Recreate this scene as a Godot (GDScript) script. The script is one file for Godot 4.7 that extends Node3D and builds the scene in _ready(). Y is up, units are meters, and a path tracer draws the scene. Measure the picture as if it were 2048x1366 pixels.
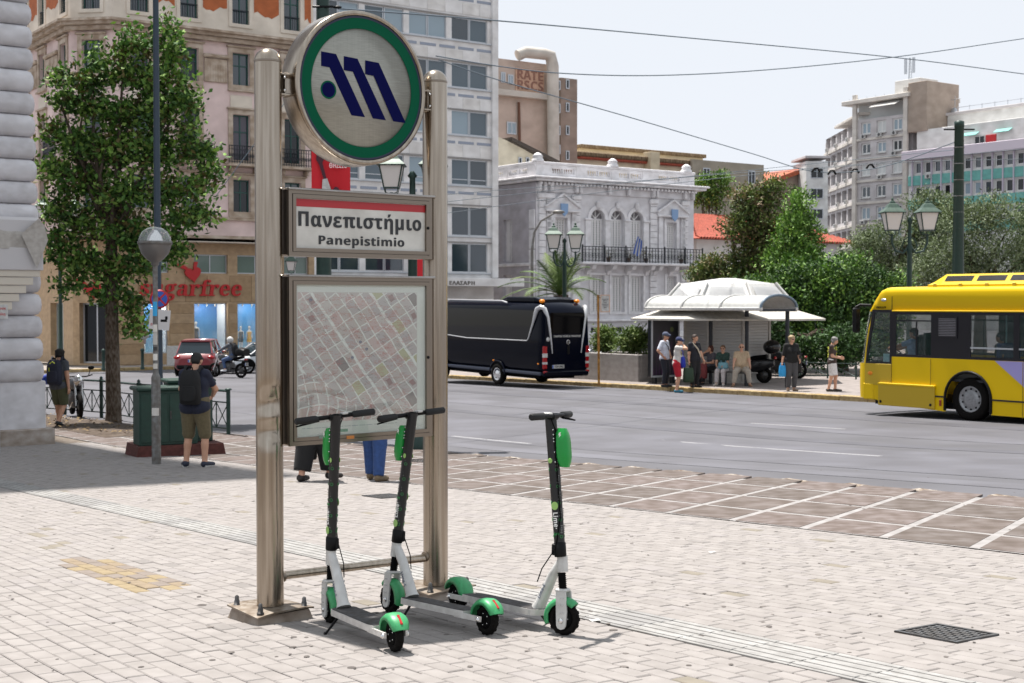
extends Node3D
const F := 2750.0
const EYE := 1.75
const A2 := Vector2(-0.5764, 0.8171)
const B2 := Vector2(0.8171, 0.5764)
const TURN := 35.2
var pitch := atan(76.0 / F)
var rng := RandomNumberGenerator.new()
var taken := {}
var mats := {}
var tex := {}
var cam: Camera3D
class Mb:
	var st := SurfaceTool.new()
	var t := Transform3D()
	var flat_id := 4294967295
	var sid := 1
	var cur := 4294967295
	var use_col := false
	var col := Color.WHITE
	var use_uv := false
	func _init():
		st.begin(Mesh.PRIMITIVE_TRIANGLES)
	func flat():
		cur = flat_id
	func smooth():
		sid += 1
		cur = sid
	func v(p: Vector3, uv := Vector2.ZERO):
		st.set_smooth_group(cur)
		if use_col: st.set_color(col)
		if use_uv: st.set_uv(uv)
		st.add_vertex(t * p)
	func tri(a: Vector3, b: Vector3, c: Vector3):
		v(a); v(c); v(b)
	func quad(a: Vector3, b: Vector3, c: Vector3, d: Vector3):
		v(a); v(c); v(b)
		v(a); v(d); v(c)
	func quad_uv(a: Vector3, b: Vector3, c: Vector3, d: Vector3):
		v(a, Vector2(0, 1)); v(c, Vector2(1, 0)); v(b, Vector2(1, 1))
		v(a, Vector2(0, 1)); v(d, Vector2(0, 0)); v(c, Vector2(1, 0))
	func box(c: Vector3, s: Vector3, bev := 0.0):
		flat()
		var h := s * 0.5
		var e: float = min(bev, min(h.x, min(h.y, h.z)) * 0.9)
		if e <= 0.0:
			var p = []
			for k in 8: p.append(c + Vector3(h.x if k & 1 else -h.x, h.y if k & 2 else -h.y, h.z if k & 4 else -h.z))
			quad(p[4], p[5], p[7], p[6]); quad(p[1], p[0], p[2], p[3])
			quad(p[5], p[1], p[3], p[7]); quad(p[0], p[4], p[6], p[2])
			quad(p[6], p[7], p[3], p[2]); quad(p[0], p[1], p[5], p[4])
			return
		var X = {}
		for k in 8:
			var s3 := Vector3(1 if k & 1 else -1, 1 if k & 2 else -1, 1 if k & 4 else -1)
			X[k] = [c + s3 * Vector3(h.x, h.y - e, h.z - e), c + s3 * Vector3(h.x - e, h.y, h.z - e), c + s3 * Vector3(h.x - e, h.y - e, h.z)]
		for f in [[[4, 5, 7, 6], 2], [[1, 0, 2, 3], 2], [[5, 1, 3, 7], 0], [[0, 4, 6, 2], 0], [[6, 7, 3, 2], 1], [[0, 1, 5, 4], 1]]:
			quad(X[f[0][0]][f[1]], X[f[0][1]][f[1]], X[f[0][2]][f[1]], X[f[0][3]][f[1]])
		for ed in [[0, 1, 0], [2, 3, 0], [4, 5, 0], [6, 7, 0], [0, 2, 1], [1, 3, 1], [4, 6, 1], [5, 7, 1], [0, 4, 2], [1, 5, 2], [2, 6, 2], [3, 7, 2]]:
			var i = (ed[2] + 1) % 3
			var j = (ed[2] + 2) % 3
			out_quad(c, X[ed[0]][i], X[ed[1]][i], X[ed[1]][j], X[ed[0]][j])
		for k in 8:
			var n: Vector3 = (X[k][1] - X[k][0]).cross(X[k][2] - X[k][0])
			if n.dot(X[k][0] - c) > 0: tri(X[k][0], X[k][1], X[k][2])
			else: tri(X[k][0], X[k][2], X[k][1])
	func out_quad(c: Vector3, p: Vector3, q: Vector3, r: Vector3, s: Vector3):
		if (q - p).cross(r - p).dot((p + r) * 0.5 - c) > 0: quad(p, q, r, s)
		else: quad(p, s, r, q)
	func loft(rings: Array, capped := true, smoothly := true, closed := true):
		var n: int = rings[0].size()
		var c0 := Vector3.ZERO
		var c1 := Vector3.ZERO
		var nn := Vector3.ZERO
		for j in n:
			c0 += rings[0][j]; c1 += rings[-1][j]
		var big = rings[rings.size() / 2]
		for j in n: nn += (big[j] - big[0]).cross(big[(j + 1) % n] - big[0])
		var rev: bool = nn.dot(c1 - c0) < 0
		if smoothly: smooth()
		else: flat()
		for i in rings.size() - 1:
			for j in (n if closed else n - 1):
				var k := (j + 1) % n
				if rev: quad(rings[i][k], rings[i][j], rings[i + 1][j], rings[i + 1][k])
				else: quad(rings[i][j], rings[i][k], rings[i + 1][k], rings[i + 1][j])
		if capped and closed:
			flat()
			for e in 2:
				var r = rings[0] if e == 0 else rings[-1]
				var m: Vector3 = (c0 if e == 0 else c1) / n
				for j in n:
					var k := (j + 1) % n
					if (e == 1) != rev: tri(m, r[j], r[k])
					else: tri(m, r[k], r[j])
	func tube(pts: Array, r, seg := 8, capped := true):
		var rings := []
		var up := Vector3.UP
		var d0: Vector3 = (pts[1] - pts[0]).normalized()
		if abs(d0.y) > 0.9: up = Vector3.RIGHT
		var side := d0.cross(up).normalized()
		for i in pts.size():
			var d: Vector3 = (pts[min(i + 1, pts.size() - 1)] - pts[max(i - 1, 0)]).normalized()
			side = (side - d * side.dot(d)).normalized()
			var w := d.cross(side)
			var rr: float = r[i] if r is Array else r
			var ring := []
			for j in seg:
				var a := TAU * j / seg
				ring.append(pts[i] + (side * cos(a) + w * sin(a)) * rr)
			rings.append(ring)
		loft(rings, capped)
	func lathe(prof: Array, seg := 16, c := Vector3.ZERO, capped := true):
		var rings := []
		for p in prof:
			var ring := []
			for j in seg:
				var a := TAU * j / seg
				ring.append(c + Vector3(cos(a) * max(p.x, 0.0002), p.y, sin(a) * max(p.x, 0.0002)))
			rings.append(ring)
		loft(rings, capped)
	func ell(c: Vector3, r: Vector3, nu := 12, nv := 8):
		var rings := []
		for i in nv + 1:
			var b := -PI / 2 + PI * i / nv
			var ring := []
			for j in nu:
				var a := TAU * j / nu
				ring.append(c + Vector3(cos(a) * max(cos(b), 0.001) * r.x, sin(b) * r.y, sin(a) * max(cos(b), 0.001) * r.z))
			rings.append(ring)
		loft(rings, false)
	func ccw(poly: Array) -> PackedVector2Array:
		var p := PackedVector2Array(poly)
		if Geometry2D.is_polygon_clockwise(p): p.reverse()
		var s := 0.0
		for i in p.size(): s += p[i].cross(p[(i + 1) % p.size()])
		if s < 0: p.reverse()
		return p
	func sheet(poly: Array, z := 0.0, both := false):
		flat()
		var p := ccw(poly)
		var ix := Geometry2D.triangulate_polygon(p)
		for i in range(0, ix.size(), 3):
			var a := p[ix[i]]
			var b := p[ix[i + 1]]
			var c := p[ix[i + 2]]
			if (b - a).cross(c - a) < 0:
				var q := b
				b = c
				c = q
			tri(Vector3(a.x, a.y, z), Vector3(b.x, b.y, z), Vector3(c.x, c.y, z))
			if both: tri(Vector3(a.x, a.y, z), Vector3(c.x, c.y, z), Vector3(b.x, b.y, z))
	func ext(poly: Array, z0: float, z1: float, smoothly := false):
		sheet(poly, z1)
		var p := ccw(poly)
		var ix := Geometry2D.triangulate_polygon(p)
		for i in range(0, ix.size(), 3):
			var a := p[ix[i]]
			var b := p[ix[i + 1]]
			var c := p[ix[i + 2]]
			if (b - a).cross(c - a) < 0:
				var q := b
				b = c
				c = q
			tri(Vector3(a.x, a.y, z0), Vector3(c.x, c.y, z0), Vector3(b.x, b.y, z0))
		if smoothly: smooth()
		for i in p.size():
			var a := p[i]
			var b := p[(i + 1) % p.size()]
			quad(Vector3(a.x, a.y, z0), Vector3(b.x, b.y, z0), Vector3(b.x, b.y, z1), Vector3(a.x, a.y, z1))
	func ring(outer: Array, inner: Array, z0: float, z1: float):
		flat()
		var n := outer.size()
		for i in n:
			var k := (i + 1) % n
			var a = Vector3(outer[i].x, outer[i].y, 0)
			var b = Vector3(outer[k].x, outer[k].y, 0)
			var c = Vector3(inner[k].x, inner[k].y, 0)
			var d = Vector3(inner[i].x, inner[i].y, 0)
			var u := Vector3(0, 0, z1)
			var w := Vector3(0, 0, z0)
			quad(a + u, b + u, c + u, d + u); quad(d + w, c + w, b + w, a + w)
			quad(a + w, b + w, b + u, a + u); quad(c + w, d + w, d + u, c + u)
	func frame(x0: float, y0: float, x1: float, y1: float, w: float, z0: float, z1: float):
		ring([Vector2(x0, y0), Vector2(x1, y0), Vector2(x1, y1), Vector2(x0, y1)], [Vector2(x0 + w, y0 + w), Vector2(x1 - w, y0 + w), Vector2(x1 - w, y1 - w), Vector2(x0 + w, y1 - w)], z0, z1)
	func done() -> ArrayMesh:
		st.generate_normals()
		return st.commit()
func numbered(called: String) -> String:
	if not taken.has(called):
		taken[called] = 0
		return called
	taken[called] += 1
	return "%s_%03d" % [called, taken[called]]
func tag(o: Node, label: String, category: String, group := "") -> Node:
	o.set_meta("label", label)
	o.set_meta("category", category)
	if group: o.set_meta("group", group)
	return o
func thing(called: String, label: String, category: String, at := Vector3.ZERO, turn := 0.0, group := "") -> Node3D:
	var o := Node3D.new()
	o.name = numbered(called)
	add_child(o)
	o.position = at
	o.rotation.y = deg_to_rad(turn)
	return tag(o, label, category, group)
func setting(called: String) -> Node3D:
	var o := Node3D.new()
	o.name = numbered(called)
	add_child(o)
	o.set_meta("kind", "structure")
	return o
func put(called: String, mesh, m: Material, parent: Node = self, at := Vector3.ZERO) -> MeshInstance3D:
	var o := MeshInstance3D.new()
	o.mesh = mesh.done() if mesh is Mb else mesh
	o.material_override = m
	if parent == self: o.name = numbered(called)
	else: o.name = called
	parent.add_child(o, true)
	o.position = at
	for k in ["_screw", "pictogram", "lettering", "fan_bar", "tread"]:
		if called.contains(k) and not called.begins_with("shop_l"): o.set_meta("kind", "stuff")
	return o
func fit_text(parent: Node, s: String, c: Vector3, w: float, h: float, depth: float, m: Material, bold := true, face := "Droid Sans") -> MeshInstance3D:
	var tm := text(s, 0.3, 0.1, bold, face)
	var bb := tm.get_aabb()
	var k := Vector3(w / bb.size.x, h / bb.size.y, depth / 0.1)
	var o := put("lettering", tm, m, parent, c - (bb.position + bb.size * 0.5) * k)
	o.scale = k
	return o
func dup(o: Node3D, label: String, at: Vector3, turn: float) -> Node3D:
	var r: Node3D = o.duplicate()
	r.name = numbered(String(o.name).rstrip("0123456789_"))
	add_child(r)
	r.position = at
	r.rotation.y = deg_to_rad(turn)
	r.set_meta("label", label)
	return r
func bx(c: Vector3, s: Vector3, bev := 0.0) -> Mb:
	var m := Mb.new()
	m.box(c, s, bev)
	return m
func mb() -> Mb: return Mb.new()
func text(s: String, h: float, depth := 0.004, bold := true, face := "Droid Sans", fit := 0.0) -> TextMesh:
	var f := SystemFont.new()
	f.font_names = PackedStringArray([face])
	f.font_weight = 700 if bold else 400
	var m := TextMesh.new()
	m.text = s
	m.font = f
	m.font_size = 64
	m.pixel_size = h / 46.0
	m.depth = depth
	m.curve_step = 2.0
	return m
func ray(px: float, py: float) -> Vector3:
	var v := Vector3((px - 1024.0) / F, -(py - 683.0) / F, -1.0).rotated(Vector3.RIGHT, -pitch)
	return v / -v.z
func at(px: float, py: float, d: float) -> Vector3:
	return Vector3(0, EYE, 0) + ray(px, py) * d
func hgt(x: float, d: float) -> float:
	var n := 0.411 + 0.01 * x - 0.052 * d
	var r := -0.618 + 0.00886 * x - 0.011 * d
	if d > 160.0: r = -0.618 + 0.00886 * x - 0.011 * 160.0
	return 0.5 * (n + r + sqrt((n - r) * (n - r) + 0.0144))
func ground(px: float, py: float, lift := 0.0) -> Vector3:
	var r := ray(px, py)
	var lo := 2.0
	var hi := 200.0
	for k in 40:
		var m := (lo + hi) * 0.5
		if EYE + r.y * m > hgt(r.x * m, m) + lift: lo = m
		else: hi = m
	return Vector3(r.x * lo, hgt(r.x * lo, lo) + lift, -lo)
func stand(px: float, d: float, lift := 0.0) -> Vector3:
	var x := (px - 1024.0) / F * d
	return Vector3(x, hgt(x, d) + lift, -d)
func ab(a: float, b: float, lift := 0.0) -> Vector3:
	var p := A2 * a + B2 * b
	return Vector3(p.x, hgt(p.x, p.y) + lift, -p.y)
func on_wall(px: float, py: float, a: float) -> Vector2:
	var r := ray(px, py)
	var d := a / (A2.x * r.x + A2.y)
	return Vector2((B2.x * r.x + B2.y) * d, EYE + r.y * d)
func noise_tex(called: String, freq: float, lo: float, hi: float, seed_: int, size := 256, warm := 0.0, stretch := Vector2.ONE, power := 1.0) -> ImageTexture:
	if tex.has(called): return tex[called]
	var n := FastNoiseLite.new()
	n.seed = seed_
	n.frequency = freq
	n.fractal_octaves = 5
	var src := n.get_seamless_image(size, size)
	var im := Image.create(size, size, false, Image.FORMAT_RGB8)
	for y in size:
		for x in size:
			var k: float = src.get_pixel(int(x * stretch.x) % size, int(y * stretch.y) % size).r
			k = lo + (hi - lo) * pow(clamp(k * 1.5 - 0.25, 0.0, 1.0), power)
			im.set_pixel(x, y, Color(k, k * (1.0 - warm * (1.0 - k)), k * (1.0 - 2.0 * warm * (1.0 - k))))
	tex[called] = ImageTexture.create_from_image(im)
	return tex[called]
func mat(key: String, c: Color, rough := 0.8, metal := 0.0, grime := "", scale := 0.4) -> StandardMaterial3D:
	if mats.has(key): return mats[key]
	var m := StandardMaterial3D.new()
	m.resource_name = key
	m.albedo_color = c
	m.roughness = rough
	m.metallic = metal
	if grime:
		m.albedo_texture = tex[grime]
		m.uv1_triplanar = true
		m.uv1_world_triplanar = true
		m.uv1_scale = Vector3.ONE * scale
	mats[key] = m
	return m
func bump(m: StandardMaterial3D, t: Texture2D, depth_cm: float) -> StandardMaterial3D:
	m.heightmap_enabled = true
	m.heightmap_texture = t
	m.heightmap_scale = depth_cm
	return m
func glass(key: String, c: Color, alpha: float, rough := 0.02) -> StandardMaterial3D:
	if mats.has(key): return mats[key]
	var m := mat(key, Color(c.r, c.g, c.b, alpha), rough)
	m.transparency = BaseMaterial3D.TRANSPARENCY_ALPHA
	m.metallic_specular = 0.5
	return m
func C(h: String) -> Color: return Color(h)
func make_materials():
	noise_tex("grime", 0.012, 0.72, 1.0, 3, 512, 0.25)
	noise_tex("soft", 0.01, 0.86, 1.0, 7, 512, 0.05)
	noise_tex("softer", 0.01, 0.92, 1.0, 8, 512, 0.04)
	noise_tex("stain", 0.008, 0.45, 1.0, 11, 512, 0.3, Vector2(3, 1), 0.6)
	noise_tex("grain", 0.12, 0.78, 1.0, 5, 256)
	noise_tex("speck", 0.25, 0.45, 1.0, 9, 256, 0.0, Vector2.ONE, 0.7)
	noise_tex("brush", 0.02, 0.84, 1.0, 13, 512, 0.0, Vector2(1, 12))
	noise_tex("leafy", 0.05, 0.6, 1.0, 15, 128)
	noise_tex("streak", 0.02, 0.8, 1.0, 21, 512, 0.12)
	mat("steel", C("b2a89b"), 0.24, 1.0, "streak", 1.0).uv1_scale = Vector3(3.0, 0.1, 3.0)
	mat("steel_dark", C("857b70"), 0.36, 0.95)
	mat("plate", C("9a9288"), 0.5, 0.6, "grime", 2.2)
	bump(mat("concrete", C("a09890"), 0.9, 0.0, "grime", 1.3), tex["grain"], 0.3)
	bump(mat("grout", C("7a736b"), 0.95, 0.0, "grime", 0.8), tex["grain"], 0.3)
	bump(mat("asphalt", C("5a5a60"), 0.8, 0.0, "soft", 0.06), tex["grain"], 0.1)
	bump(mat("slab", C("6c6461"), 0.85, 0.0, "grime", 0.45), tex["grain"], 0.2)
	bump(mat("band", C("949190"), 0.8, 0.0, "soft", 0.7), tex["grain"], 0.1)
	bump(mat("tactile", C("979694"), 0.75, 0.0, "soft", 0.9), tex["grain"], 0.1)
	mat("line_white", C("d0cfcb"), 0.7, 0.0, "stain", 0.9)
	mat("iron", C("5c5f63"), 0.55, 0.5, "grime", 1.2)
	mat("iron_green", C("1f3a34"), 0.45, 0.2, "soft", 1.5)
	mat("black", C("0d0d0f"), 0.45).metallic_specular = 0.3
	mat("black_matte", C("0c0c0d"), 0.8).metallic_specular = 0.2
	mat("rubber", C("161515"), 0.85, 0.0, "grime", 6.0).metallic_specular = 0.25
	mat("white_paint", C("c9c9c7"), 0.4, 0.0, "soft", 2.0)
	mat("chrome", C("d5d5d5"), 0.18, 1.0)
	mat("dark_glass", C("040508"), 0.08).metallic_specular = 0.22
	var stone := ["8c8784", "8b8683", "8d8885", "898481", "8c8784", "8a8582", "8e8986"]
	for k in stone.size():
		bump(mat("paver%d" % k, C(stone[k]), 0.8, 0.0, "softer", 0.6 + 0.1 * k), tex["grain"], 0.08)
	for k in 3: bump(mat("tan%d" % k, C(["857661", "7c726a", "8b7c60"][k]), 0.85, 0.0, "softer", 2.1), tex["grain"], 0.1)
func plaza_edge(a: float) -> float:
	if a < 22.0: return 12.62
	if a < 26.5: return lerp(12.62, 11.75, (a - 22.0) / 4.5)
	if a < 34.0: return lerp(11.75, 10.75, (a - 26.5) / 7.5)
	return lerp(10.75, 9.6, clamp((a - 34.0) / 14.0, 0.0, 1.0))
func sheet_grid(m: Mb, as_: Array, bs: Array, lift: Callable):
	m.smooth()
	for i in as_.size() - 1:
		for j in bs.size() - 1:
			var p := []
			for q in [[i, j], [i, j + 1], [i + 1, j + 1], [i + 1, j]]:
				var a: float = as_[q[0]]
				var b: float = bs[q[1]]
				p.append(ab(a, b, lift.call(a, b)))
			m.quad(p[0], p[1], p[2], p[3])
func steps(from: float, to: float, step: float) -> Array:
	var r := []
	var n := int(ceil((to - from) / step))
	for i in n + 1: r.append(from + (to - from) * i / n)
	return r
func build_ground():
	var m := mb()
	var as_ := steps(-40, -8, 8) + steps(-6, 80, 1.2) + steps(88, 168, 16) + [220, 300, 420]
	var bs := [-200, -120, -70, -45] + steps(-30, 70, 1.2) + steps(80, 180, 20) + [260, 340]
	sheet_grid(m, as_, bs, func(a, b): return -0.07 if (b < plaza_edge(a) - 0.05 and a < 48.0) else 0.0)
	var road := put("road", m, mats["asphalt"])
	road.set_meta("kind", "structure")
	for d in [[1320, 880, 1762, 912], [905, 872, 1060, 887], [470, 700, 505, 706], [1500, 846, 1690, 858]]:
		var p := ground(d[0], d[1], 0.006)
		var q := ground(d[2], d[3], 0.006)
		var w := v3(B2.x, 0, -B2.y) * 0.06
		var k := mb()
		k.smooth()
		var n := 10
		for i in n:
			var u: Vector3 = p.lerp(q, float(i) / n)
			var v: Vector3 = p.lerp(q, float(i + 1) / n)
			for s in [u, v]: s.y = 0
			u.y = hgt(u.x, -u.z) + 0.006
			v.y = hgt(v.x, -v.z) + 0.006
			k.quad(u - w, u + w, v + w, v - w)
		put("lane_line", k, mat("faded_line", C("8f8f92"), 0.8, 0.0, "soft", 2.0)).set_meta("kind", "structure")
	for s in [[14.6, 18.2, 8.0, 40.0, "5c5c63"], [21.0, 22.4, -4.0, 46.0, "606067"], [18.9, 19.5, -2.0, 48.0, "53535a"], [24.2, 24.9, 2.0, 48.0, "53535a"], [26.4, 27.2, 2.0, 48.0, "616168"], [15.6, 15.72, 6.0, 30.0, "4c4c52"], [13.4, 14.0, -6.0, 26.0, "616168"]]:
		var k := mb()
		sheet_grid(k, steps(s[2], s[3], 1.2), [s[0], (s[0] + s[1]) * 0.5, s[1]], func(a, b): return 0.004)
		put("asphalt_strip", k, mat("asphalt_" + s[4], C(s[4]), 0.8, 0.0, "soft", 0.09)).set_meta("kind", "structure")
	m = mb()
	sheet_grid(m, steps(-6, 48, 0.9), steps(-16, 8.9, 0.9), func(a, b): return -0.016)
	var plaza := setting("plaza_pavement")
	put("stone_bed", m, mats["grout"], plaza)
	var pm: Array = []
	for k in 3:
		var q := mb()
		q.flat()
		var hx := 0.0474
		var hz := 0.0965
		var e := 0.004 + 0.001 * k
		var top := []
		var rim := []
		for c in [v2(-1, 1), v2(1, 1), v2(1, -1), v2(-1, -1)]:
			top.append(v3(c.x * (hx - e), 0, c.y * (hz - e)))
			rim.append(v3(c.x * hx, -e, c.y * hz))
		q.quad(top[0], top[1], top[2], top[3])
		for i in 4:
			var j := (i + 1) % 4
			q.quad(rim[i], rim[j], top[j], top[i])
			q.quad(rim[i] - v3(0, 0.03, 0), rim[j] - v3(0, 0.03, 0), rim[j], rim[i])
		pm.append(q.done())
	var spots := []
	var basis0 := Basis(Vector3.UP, deg_to_rad(TURN))
	for row in range(-160, 88):
		var b: float = row * 0.1 + 0.05
		if b > 4.6 and b < 5.02: continue
		if b > 8.72: continue
		var off := (0.1 if row & 1 else 0.0) + 0.03 * sin(row * 1.7)
		for i in range(-15, 170):
			var a := i * 0.2 + off
			var p := ab(a, b)
			var d := -p.z
			if b > 8.2 and a > 26.6: continue
			if d < 4.0 or abs(p.x) > d * 0.46 + 2.5: continue
			var skip := false
			for h in holes:
				if abs(a - h[0]) < h[2] + 0.08 and abs(b - h[1]) < h[3] + 0.04: skip = true
			if skip: continue
			var tan_patch := a > 8.32 and a < 10.0 + 0.15 * (row % 3) and b > 3.0 and b < 3.45
			spots.append([d + (0.0 if abs(p.x) < d * 0.375 and d > 6.1 else 50.0) - (30.0 if tan_patch else 0.0), p, tan_patch])
	spots.sort_custom(func(u, w): return u[0] < w[0])
	var field := []
	for n in spots.size():
		var s = spots[n]
		var p: Vector3 = s[1]
		var nx := hgt(p.x + 0.1, -p.z) - hgt(p.x - 0.1, -p.z)
		var nz := hgt(p.x, -p.z + 0.1) - hgt(p.x, -p.z - 0.1)
		var up := v3(-nx / 0.2, 1, nz / 0.2).normalized()
		up = (up + v3(rng.randfn(0, 0.003), 0, rng.randfn(0, 0.003))).normalized()
		var bas := Basis(Quaternion(Vector3.UP, up)) * basis0
		if rng.randf() < 0.5: bas = bas * Basis(Vector3.UP, PI)
		var t := Transform3D(bas, p + up * rng.randfn(0.0, 0.0012))
		if n < 300:
			var o := put("paver", pm[rng.randi() % 3], mats[("tan%d" % (rng.randi() % 3)) if s[2] else ("paver%d" % (rng.randi() % 7))], plaza)
			o.transform = t
		else: field.append(t)
	var base := [C("8c8784"), C("8b8683"), C("8d8885"), C("898481"), C("8c8784"), C("8a8582"), C("8e8986"), C("8b8684")]
	var fm := mat("paver_field", Color.WHITE, 0.8, 0.0, "softer", 0.9)
	fm.vertex_color_use_as_albedo = true
	for k in 3:
		var mm := MultiMesh.new()
		mm.transform_format = MultiMesh.TRANSFORM_3D
		mm.use_colors = true
		mm.mesh = pm[k]
		mm.instance_count = (field.size() - k + 2) / 3
		for i in mm.instance_count:
			mm.set_instance_transform(i, field[i * 3 + k])
			var c: Color = base[rng.randi() % base.size()]
			if rng.randf() < 0.03: c = c.darkened(0.08)
			if rng.randf() < 0.012: c = C("7c7569")
			mm.set_instance_color(i, c.srgb_to_linear())
		var mi := MultiMeshInstance3D.new()
		mi.multimesh = mm
		mi.material_override = fm
		mi.name = "paver_field" if k == 0 else "paver_field_%03d" % k
		mi.set_meta("kind", "stuff")
		plaza.add_child(mi)
	var strip := setting("tactile_strip")
	var tm := []
	for k in 2:
		var q := mb()
		q.box(v3(0, -0.02, 0), v3(0.372, 0.04, 0.376), 0.003)
		for r in 5: q.box(v3(-0.148 + r * 0.074, 0.0022, 0), v3(0.036, 0.006, 0.37), 0.0025)
		tm.append(q.done())
	mat("tactile_1", C("979694"), 0.75, 0.0, "soft", 1.3)
	mat("tactile_2", C("8a8988"), 0.75, 0.0, "soft", 0.7)
	for i in range(-4, 86):
		var a := i * 0.38
		var o := put("tactile_tile", tm[i & 1], mats[["tactile", "tactile_1", "tactile_2"][rng.randi() % 3]], strip)
		var p := ab(a, 4.81, 0.0)
		var up := v3(-(hgt(p.x + 0.1, -p.z) - hgt(p.x - 0.1, -p.z)) / 0.2, 1, (hgt(p.x, -p.z + 0.1) - hgt(p.x, -p.z - 0.1)) / 0.2).normalized()
		o.transform = Transform3D(Basis(Quaternion(Vector3.UP, up)) * basis0, p + up * 0.001)
	var brown := setting("brown_pavement")
	var rows := [[8.77, 9.53], [9.62, 10.54], [10.63, 11.58], [11.67, 12.58]]
	var skew := tan(deg_to_rad(25.0))
	for r in rows.size():
		for i in range(-18, 62):
			var a0: float = -1.0 + i * 0.86 - (rows[r][0] - 9.5) * -skew
			var q := mb()
			q.flat()
			var c := []
			for k in [[0.05, 0], [0.05, 1], [0.815, 1], [0.815, 0]]:
				var bb: float = rows[r][k[1]]
				var aa: float = -1.0 + i * 0.86 + k[0] + (bb - 9.5) * skew
				bb = min(bb, plaza_edge(aa) - 0.04)
				c.append(ab(aa, bb, rng.randfn(0.002, 0.001)))
			if (c[1] - c[0]).length() < 0.1 or c[0].z > -4.0: continue
			if rows[r][0] + 0.05 > plaza_edge(-1.0 + i * 0.86): continue
			q.quad(c[0], c[1], c[2], c[3])
			var dn := v3(0, 0.05, 0)
			for k in 4:
				var j := (k + 1) % 4
				q.quad(c[k] - dn, c[j] - dn, c[j], c[k])
			var tone := rng.randi() % 3
			put("slab", q, mat("slab%d" % tone, C(["6b6360", "665f5c", "716866"][tone]), 0.85, 0.0, "grime", 0.4 + 0.1 * tone), brown)
	var bands := mb()
	sheet_grid(bands, steps(-6, 48, 0.8), steps(8.74, 12.64, 0.39), func(a, b): return min(0.0, (plaza_edge(a) - b) * 2.0) - 0.001)
	put("white_band", bands, mats["band"], brown)
	var kerb := setting("plaza_kerb")
	for i in range(-6, 46):
		var q := mb()
		for k in 1:
			var a0 := float(i)
			var p0 := ab(a0 + 0.006, plaza_edge(a0))
			var p1 := ab(a0 + 0.994, plaza_edge(a0 + 1.0))
			var dir := (p1 - p0)
			q.t = Transform3D(Basis(dir.cross(Vector3.UP).normalized() * -1.0, Vector3.UP, dir.normalized() * -1.0).orthonormalized(), (p0 + p1) * 0.5)
			q.box(v3(0.02, -0.082, 0), v3(0.16, 0.13, dir.length()), 0.012)
		put("kerb_stone", q, mat("kerb_grey", C("a39d95"), 0.85, 0.0, "stain", 0.8), kerb)
	m = mb()
	sheet_grid(m, steps(27.5, 46, 0.6), [9.3, 9.6, 10.0, 10.4, 10.8, 11.6], func(a, b): return min(min(0.045 + 0.03 * sin(a * 3.1 + b * 5.0), (plaza_edge(a) - 0.12 - b) * 0.8 + 0.02), min((a - 27.5) * 0.1, (b - 9.3) * 0.2) + 0.006))
	put("soil", m, bump(mat("soil", C("5a4f45"), 0.95, 0.0, "grime", 0.5), tex["speck"], 1.5)).set_meta("kind", "structure")
	var leaf := mb()
	leaf.use_col = false
	leaf.flat()
	leaf.tri(v3(-0.05, 0, 0), v3(0.0, 0.012, 0.028), v3(0.06, 0.0, 0)); leaf.tri(v3(-0.05, 0, 0), v3(0.06, 0, 0), v3(0.0, 0.012, -0.028))
	var lm := MultiMesh.new()
	lm.transform_format = MultiMesh.TRANSFORM_3D
	lm.use_colors = true
	lm.mesh = leaf.done()
	lm.instance_count = 260
	for i in 260:
		var a := rng.randf_range(27.5, 40.0)
		var b := rng.randf_range(9.2, plaza_edge(a) - 0.2)
		lm.set_instance_transform(i, Transform3D(Basis.from_euler(v3(rng.randfn(0, 0.3), rng.randf() * TAU, rng.randfn(0, 0.3))), ab(a, b, 0.075)))
		lm.set_instance_color(i, [C("7a6547"), C("8a7552"), C("5c4a34"), C("94805c")][rng.randi() % 4].srgb_to_linear())
	var li := MultiMeshInstance3D.new()
	li.multimesh = lm
	li.name = "fallen_leaves"
	var lmat := mat("dry_leaf", Color.WHITE, 0.9)
	lmat.vertex_color_use_as_albedo = true
	li.material_override = lmat
	li.set_meta("kind", "stuff")
	add_child(li)
	var gum := mb()
	gum.lathe([v2(0.5, 0), v2(0.42, 0.04), v2(0.001, 0.05)], 8, Vector3.ZERO, false)
	var gx := MultiMesh.new()
	gx.transform_format = MultiMesh.TRANSFORM_3D
	gx.use_colors = true
	gx.mesh = gum.done()
	gx.instance_count = 420
	for i in 420:
		var d := 6.2 + 14.0 * pow(rng.randf(), 1.4)
		var x := rng.randf_range(-0.38, 0.38) * d
		var s := rng.randf_range(0.012, 0.034) * (1.6 if rng.randf() < 0.1 else 1.0)
		gx.set_instance_transform(i, Transform3D(Basis(Vector3.UP, rng.randf() * TAU) * Basis.from_scale(v3(s * rng.randf_range(0.6, 1.5), 0.03, s)), v3(x, hgt(x, d) + 0.0022, -d)))
		gx.set_instance_color(i, C("4d4845").lerp(C("6a6460"), rng.randf()).srgb_to_linear())
	var gi := MultiMeshInstance3D.new()
	gi.multimesh = gx
	gi.material_override = fm2()
	gi.name = "gum_spots"
	gi.set_meta("kind", "stuff")
	add_child(gi)
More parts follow.
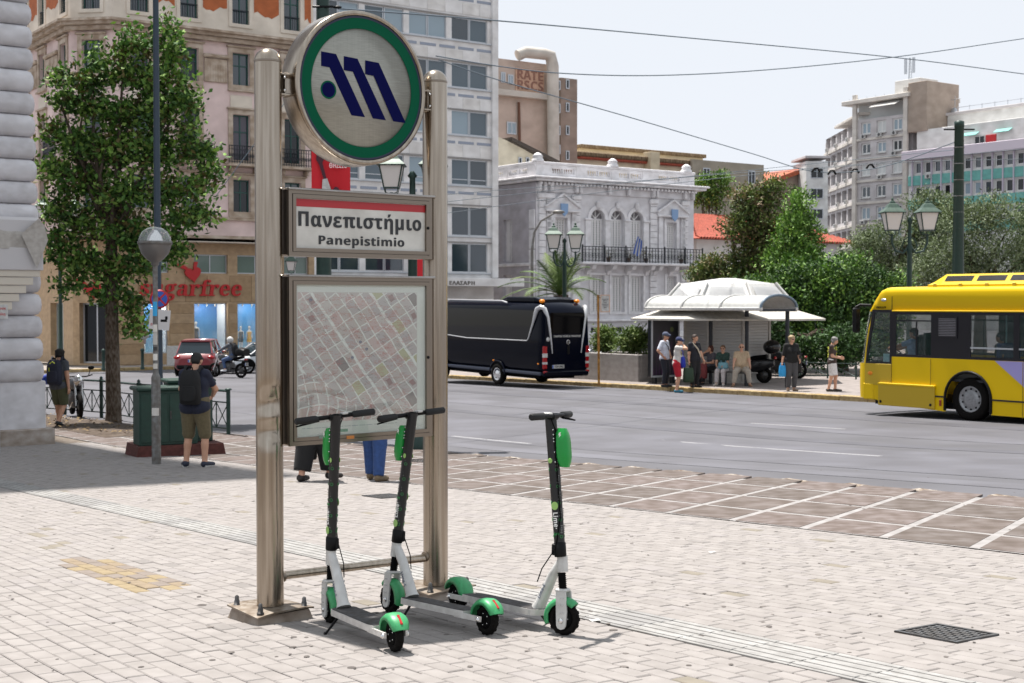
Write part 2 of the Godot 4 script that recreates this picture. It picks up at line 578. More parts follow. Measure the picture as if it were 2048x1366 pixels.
	for q in [[1425, 1106, "white paper scrap on pale paving right of the third scooter"], [1190, 1243, "white scrap lying by the guide strip behind the third scooter's wheel"]]:
		var w := mb()
		w.smooth()
		for k in 6:
			var a0 := TAU * k / 6.0
			var a1 := TAU * (k + 1) / 6.0
			w.tri(v3(0, 0.012, 0), v3(cos(a0) * 0.035, 0.004 + 0.008 * (k % 2), -sin(a0) * 0.025), v3(cos(a1) * 0.035, 0.004 + 0.008 * ((k + 1) % 2), -sin(a1) * 0.025))
		tag(put("paper_scrap", w, mats["white_paint"], self, ground(q[0], q[1])), q[2], "litter")
	var far := setting("island_pavement")
	m = mb()
	sheet_grid(m, steps(-10, 57.6, 1.3), steps(29.75, 72, 1.4), func(a, b): return 0.13)
	put("paving", m, bump(mat("far_paving", C("8e8682"), 0.85, 0.0, "soft", 0.35), tex["grain"], 0.2), far)
	var fk := setting("island_kerb")
	for i in range(-8, 58):
		var tone := rng.randi() % 3
		var q := mb()
		var p0 := ab(i + 0.006, 29.62)
		var p1 := ab(i + 0.994, 29.62)
		var dir := p1 - p0
		q.t = Transform3D(Basis(dir.cross(Vector3.UP).normalized() * -1.0, Vector3.UP, dir.normalized() * -1.0).orthonormalized(), (p0 + p1) * 0.5)
		q.box(v3(0, 0.05, 0), v3(0.26, 0.18 + 0.004 * tone, dir.length()), 0.02)
		put("kerb_stone", q, mat("kerb_yellow%d" % tone, C(["b09a68", "a8966f", "b5a379"][tone]), 0.8, 0.0, "grime", 0.9), fk)
	for i in range(30, 72):
		var q := mb()
		var p0 := ab(57.75, i + 0.006)
		var p1 := ab(57.75, i + 0.994)
		var dir := p1 - p0
		q.t = Transform3D(Basis(dir.cross(Vector3.UP).normalized() * -1.0, Vector3.UP, dir.normalized() * -1.0).orthonormalized(), (p0 + p1) * 0.5)
		q.box(v3(0, 0.05, 0), v3(0.26, 0.18, dir.length()), 0.02)
		put("kerb_stone", q, mats["kerb_grey"], fk)
	var sp := setting("shop_pavement")
	m = mb()
	sheet_grid(m, steps(65.4, 90, 1.5), steps(-10, 78, 1.6), func(a, b): return 0.14)
	put("paving", m, mat("shop_paving", C("948c85"), 0.85, 0.0, "soft", 0.3), sp)
	for i in range(6, 76):
		var q := mb()
		var p0 := ab(65.3, i + 0.006)
		var p1 := ab(65.3, i + 0.994)
		var dir := p1 - p0
		q.t = Transform3D(Basis(dir.cross(Vector3.UP).normalized() * -1.0, Vector3.UP, dir.normalized() * -1.0).orthonormalized(), (p0 + p1) * 0.5)
		q.box(v3(0, 0.06, 0), v3(0.28, 0.19, dir.length()), 0.02)
		put("kerb_stone", q, mats["kerb_yellow%d" % (i % 3)], sp)
	cover("square chequered iron manhole cover on the plaza at right", holes[0], 0)
	cover("small iron cover in pale paving behind the map board", holes[1], 0)
	cover("round dark manhole cover in the shaded paving at left", holes[2], 1)
	cover("rectangular iron cover among the brown slabs near the road", holes[3], 0)
var holes := [[4.39, 5.79, 0.19, 0.17], [13.2, 7.6, 0.22, 0.18], [18.7, 4.2, 0.35, 0.35], [18.2, 11.1, 0.35, 0.25]]
func fm2() -> Material:
	var m := mat("gum", Color.WHITE, 0.9)
	m.vertex_color_use_as_albedo = true
	return m
func cover(label: String, h: Array, round: int):
	var p := ab(h[0], h[1], 0.004)
	var o := thing("manhole_cover", label, "manhole cover", p, TURN, "iron covers in the paving")
	var up := v3(-(hgt(p.x + 0.1, -p.z) - hgt(p.x - 0.1, -p.z)) / 0.2, 1, (hgt(p.x, -p.z + 0.1) - hgt(p.x, -p.z - 0.1)) / 0.2).normalized()
	o.transform.basis = Basis(Quaternion(Vector3.UP, up)) * o.transform.basis
	var m := mb()
	var fr := mb()
	if round:
		m.lathe([v2(0, -0.02), v2(h[2] - 0.03, -0.02), v2(h[2] - 0.03, 0.0), v2(0, 0.0)], 28)
		fr.lathe([v2(h[2] - 0.025, -0.03), v2(h[2] + 0.03, -0.03), v2(h[2] + 0.03, 0.003), v2(h[2] - 0.025, 0.003)], 28, Vector3.ZERO, false)
	else:
		m.box(v3(0, -0.012, 0), v3(h[3] * 2 - 0.05, 0.02, h[2] * 2 - 0.05))
		fr.t = Transform3D(Basis(Vector3.RIGHT, -PI / 2), Vector3.ZERO)
		fr.frame(-h[3], -h[2], h[3], h[2], 0.02, -0.03, 0.004)
		var n := 9
		for i in n:
			for j in n:
				var c := v3((i + 0.5) / n - 0.5, 0, (j + 0.5) / n - 0.5) * v3(h[3] * 2 - 0.07, 1, h[2] * 2 - 0.07)
				m.box(c + v3(0, 0.0, 0), v3(0.036 if (i + j) & 1 else 0.014, 0.008, 0.014 if (i + j) & 1 else 0.036), 0.002)
	put("collar", bx(v3(0, -0.016, 0), v3(h[3] * 2 + 0.22, 0.02, h[2] * 2 + 0.4)), mats["paver3"], o)
	put("lid", m, mats["iron"], o)
	put("frame", fr, mats["iron"], o)
func map_texture() -> ImageTexture:
	var w := 620
	var h := 700
	var im := Image.create(w, h, false, Image.FORMAT_RGB8)
	im.fill(C("c9cec6"))
	im.fill_rect(Rect2i(10, 34, w - 50, h - 96), C("b3aca6"))
	var r := RandomNumberGenerator.new()
	r.seed = 5
	var tints := [C("aea7a2"), C("b7b0aa"), C("b0a79f"), C("b8a59e"), C("a9a39f")]
	var x0 := 12
	var y0 := 36
	var x1 := w - 42
	var y1 := h - 64
	var ca := cos(0.99)
	var sa := sin(0.99)
	var nse := FastNoiseLite.new()
	nse.seed = 4
	nse.frequency = 0.006
	var streets := C("d3d7d1")
	for y in range(y0, y1):
		for x in range(x0, x1):
			var fx: float = x + nse.get_noise_2d(x, y) * 7.0
			var fy: float = y + nse.get_noise_2d(y + 900, x) * 7.0
			var c: Color
			if fx * 0.55 + 560 - fy * 1.0 > 180 - 0.1 * fx or fx > 380:
				var u := (fx * ca + fy * sa)
				var v := (-fx * sa + fy * ca) + 600.0
				var cu := int(floor(u / 66.0))
				var cv := int(floor(v / 46.0))
				var fu := fposmod(u, 66.0)
				var fv := fposmod(v, 46.0)
				var wide := 13.0 if cv % 5 == 2 else 5.0
				if fv < wide or fu < 4.5: c = streets
				else:
					var k := absi((cu * 73 + cv * 151 + cu * cv * 7) % 23)
					c = tints[k % 5]
					if k == 3: c = C("7b706b")
					if k == 9 and (cu + cv) % 3 == 0: c = C("a8a884")
					if k == 14 and fu > 20 and fu < 50 and fv > 14 and fv < 38: c = C("8d6f6a")
			else:
				var cu := int(floor(fx / 44.0 + 0.3 * sin(fy * 0.02)))
				var cv := int(floor(fy / 52.0 + 0.4 * sin(fx * 0.017)))
				var fu := fposmod(fx / 44.0 + 0.3 * sin(fy * 0.02), 1.0)
				var fv := fposmod(fy / 52.0 + 0.4 * sin(fx * 0.017), 1.0)
				c = streets if fu < 0.12 or fv < 0.11 else tints[absi(cu * 5 + cv * 3) % 5]
			im.set_pixel(x, y, c)
	for k in 950:
		var x := r.randi_range(x0 + 6, x1 - 40)
		var y := r.randi_range(y0 + 4, y1 - 8)
		var red := r.randf() < 0.62
		var lines := r.randi_range(1, 4) if red else 1
		for l in lines:
			var n := r.randi_range(5, 17)
			for i in n:
				if r.randf() < 0.25: continue
				var slope := 0 if red else int(i * (1.4 if k & 1 else -0.66))
				var px := x + i * 2
				var py := y + l * 5 + slope
				if px > x1 - 3 or py > y1 - 3 or py < y0: continue
				im.fill_rect(Rect2i(px, py, 1, r.randi_range(1, 3)), C("a3524c") if red else C("4a4848"))
	for p in [[70, 70], [300, 268], [330, 302], [262, 340]]:
		for a in 64:
			for q in [6.0, 7.0]:
				im.set_pixel(p[0] + int(cos(a * 0.1) * q), p[1] + int(sin(a * 0.1) * q), C("27335f"))
		im.fill_rect(Rect2i(p[0] - 3, p[1] - 2, 7, 4), C("27335f"))
	for i in 90:
		if i % 7 != 3: im.fill_rect(Rect2i(30 + i * 5, h - 40, 3, 3), C("6d7a80"))
	im.fill_rect(Rect2i(170, h - 26, 70, 14), C("5f8f74"))
	return ImageTexture.create_from_image(im)
func build_sign():
	var p0 := ground(541, 1236)
	p0.y = 0.0
	var o := thing("station_sign", "tall stainless steel metro station sign with round emblem, name board and street map", "sign", p0, 38.7)
	var steel: Material = mats["steel"]
	var dark: Material = mats["steel_dark"]
	var span := 1.122
	for k in 2:
		var x := span * k
		var bottom: float = -0.03 * k + 0.085
		var rings := []
		var n := 30
		var ys := []
		var y := bottom
		while y < 3.075:
			ys.append(y)
			y += 0.035 if k == 0 and y > 0.5 and y < 1.5 else 0.14
		ys.append(3.075)
		for yy in ys:
			var ring := []
			for j in n:
				var an := TAU * j / n
				var r := 0.0745
				if k == 0:
					var fr: float = max(0.0, cos(an - 1.9))
					r -= 0.036 * pow(fr, 1.4) * (exp(-pow((yy - 1.21) / 0.05, 2)) + 0.9 * exp(-pow((yy - 1.05) / 0.045, 2)) + 0.35 * exp(-pow((yy - 1.13) / 0.12, 2)))
					r -= 0.007 * pow(max(0.0, cos(an - 2.3)), 3.0) * exp(-pow((yy - 0.5) / 0.06, 2))
				ring.append(v3(x + cos(an) * r, yy, sin(an) * r))
			rings.append(ring)
		for q in 7:
			var th := PI / 2 * (q + 1) / 7.0
			var ring := []
			for j in n:
				var an := TAU * j / n
				ring.append(v3(x + cos(an) * 0.0745 * max(cos(th), 0.003), 3.075 + 0.072 * sin(th), sin(an) * 0.0745 * max(cos(th), 0.003)))
			rings.append(ring)
		var m := mb()
		m.loft(rings, false)
		var post := put("post", m, steel, o)
		var seam := mb()
		seam.lathe([v2(0.0747, 3.066), v2(0.0755, 3.07), v2(0.0755, 3.076), v2(0.0747, 3.08)], 30, v3(x, 0, 0), false)
		put("cap_seam", seam, dark, post)
		var g: float = bottom - 0.085
		m = mb()
		m.loft([[v3(x - 0.19, g - 0.05, 0.19), v3(x + 0.19, g - 0.05, 0.19), v3(x + 0.19, g - 0.05, -0.19), v3(x - 0.19, g - 0.05, -0.19)],
			[v3(x - 0.155, g + 0.062, 0.155), v3(x + 0.155, g + 0.066, 0.155), v3(x + 0.155, g + 0.062, -0.155), v3(x - 0.155, g + 0.062, -0.155)]], true, false)
		put("mortar_pad", m, mats["concrete"], o)
		m = mb()
		m.smooth()
		var top := []
		for i in 7:
			var rowp := []
			for j in 7:
				var u := (i - 3) / 3.0
				var w := (j - 3) / 3.0
				rowp.append(v3(x + u * 0.175, g + 0.083 - 0.012 * pow(abs(u), 3) * (1.0 if k == 0 else 0.4) + 0.008 * w * u, w * 0.175))
			top.append(rowp)
		for i in 6:
			for j in 6:
				m.quad(top[i][j], top[i][j + 1], top[i + 1][j + 1], top[i + 1][j])
				var dn := v3(0, -0.009, 0)
				m.quad(top[i][j] + dn, top[i + 1][j] + dn, top[i + 1][j + 1] + dn, top[i][j + 1] + dn)
		m.flat()
		for i in 6:
			var dn := v3(0, -0.009, 0)
			m.quad(top[i][6] + dn, top[i + 1][6] + dn, top[i + 1][6], top[i][6])
			m.quad(top[i + 1][0] + dn, top[i][0] + dn, top[i][0], top[i + 1][0])
			m.quad(top[0][i] + dn, top[0][i + 1] + dn, top[0][i + 1], top[0][i])
			m.quad(top[6][i + 1] + dn, top[6][i] + dn, top[6][i], top[6][i + 1])
		put("base_plate", m, mats["plate"], o)
		for c in [v2(-1, -1), v2(1, -1), v2(1, 1), v2(-1, 1)]:
			m = mb()
			var bp := v3(x + c.x * 0.135, g + 0.075, c.y * 0.135)
			m.lathe([v2(0.022, 0), v2(0.022, 0.006), v2(0.017, 0.006), v2(0.017, 0.026), v2(0.0135, 0.03), v2(0.0125, 0.05), v2(0.004, 0.058)], 6, bp)
			put("bolt", m, mats["iron"], o)
	var m := mb()
	m.tube([v3(0.07, 0.235, 0), v3(span - 0.07, 0.222, 0)], 0.0235, 18)
	put("cross_tube", m, steel, o)
	for x in [0.078, span - 0.078]:
		m = mb()
		m.tube([v3(x - 0.008, 0.23, 0), v3(x + 0.008, 0.23, 0)], 0.03, 16)
		put("weld_collar", m, dark, o)
	var cx := 0.563
	var cy := 2.975
	var R := 0.437
	var disc := mb()
	disc.t = Transform3D(Basis(Vector3.RIGHT, PI / 2), v3(cx, cy, 0.0))
	disc.lathe([v2(0.02, -0.09), v2(R - 0.02, -0.09), v2(R - 0.004, -0.082), v2(R, -0.07), v2(R, 0.07), v2(R - 0.003, 0.08), v2(R - 0.012, 0.084), v2(R - 0.026, 0.084), v2(R - 0.028, 0.079), v2(R - 0.03, 0.07), v2(0.02, 0.07)], 72)
	var drum := put("emblem_drum", disc, steel, o)
	var face := mb()
	face.t = disc.t
	face.lathe([v2(R - 0.034, 0.06), v2(R - 0.034, 0.073), v2(0.002, 0.073)], 72, Vector3.ZERO, false)
	put("emblem_ground", face, mat("emblem_silver", C("a3a299"), 0.36, 0.5, "brush", 1.2), drum)
	var circle := func(c: Vector2, r: float, n: int) -> Array:
		var a := []
		for i in n: a.append(c + v2(cos(TAU * i / n), sin(TAU * i / n)) * r)
		return a
	var green := mb()
	green.t = Transform3D(Basis(), v3(cx, cy, 0))
	green.ring(circle.call(Vector2.ZERO, R - 0.042, 90), circle.call(Vector2.ZERO, 0.335, 90), 0.074, 0.0755)
	put("emblem_green_ring", green, mat("emblem_green", C("005238"), 0.35), drum)
	var rim := mb()
	rim.t = green.t
	rim.ring(circle.call(Vector2.ZERO, R - 0.031, 90), circle.call(Vector2.ZERO, R - 0.042, 90), 0.074, 0.077)
	put("emblem_gasket", rim, mat("navy_seal", C("101a38"), 0.4), drum)
	var navy: Material = mat("emblem_navy", C("080b42"), 0.35)
	navy.metallic_specular = 0.15
	mats["emblem_green"].metallic_specular = 0.2
	var U := func(zx: float, zy: float) -> Vector2: return v2((zx - 893.0) / 390.0 * 0.335, -(zy - 715.0 - (zx - 893.0) * 0.033) / 455.0 * 0.335)
	for s in [[[578, 463], [690, 472], [912, 937], [808, 930], [640, 577], [578, 572]], [[750, 482], [855, 492], [1078, 950], [975, 943], [820, 595], [750, 588]], [[916, 498], [1022, 508], [1238, 962], [1138, 955], [982, 612], [916, 605]]]:
		var pts := []
		for q in s: pts.append(U.call(q[0], q[1]))
		m = mb()
		m.t = green.t
		m.ext(pts, 0.074, 0.0757)
		put("emblem_stroke", m, navy, drum)
	m = mb()
	m.t = green.t
	var dc: Vector2 = U.call(632, 748)
	m.ring(circle.call(dc, 0.051, 40), circle.call(dc, 0.042, 40), 0.074, 0.0755)
	put("emblem_dot_rim", m, mats["emblem_green"], drum)
	m = mb()
	m.t = green.t
	m.ext(circle.call(dc, 0.042, 40), 0.074, 0.0757)
	put("emblem_dot", m, navy, drum)
	for s in [-1, 1]:
		for yy in [-0.055, 0.055]:
			m = mb()
			m.box(v3(cx + s * 0.462, cy - 0.02 + yy, 0.0), v3(0.085, 0.012, 0.09), 0.003)
			put("bracket", m, steel, o)
		m = mb()
		m.box(v3(cx + s * 0.478, cy - 0.02, 0.0), v3(0.006, 0.13, 0.09), 0.002)
		put("bracket", m, steel, o)
		for yy in [-0.055, 0.015]:
			m = mb()
			m.ell(v3(cx + s * 0.487, cy + yy, 0.05), v3(0.008, 0.008, 0.008), 8, 6)
			put("screw", m, mats["chrome"], o)
	var bx0 := 0.082
	var bx1 := 1.046
	for bd in [[2.012, 2.378, "name_board"], [0.962, 1.9, "map_board"]]:
		var y0: float = bd[0]
		var y1: float = bd[1]
		m = mb()
		m.box(v3((bx0 + bx1) * 0.5, (y0 + y1) * 0.5, -0.012), v3(bx1 - bx0 - 0.004, y1 - y0 - 0.004, 0.146), 0.006)
		var board := put(bd[2], m, dark, o)
		m = mb()
		m.frame(bx0, y0, bx1, y1, 0.022, 0.06, 0.078)
		put("outer_frame", m, dark, board)
		m = mb()
		m.frame(bx0 + 0.025, y0 + 0.025, bx1 - 0.025, y1 - 0.025, 0.02, 0.06, 0.082)
		put("door_frame", m, dark, board)
		m = mb()
		m.box(v3((bx0 + bx1) * 0.5 + 0.004, y1 + 0.004, 0.0), v3(bx1 - bx0 + 0.02, 0.012, 0.19), 0.004)
		put("rain_cap", m, mat("cap_steel", C("b4b2b0"), 0.3, 1.0, "brush", 1.0), board)
		m = mb()
		m.t = Transform3D(Basis(Vector3.RIGHT, PI / 2), v3(bx1 - 0.034, (y0 + y1) * 0.5, 0.082))
		m.lathe([v2(0.009, 0), v2(0.009, 0.004), v2(0.003, 0.005)], 12)
		put("lock", m, mats["black"], board)
		if bd[2] == "name_board":
			m = mb()
			m.box(v3((bx0 + bx1) * 0.5, (y0 + y1) * 0.5, 0.062), v3(bx1 - bx0 - 0.08, y1 - y0 - 0.08, 0.006))
			put("name_panel", m, mat("name_white", C("d3d2cc"), 0.3, 0.0, "soft", 1.0), board)
			m = mb()
			m.box(v3((bx0 + bx1) * 0.5, y1 - 0.07, 0.0655), v3(bx1 - bx0 - 0.09, 0.042, 0.0025))
			put("red_band", m, mat("name_red", C("a8262c"), 0.35), board)
			fit_text(board, "Πανεπιστήμιο", v3(bx0 + 0.479, 2.208, 0.0675), 0.825, 0.115, 0.003, mat("ink", C("26282b"), 0.5))
			fit_text(board, "Panepistimio", v3(bx0 + 0.483, 2.099, 0.0675), 0.575, 0.068, 0.003, mats["ink"])
		else:
			m = mb()
			m.use_uv = true
			m.flat()
			var w0 := bx0 + 0.045
			var w1 := bx1 - 0.045
			m.quad_uv(v3(w0, y0 + 0.045, 0.064), v3(w1, y0 + 0.045, 0.064), v3(w1, y1 - 0.045, 0.064), v3(w0, y1 - 0.045, 0.064))
			var mm := mat("map_print", Color.WHITE, 0.7)
			mm.albedo_texture = map_texture()
			put("street_map", m, mm, board)
			m = mb()
			m.box(v3((bx0 + bx1) * 0.5, (y0 + y1) * 0.5, 0.074), v3(w1 - w0 + 0.01, y1 - y0 - 0.11, 0.004))
			put("pane", m, glass("map_glass", C("b9c4bf"), 0.07), board)
			for s in [[0.47, y0 + 0.028, 0.05, "c07a3a"], [0.3, y0 + 0.042, 0.07, "7d8a80"]]:
				m = mb()
				m.box(v3(s[0], s[1], 0.0835), v3(s[2], 0.018, 0.002))
				put("sticker", m, mat("st" + s[3], C(s[3]), 0.6), board)
func scooter(label: String, front: Vector3, rear: Vector3, steer: float, roll: float, bar_tilt: float):
	var fwd := rear.direction_to(front)
	var turn := rad_to_deg(atan2(-fwd.z, fwd.x))
	var o := thing("kick_scooter", label, "scooter", front, turn, "rental scooters by the station sign")
	o.rotation.z = asin(fwd.y)
	o.rotation.x = deg_to_rad(roll)
	var L := front.distance_to(rear)
	var white: Material = mats["white_paint"]
	var black: Material = mats["black"]
	var green: Material = mat("scooter_green", C("3a9c62"), 0.45, 0.0, "soft", 5.0)
	var bright: Material = mat("battery_green", C("008a34"), 0.35)
	var st := Node3D.new()
	st.name = "steering"
	o.add_child(st)
	st.rotation.y = deg_to_rad(steer)
	var lean := 0.105
	var wheel := func(par: Node3D, c: Vector3, r: float):
		var m := mb()
		m.t = Transform3D(Basis(Vector3.RIGHT, PI / 2), c)
		var pr := []
		for k in 13:
			var an := PI * 2 * k / 12.0
			pr.append(v2(r - 0.018 + 0.018 * cos(an), 0.021 * sin(an)))
		m.lathe(pr, 30, Vector3.ZERO, false)
		for k in 28:
			var an := TAU * k / 28.0
			m.t = Transform3D(Basis(Vector3.BACK, an), c)
			m.box(v3(r - 0.002, 0, 0.008 if k & 1 else -0.008), v3(0.005, 0.016, 0.012), 0.001)
		var w := put("wheel", m, mats["rubber"], par)
		m = mb()
		m.t = Transform3D(Basis(Vector3.RIGHT, PI / 2), c)
		m.lathe([v2(0.01, -0.019), v2(0.03, -0.021), v2(r - 0.03, -0.013), v2(r - 0.03, 0.013), v2(0.03, 0.021), v2(0.01, 0.019)], 22)
		put("hub", m, mats["black_matte"], w)
		m = mb()
		for s in [-1, 1]:
			for k in 5:
				var an := TAU * k / 5.0
				m.ell(c + v3(cos(an) * 0.03, sin(an) * 0.03, s * 0.022), v3(0.004, 0.004, 0.003), 6, 4)
		put("hub_screw", m, mats["chrome"], w)
	var fr := 0.085
	var rr := 0.08
	wheel.call(st, v3(0, fr, 0), fr)
	wheel.call(o, v3(-L, rr, 0), rr)
	for s in [-1, 1]:
		var m := mb()
		var pl := [v2(-0.026, 0.05), v2(-0.018, 0.036), v2(0.0, 0.03), v2(0.018, 0.036), v2(0.026, 0.05), v2(0.03, 0.12), v2(0.02, 0.222), v2(-0.035, 0.222), v2(-0.03, 0.12)]
		m.ext(pl, s * 0.032 - 0.005, s * 0.032 + 0.005)
		var leg := put("fork_leg", m, white, st)
		m = mb()
		for q in [[-0.006, 0.19], [0.008, 0.19], [-0.008, 0.155], [0.006, 0.155], [-0.004, 0.115], [0.012, 0.115]]: m.ell(v3(q[0], q[1], s * 0.039), v3(0.004, 0.004, 0.003), 6, 4)
		m.ell(v3(0, 0.075, s * 0.04), v3(0.014, 0.014, 0.008), 10, 6)
		put("fork_screw", m, mats["chrome"], leg)
	var m := mb()
	m.box(v3(-0.012, 0.226, 0), v3(0.06, 0.02, 0.076), 0.008)
	put("fork_crown", m, white, st)
	var arc := func(par: Node3D, c: Vector3, r: float, a0: float, a1: float, w: float, called: String, mm: Material):
		var rings := []
		for k in 15:
			var an: float = lerp(a0, a1, k / 14.0)
			var taper: float = 1.0 - 0.25 * pow(abs(k / 7.0 - 1.0), 4)
			var ring := []
			for q in [[-1.0, -0.022], [-0.94, -0.004], [-0.6, 0.008], [0.0, 0.011], [0.6, 0.008], [0.94, -0.004], [1.0, -0.022], [0.9, -0.02], [0.55, 0.003], [0.0, 0.006], [-0.55, 0.003], [-0.9, -0.02]]:
				var rad: float = r + q[1]
				ring.append(c + v3(cos(an) * rad, sin(an) * rad, q[0] * w * taper))
			rings.append(ring)
		var g := mb()
		g.loft(rings, true)
		return put(called, g, mm, par)
	arc.call(st, v3(0, fr, 0), fr + 0.014, deg_to_rad(48), deg_to_rad(200), 0.034, "front_mudguard", green)
	var rg = arc.call(o, v3(-L, rr, 0), rr + 0.018, deg_to_rad(2), deg_to_rad(158), 0.052, "rear_mudguard", green)
	m = mb()
	m.t = Transform3D(Basis(Vector3.BACK, deg_to_rad(128)), v3(-L, rr, 0))
	m.box(v3(rr + 0.026, 0, 0), v3(0.008, 0.062, 0.014), 0.003)
	put("tail_light", m, mat("tail_red", C("a81c1c"), 0.3), rg)
	var ax := func(y: float) -> float: return -0.012 - lean * (y - 0.23) / 0.9
	m = mb()
	var pr := []
	for k in 17: pr.append(v3(ax.call(0.232 + k * 0.0052), 0.232 + k * 0.0052, 0))
	var rad := []
	for k in 17: rad.append(0.023 if k & 1 else 0.018)
	m.tube(pr, rad, 16)
	put("suspension_boot", m, mats["black_matte"], st)
	m = mb()
	m.tube([v3(ax.call(0.318), 0.318, 0), v3(ax.call(0.40), 0.40, 0)], 0.0275, 20)
	put("head_tube", m, white, o)
	m = mb()
	m.tube([v3(ax.call(0.395), 0.395, 0), v3(ax.call(0.4), 0.4, 0), v3(ax.call(0.465), 0.465, 0), v3(ax.call(0.47), 0.47, 0)], [0.028, 0.032, 0.032, 0.027], 20)
	m.box(v3(ax.call(0.43) - 0.024, 0.432, 0.02), v3(0.025, 0.06, 0.02), 0.005)
	put("clamp", m, black, st)
	m = mb()
	var ring_list := []
	for k in 12:
		var y: float = 0.465 + (1.125 - 0.465) * k / 11.0
		var ring := []
		for j in 20:
			var an := TAU * j / 20
			ring.append(v3(ax.call(y) + cos(an) * (0.0285 + 0.003 * k / 11.0), y, sin(an) * (0.0255 + 0.0015 * k / 11.0)))
		ring_list.append(ring)
	m.loft(ring_list)
	var stem := put("stem", m, mat("stem_black", C("09090b"), 0.4), st)
	m = mb()
	m.ell(v3(ax.call(1.125), 1.126, 0), v3(0.031, 0.009, 0.027), 18, 8)
	put("display", m, mats["dark_glass"], stem)
	var lime: Material = mat("lime_print", C("8fb765"), 0.5)
	var pale: Material = mat("pale_print", C("e6e6e2"), 0.5)
	var lg: Material = mat("green_print", C("1c7a3a"), 0.5)
	for side in [-1, 1]:
		var zz: float = side * 0.0268
		var tilt := Basis(Vector3.BACK, lean / 0.9) * Basis(Vector3.UP, 0.0 if side > 0 else PI)
		var t1 := text("Lime·", 0.03, 0.002)
		var dir := 1.0 if side > 0 else -1.0
		var rot := tilt * Basis(Vector3.BACK, PI / 2 if side < 0 else -PI / 2)
		if side < 0: rot = tilt * Basis(Vector3.BACK, PI / 2)
		var ly: float = 0.58
		var le := put("lettering", t1, pale, stem, v3(ax.call(ly), ly, zz))
		le.basis = rot * Basis.from_scale(v3(0.8, 0.85, 1))
		var s_y: float = ly + (0.068 if side < 0 else -0.068)
		le = put("lettering", text("S", 0.03, 0.002), lg, stem, v3(ax.call(s_y), s_y, zz))
		le.basis = rot * Basis.from_scale(v3(0.8, 0.85, 1))
		var c_y: float = ly + (-0.075 if side < 0 else 0.075)
		var q := mb()
		var disc := []
		for j in 20: disc.append(v2(ax.call(c_y) + cos(TAU * j / 20) * 0.019, c_y + sin(TAU * j / 20) * 0.021))
		q.ext(disc, zz - 0.001, zz + 0.0012)
		put("round_mark", q, lime, stem)
	for off in [0.9, -0.9, PI - 0.8, PI + 0.8]:
		var q := mb()
		var g := mb()
		for k in 5:
			var y: float = 0.5 + 0.085 * k
			for i in 5:
				q.t = Transform3D(Basis(Vector3.UP, off), v3(ax.call(y), y + 0.02 + i * 0.009, 0))
				q.box(v3(0, 0, 0.0275), v3(0.012 - 0.004 * (i & 1), 0.0045, 0.002))
			g.t = Transform3D(Basis(Vector3.UP, off), v3(ax.call(y), y, 0))
			var o1 := []
			var i1 := []
			for j in 14:
				o1.append(v2(cos(TAU * j / 14), sin(TAU * j / 14)) * 0.0085)
				i1.append(v2(cos(TAU * j / 14), sin(TAU * j / 14)) * 0.0062)
			g.ring(o1, i1, 0.0265, 0.0287)
		put("pictogram_print", q, mat("grey_print", C("6f716f"), 0.5), stem)
		put("pictogram_ring", g, lg, stem)
	var y9 := 0.885
	m = mb()
	m.ell(v3(ax.call(y9) - 0.008, y9, 0.0255), v3(0.013, 0.014, 0.003), 14, 6)
	put("round_mark", m, lime, stem)
	m = mb()
	m.ell(v3(ax.call(y9) - 0.008, y9, -0.0255), v3(0.013, 0.014, 0.003), 14, 6)
	put("round_mark", m, lime, stem)
	m = mb()
	var rg2 := []
	for k in 9:
		var w: float = [0.022, 0.032, 0.037, 0.038, 0.038, 0.038, 0.037, 0.032, 0.022][k]
		var y0 := -0.5 + k / 8.0
		var dep: float = [0.6, 0.85, 0.97, 1.0, 1.0, 1.0, 0.97, 0.85, 0.6][k]
		var ring := []
		for j in 16:
			var an := TAU * j / 16
			var cxx: float = sign(cos(an)) * pow(abs(cos(an)), 0.6)
			var czz: float = sign(sin(an)) * pow(abs(sin(an)), 0.6)
			ring.append(v3(ax.call(0.955 + y0 * 0.2) + 0.062 + cxx * 0.036 * dep, 0.955 + y0 * 0.2, czz * w))
		rg2.append(ring)
	m.loft(rg2)
	var bat := put("battery_pack", m, bright, stem)
	for s in [-1, 1]:
		m = mb()
		m.t = Transform3D(Basis(), v3(ax.call(1.02) + 0.064, 1.02, 0))
		m.ext([v2(-0.004, 0.012), v2(0.006, 0.014), v2(0.001, 0.003), v2(0.008, 0.001), v2(-0.006, -0.015), v2(-0.001, -0.003), v2(-0.008, -0.001)], s * 0.0382 - 0.001, s * 0.0382 + 0.001)
		put("bolt_mark", m, pale, bat)
		m = mb()
		for q in [1.045, 1.02, 1.0, 0.985, 0.93, 0.88]: m.ell(v3(ax.call(q) + 0.02, q, s * 0.024), v3(0.0048, 0.0048, 0.004), 7, 5)
		put("stem_screw", m, mats["chrome"], stem)
	var hy := 1.118
	var hx: float = ax.call(hy)
	m = mb()
	m.tube([v3(hx + 0.004, hy, -0.21), v3(hx + 0.02, hy, -0.1), v3(hx + 0.022, hy, 0.1), v3(hx + 0.004, hy, 0.21)], 0.0125, 14)
	m.box(v3(hx + 0.012, hy - 0.004, 0), v3(0.05, 0.036, 0.07), 0.01)
	var bar := put("handlebar", m, black, st)
	bar.transform = Transform3D(Basis(), v3(hx, hy, 0)) * Transform3D(Basis(Vector3.RIGHT, deg_to_rad(bar_tilt)), Vector3.ZERO) * Transform3D(Basis(), v3(-hx, -hy, 0))
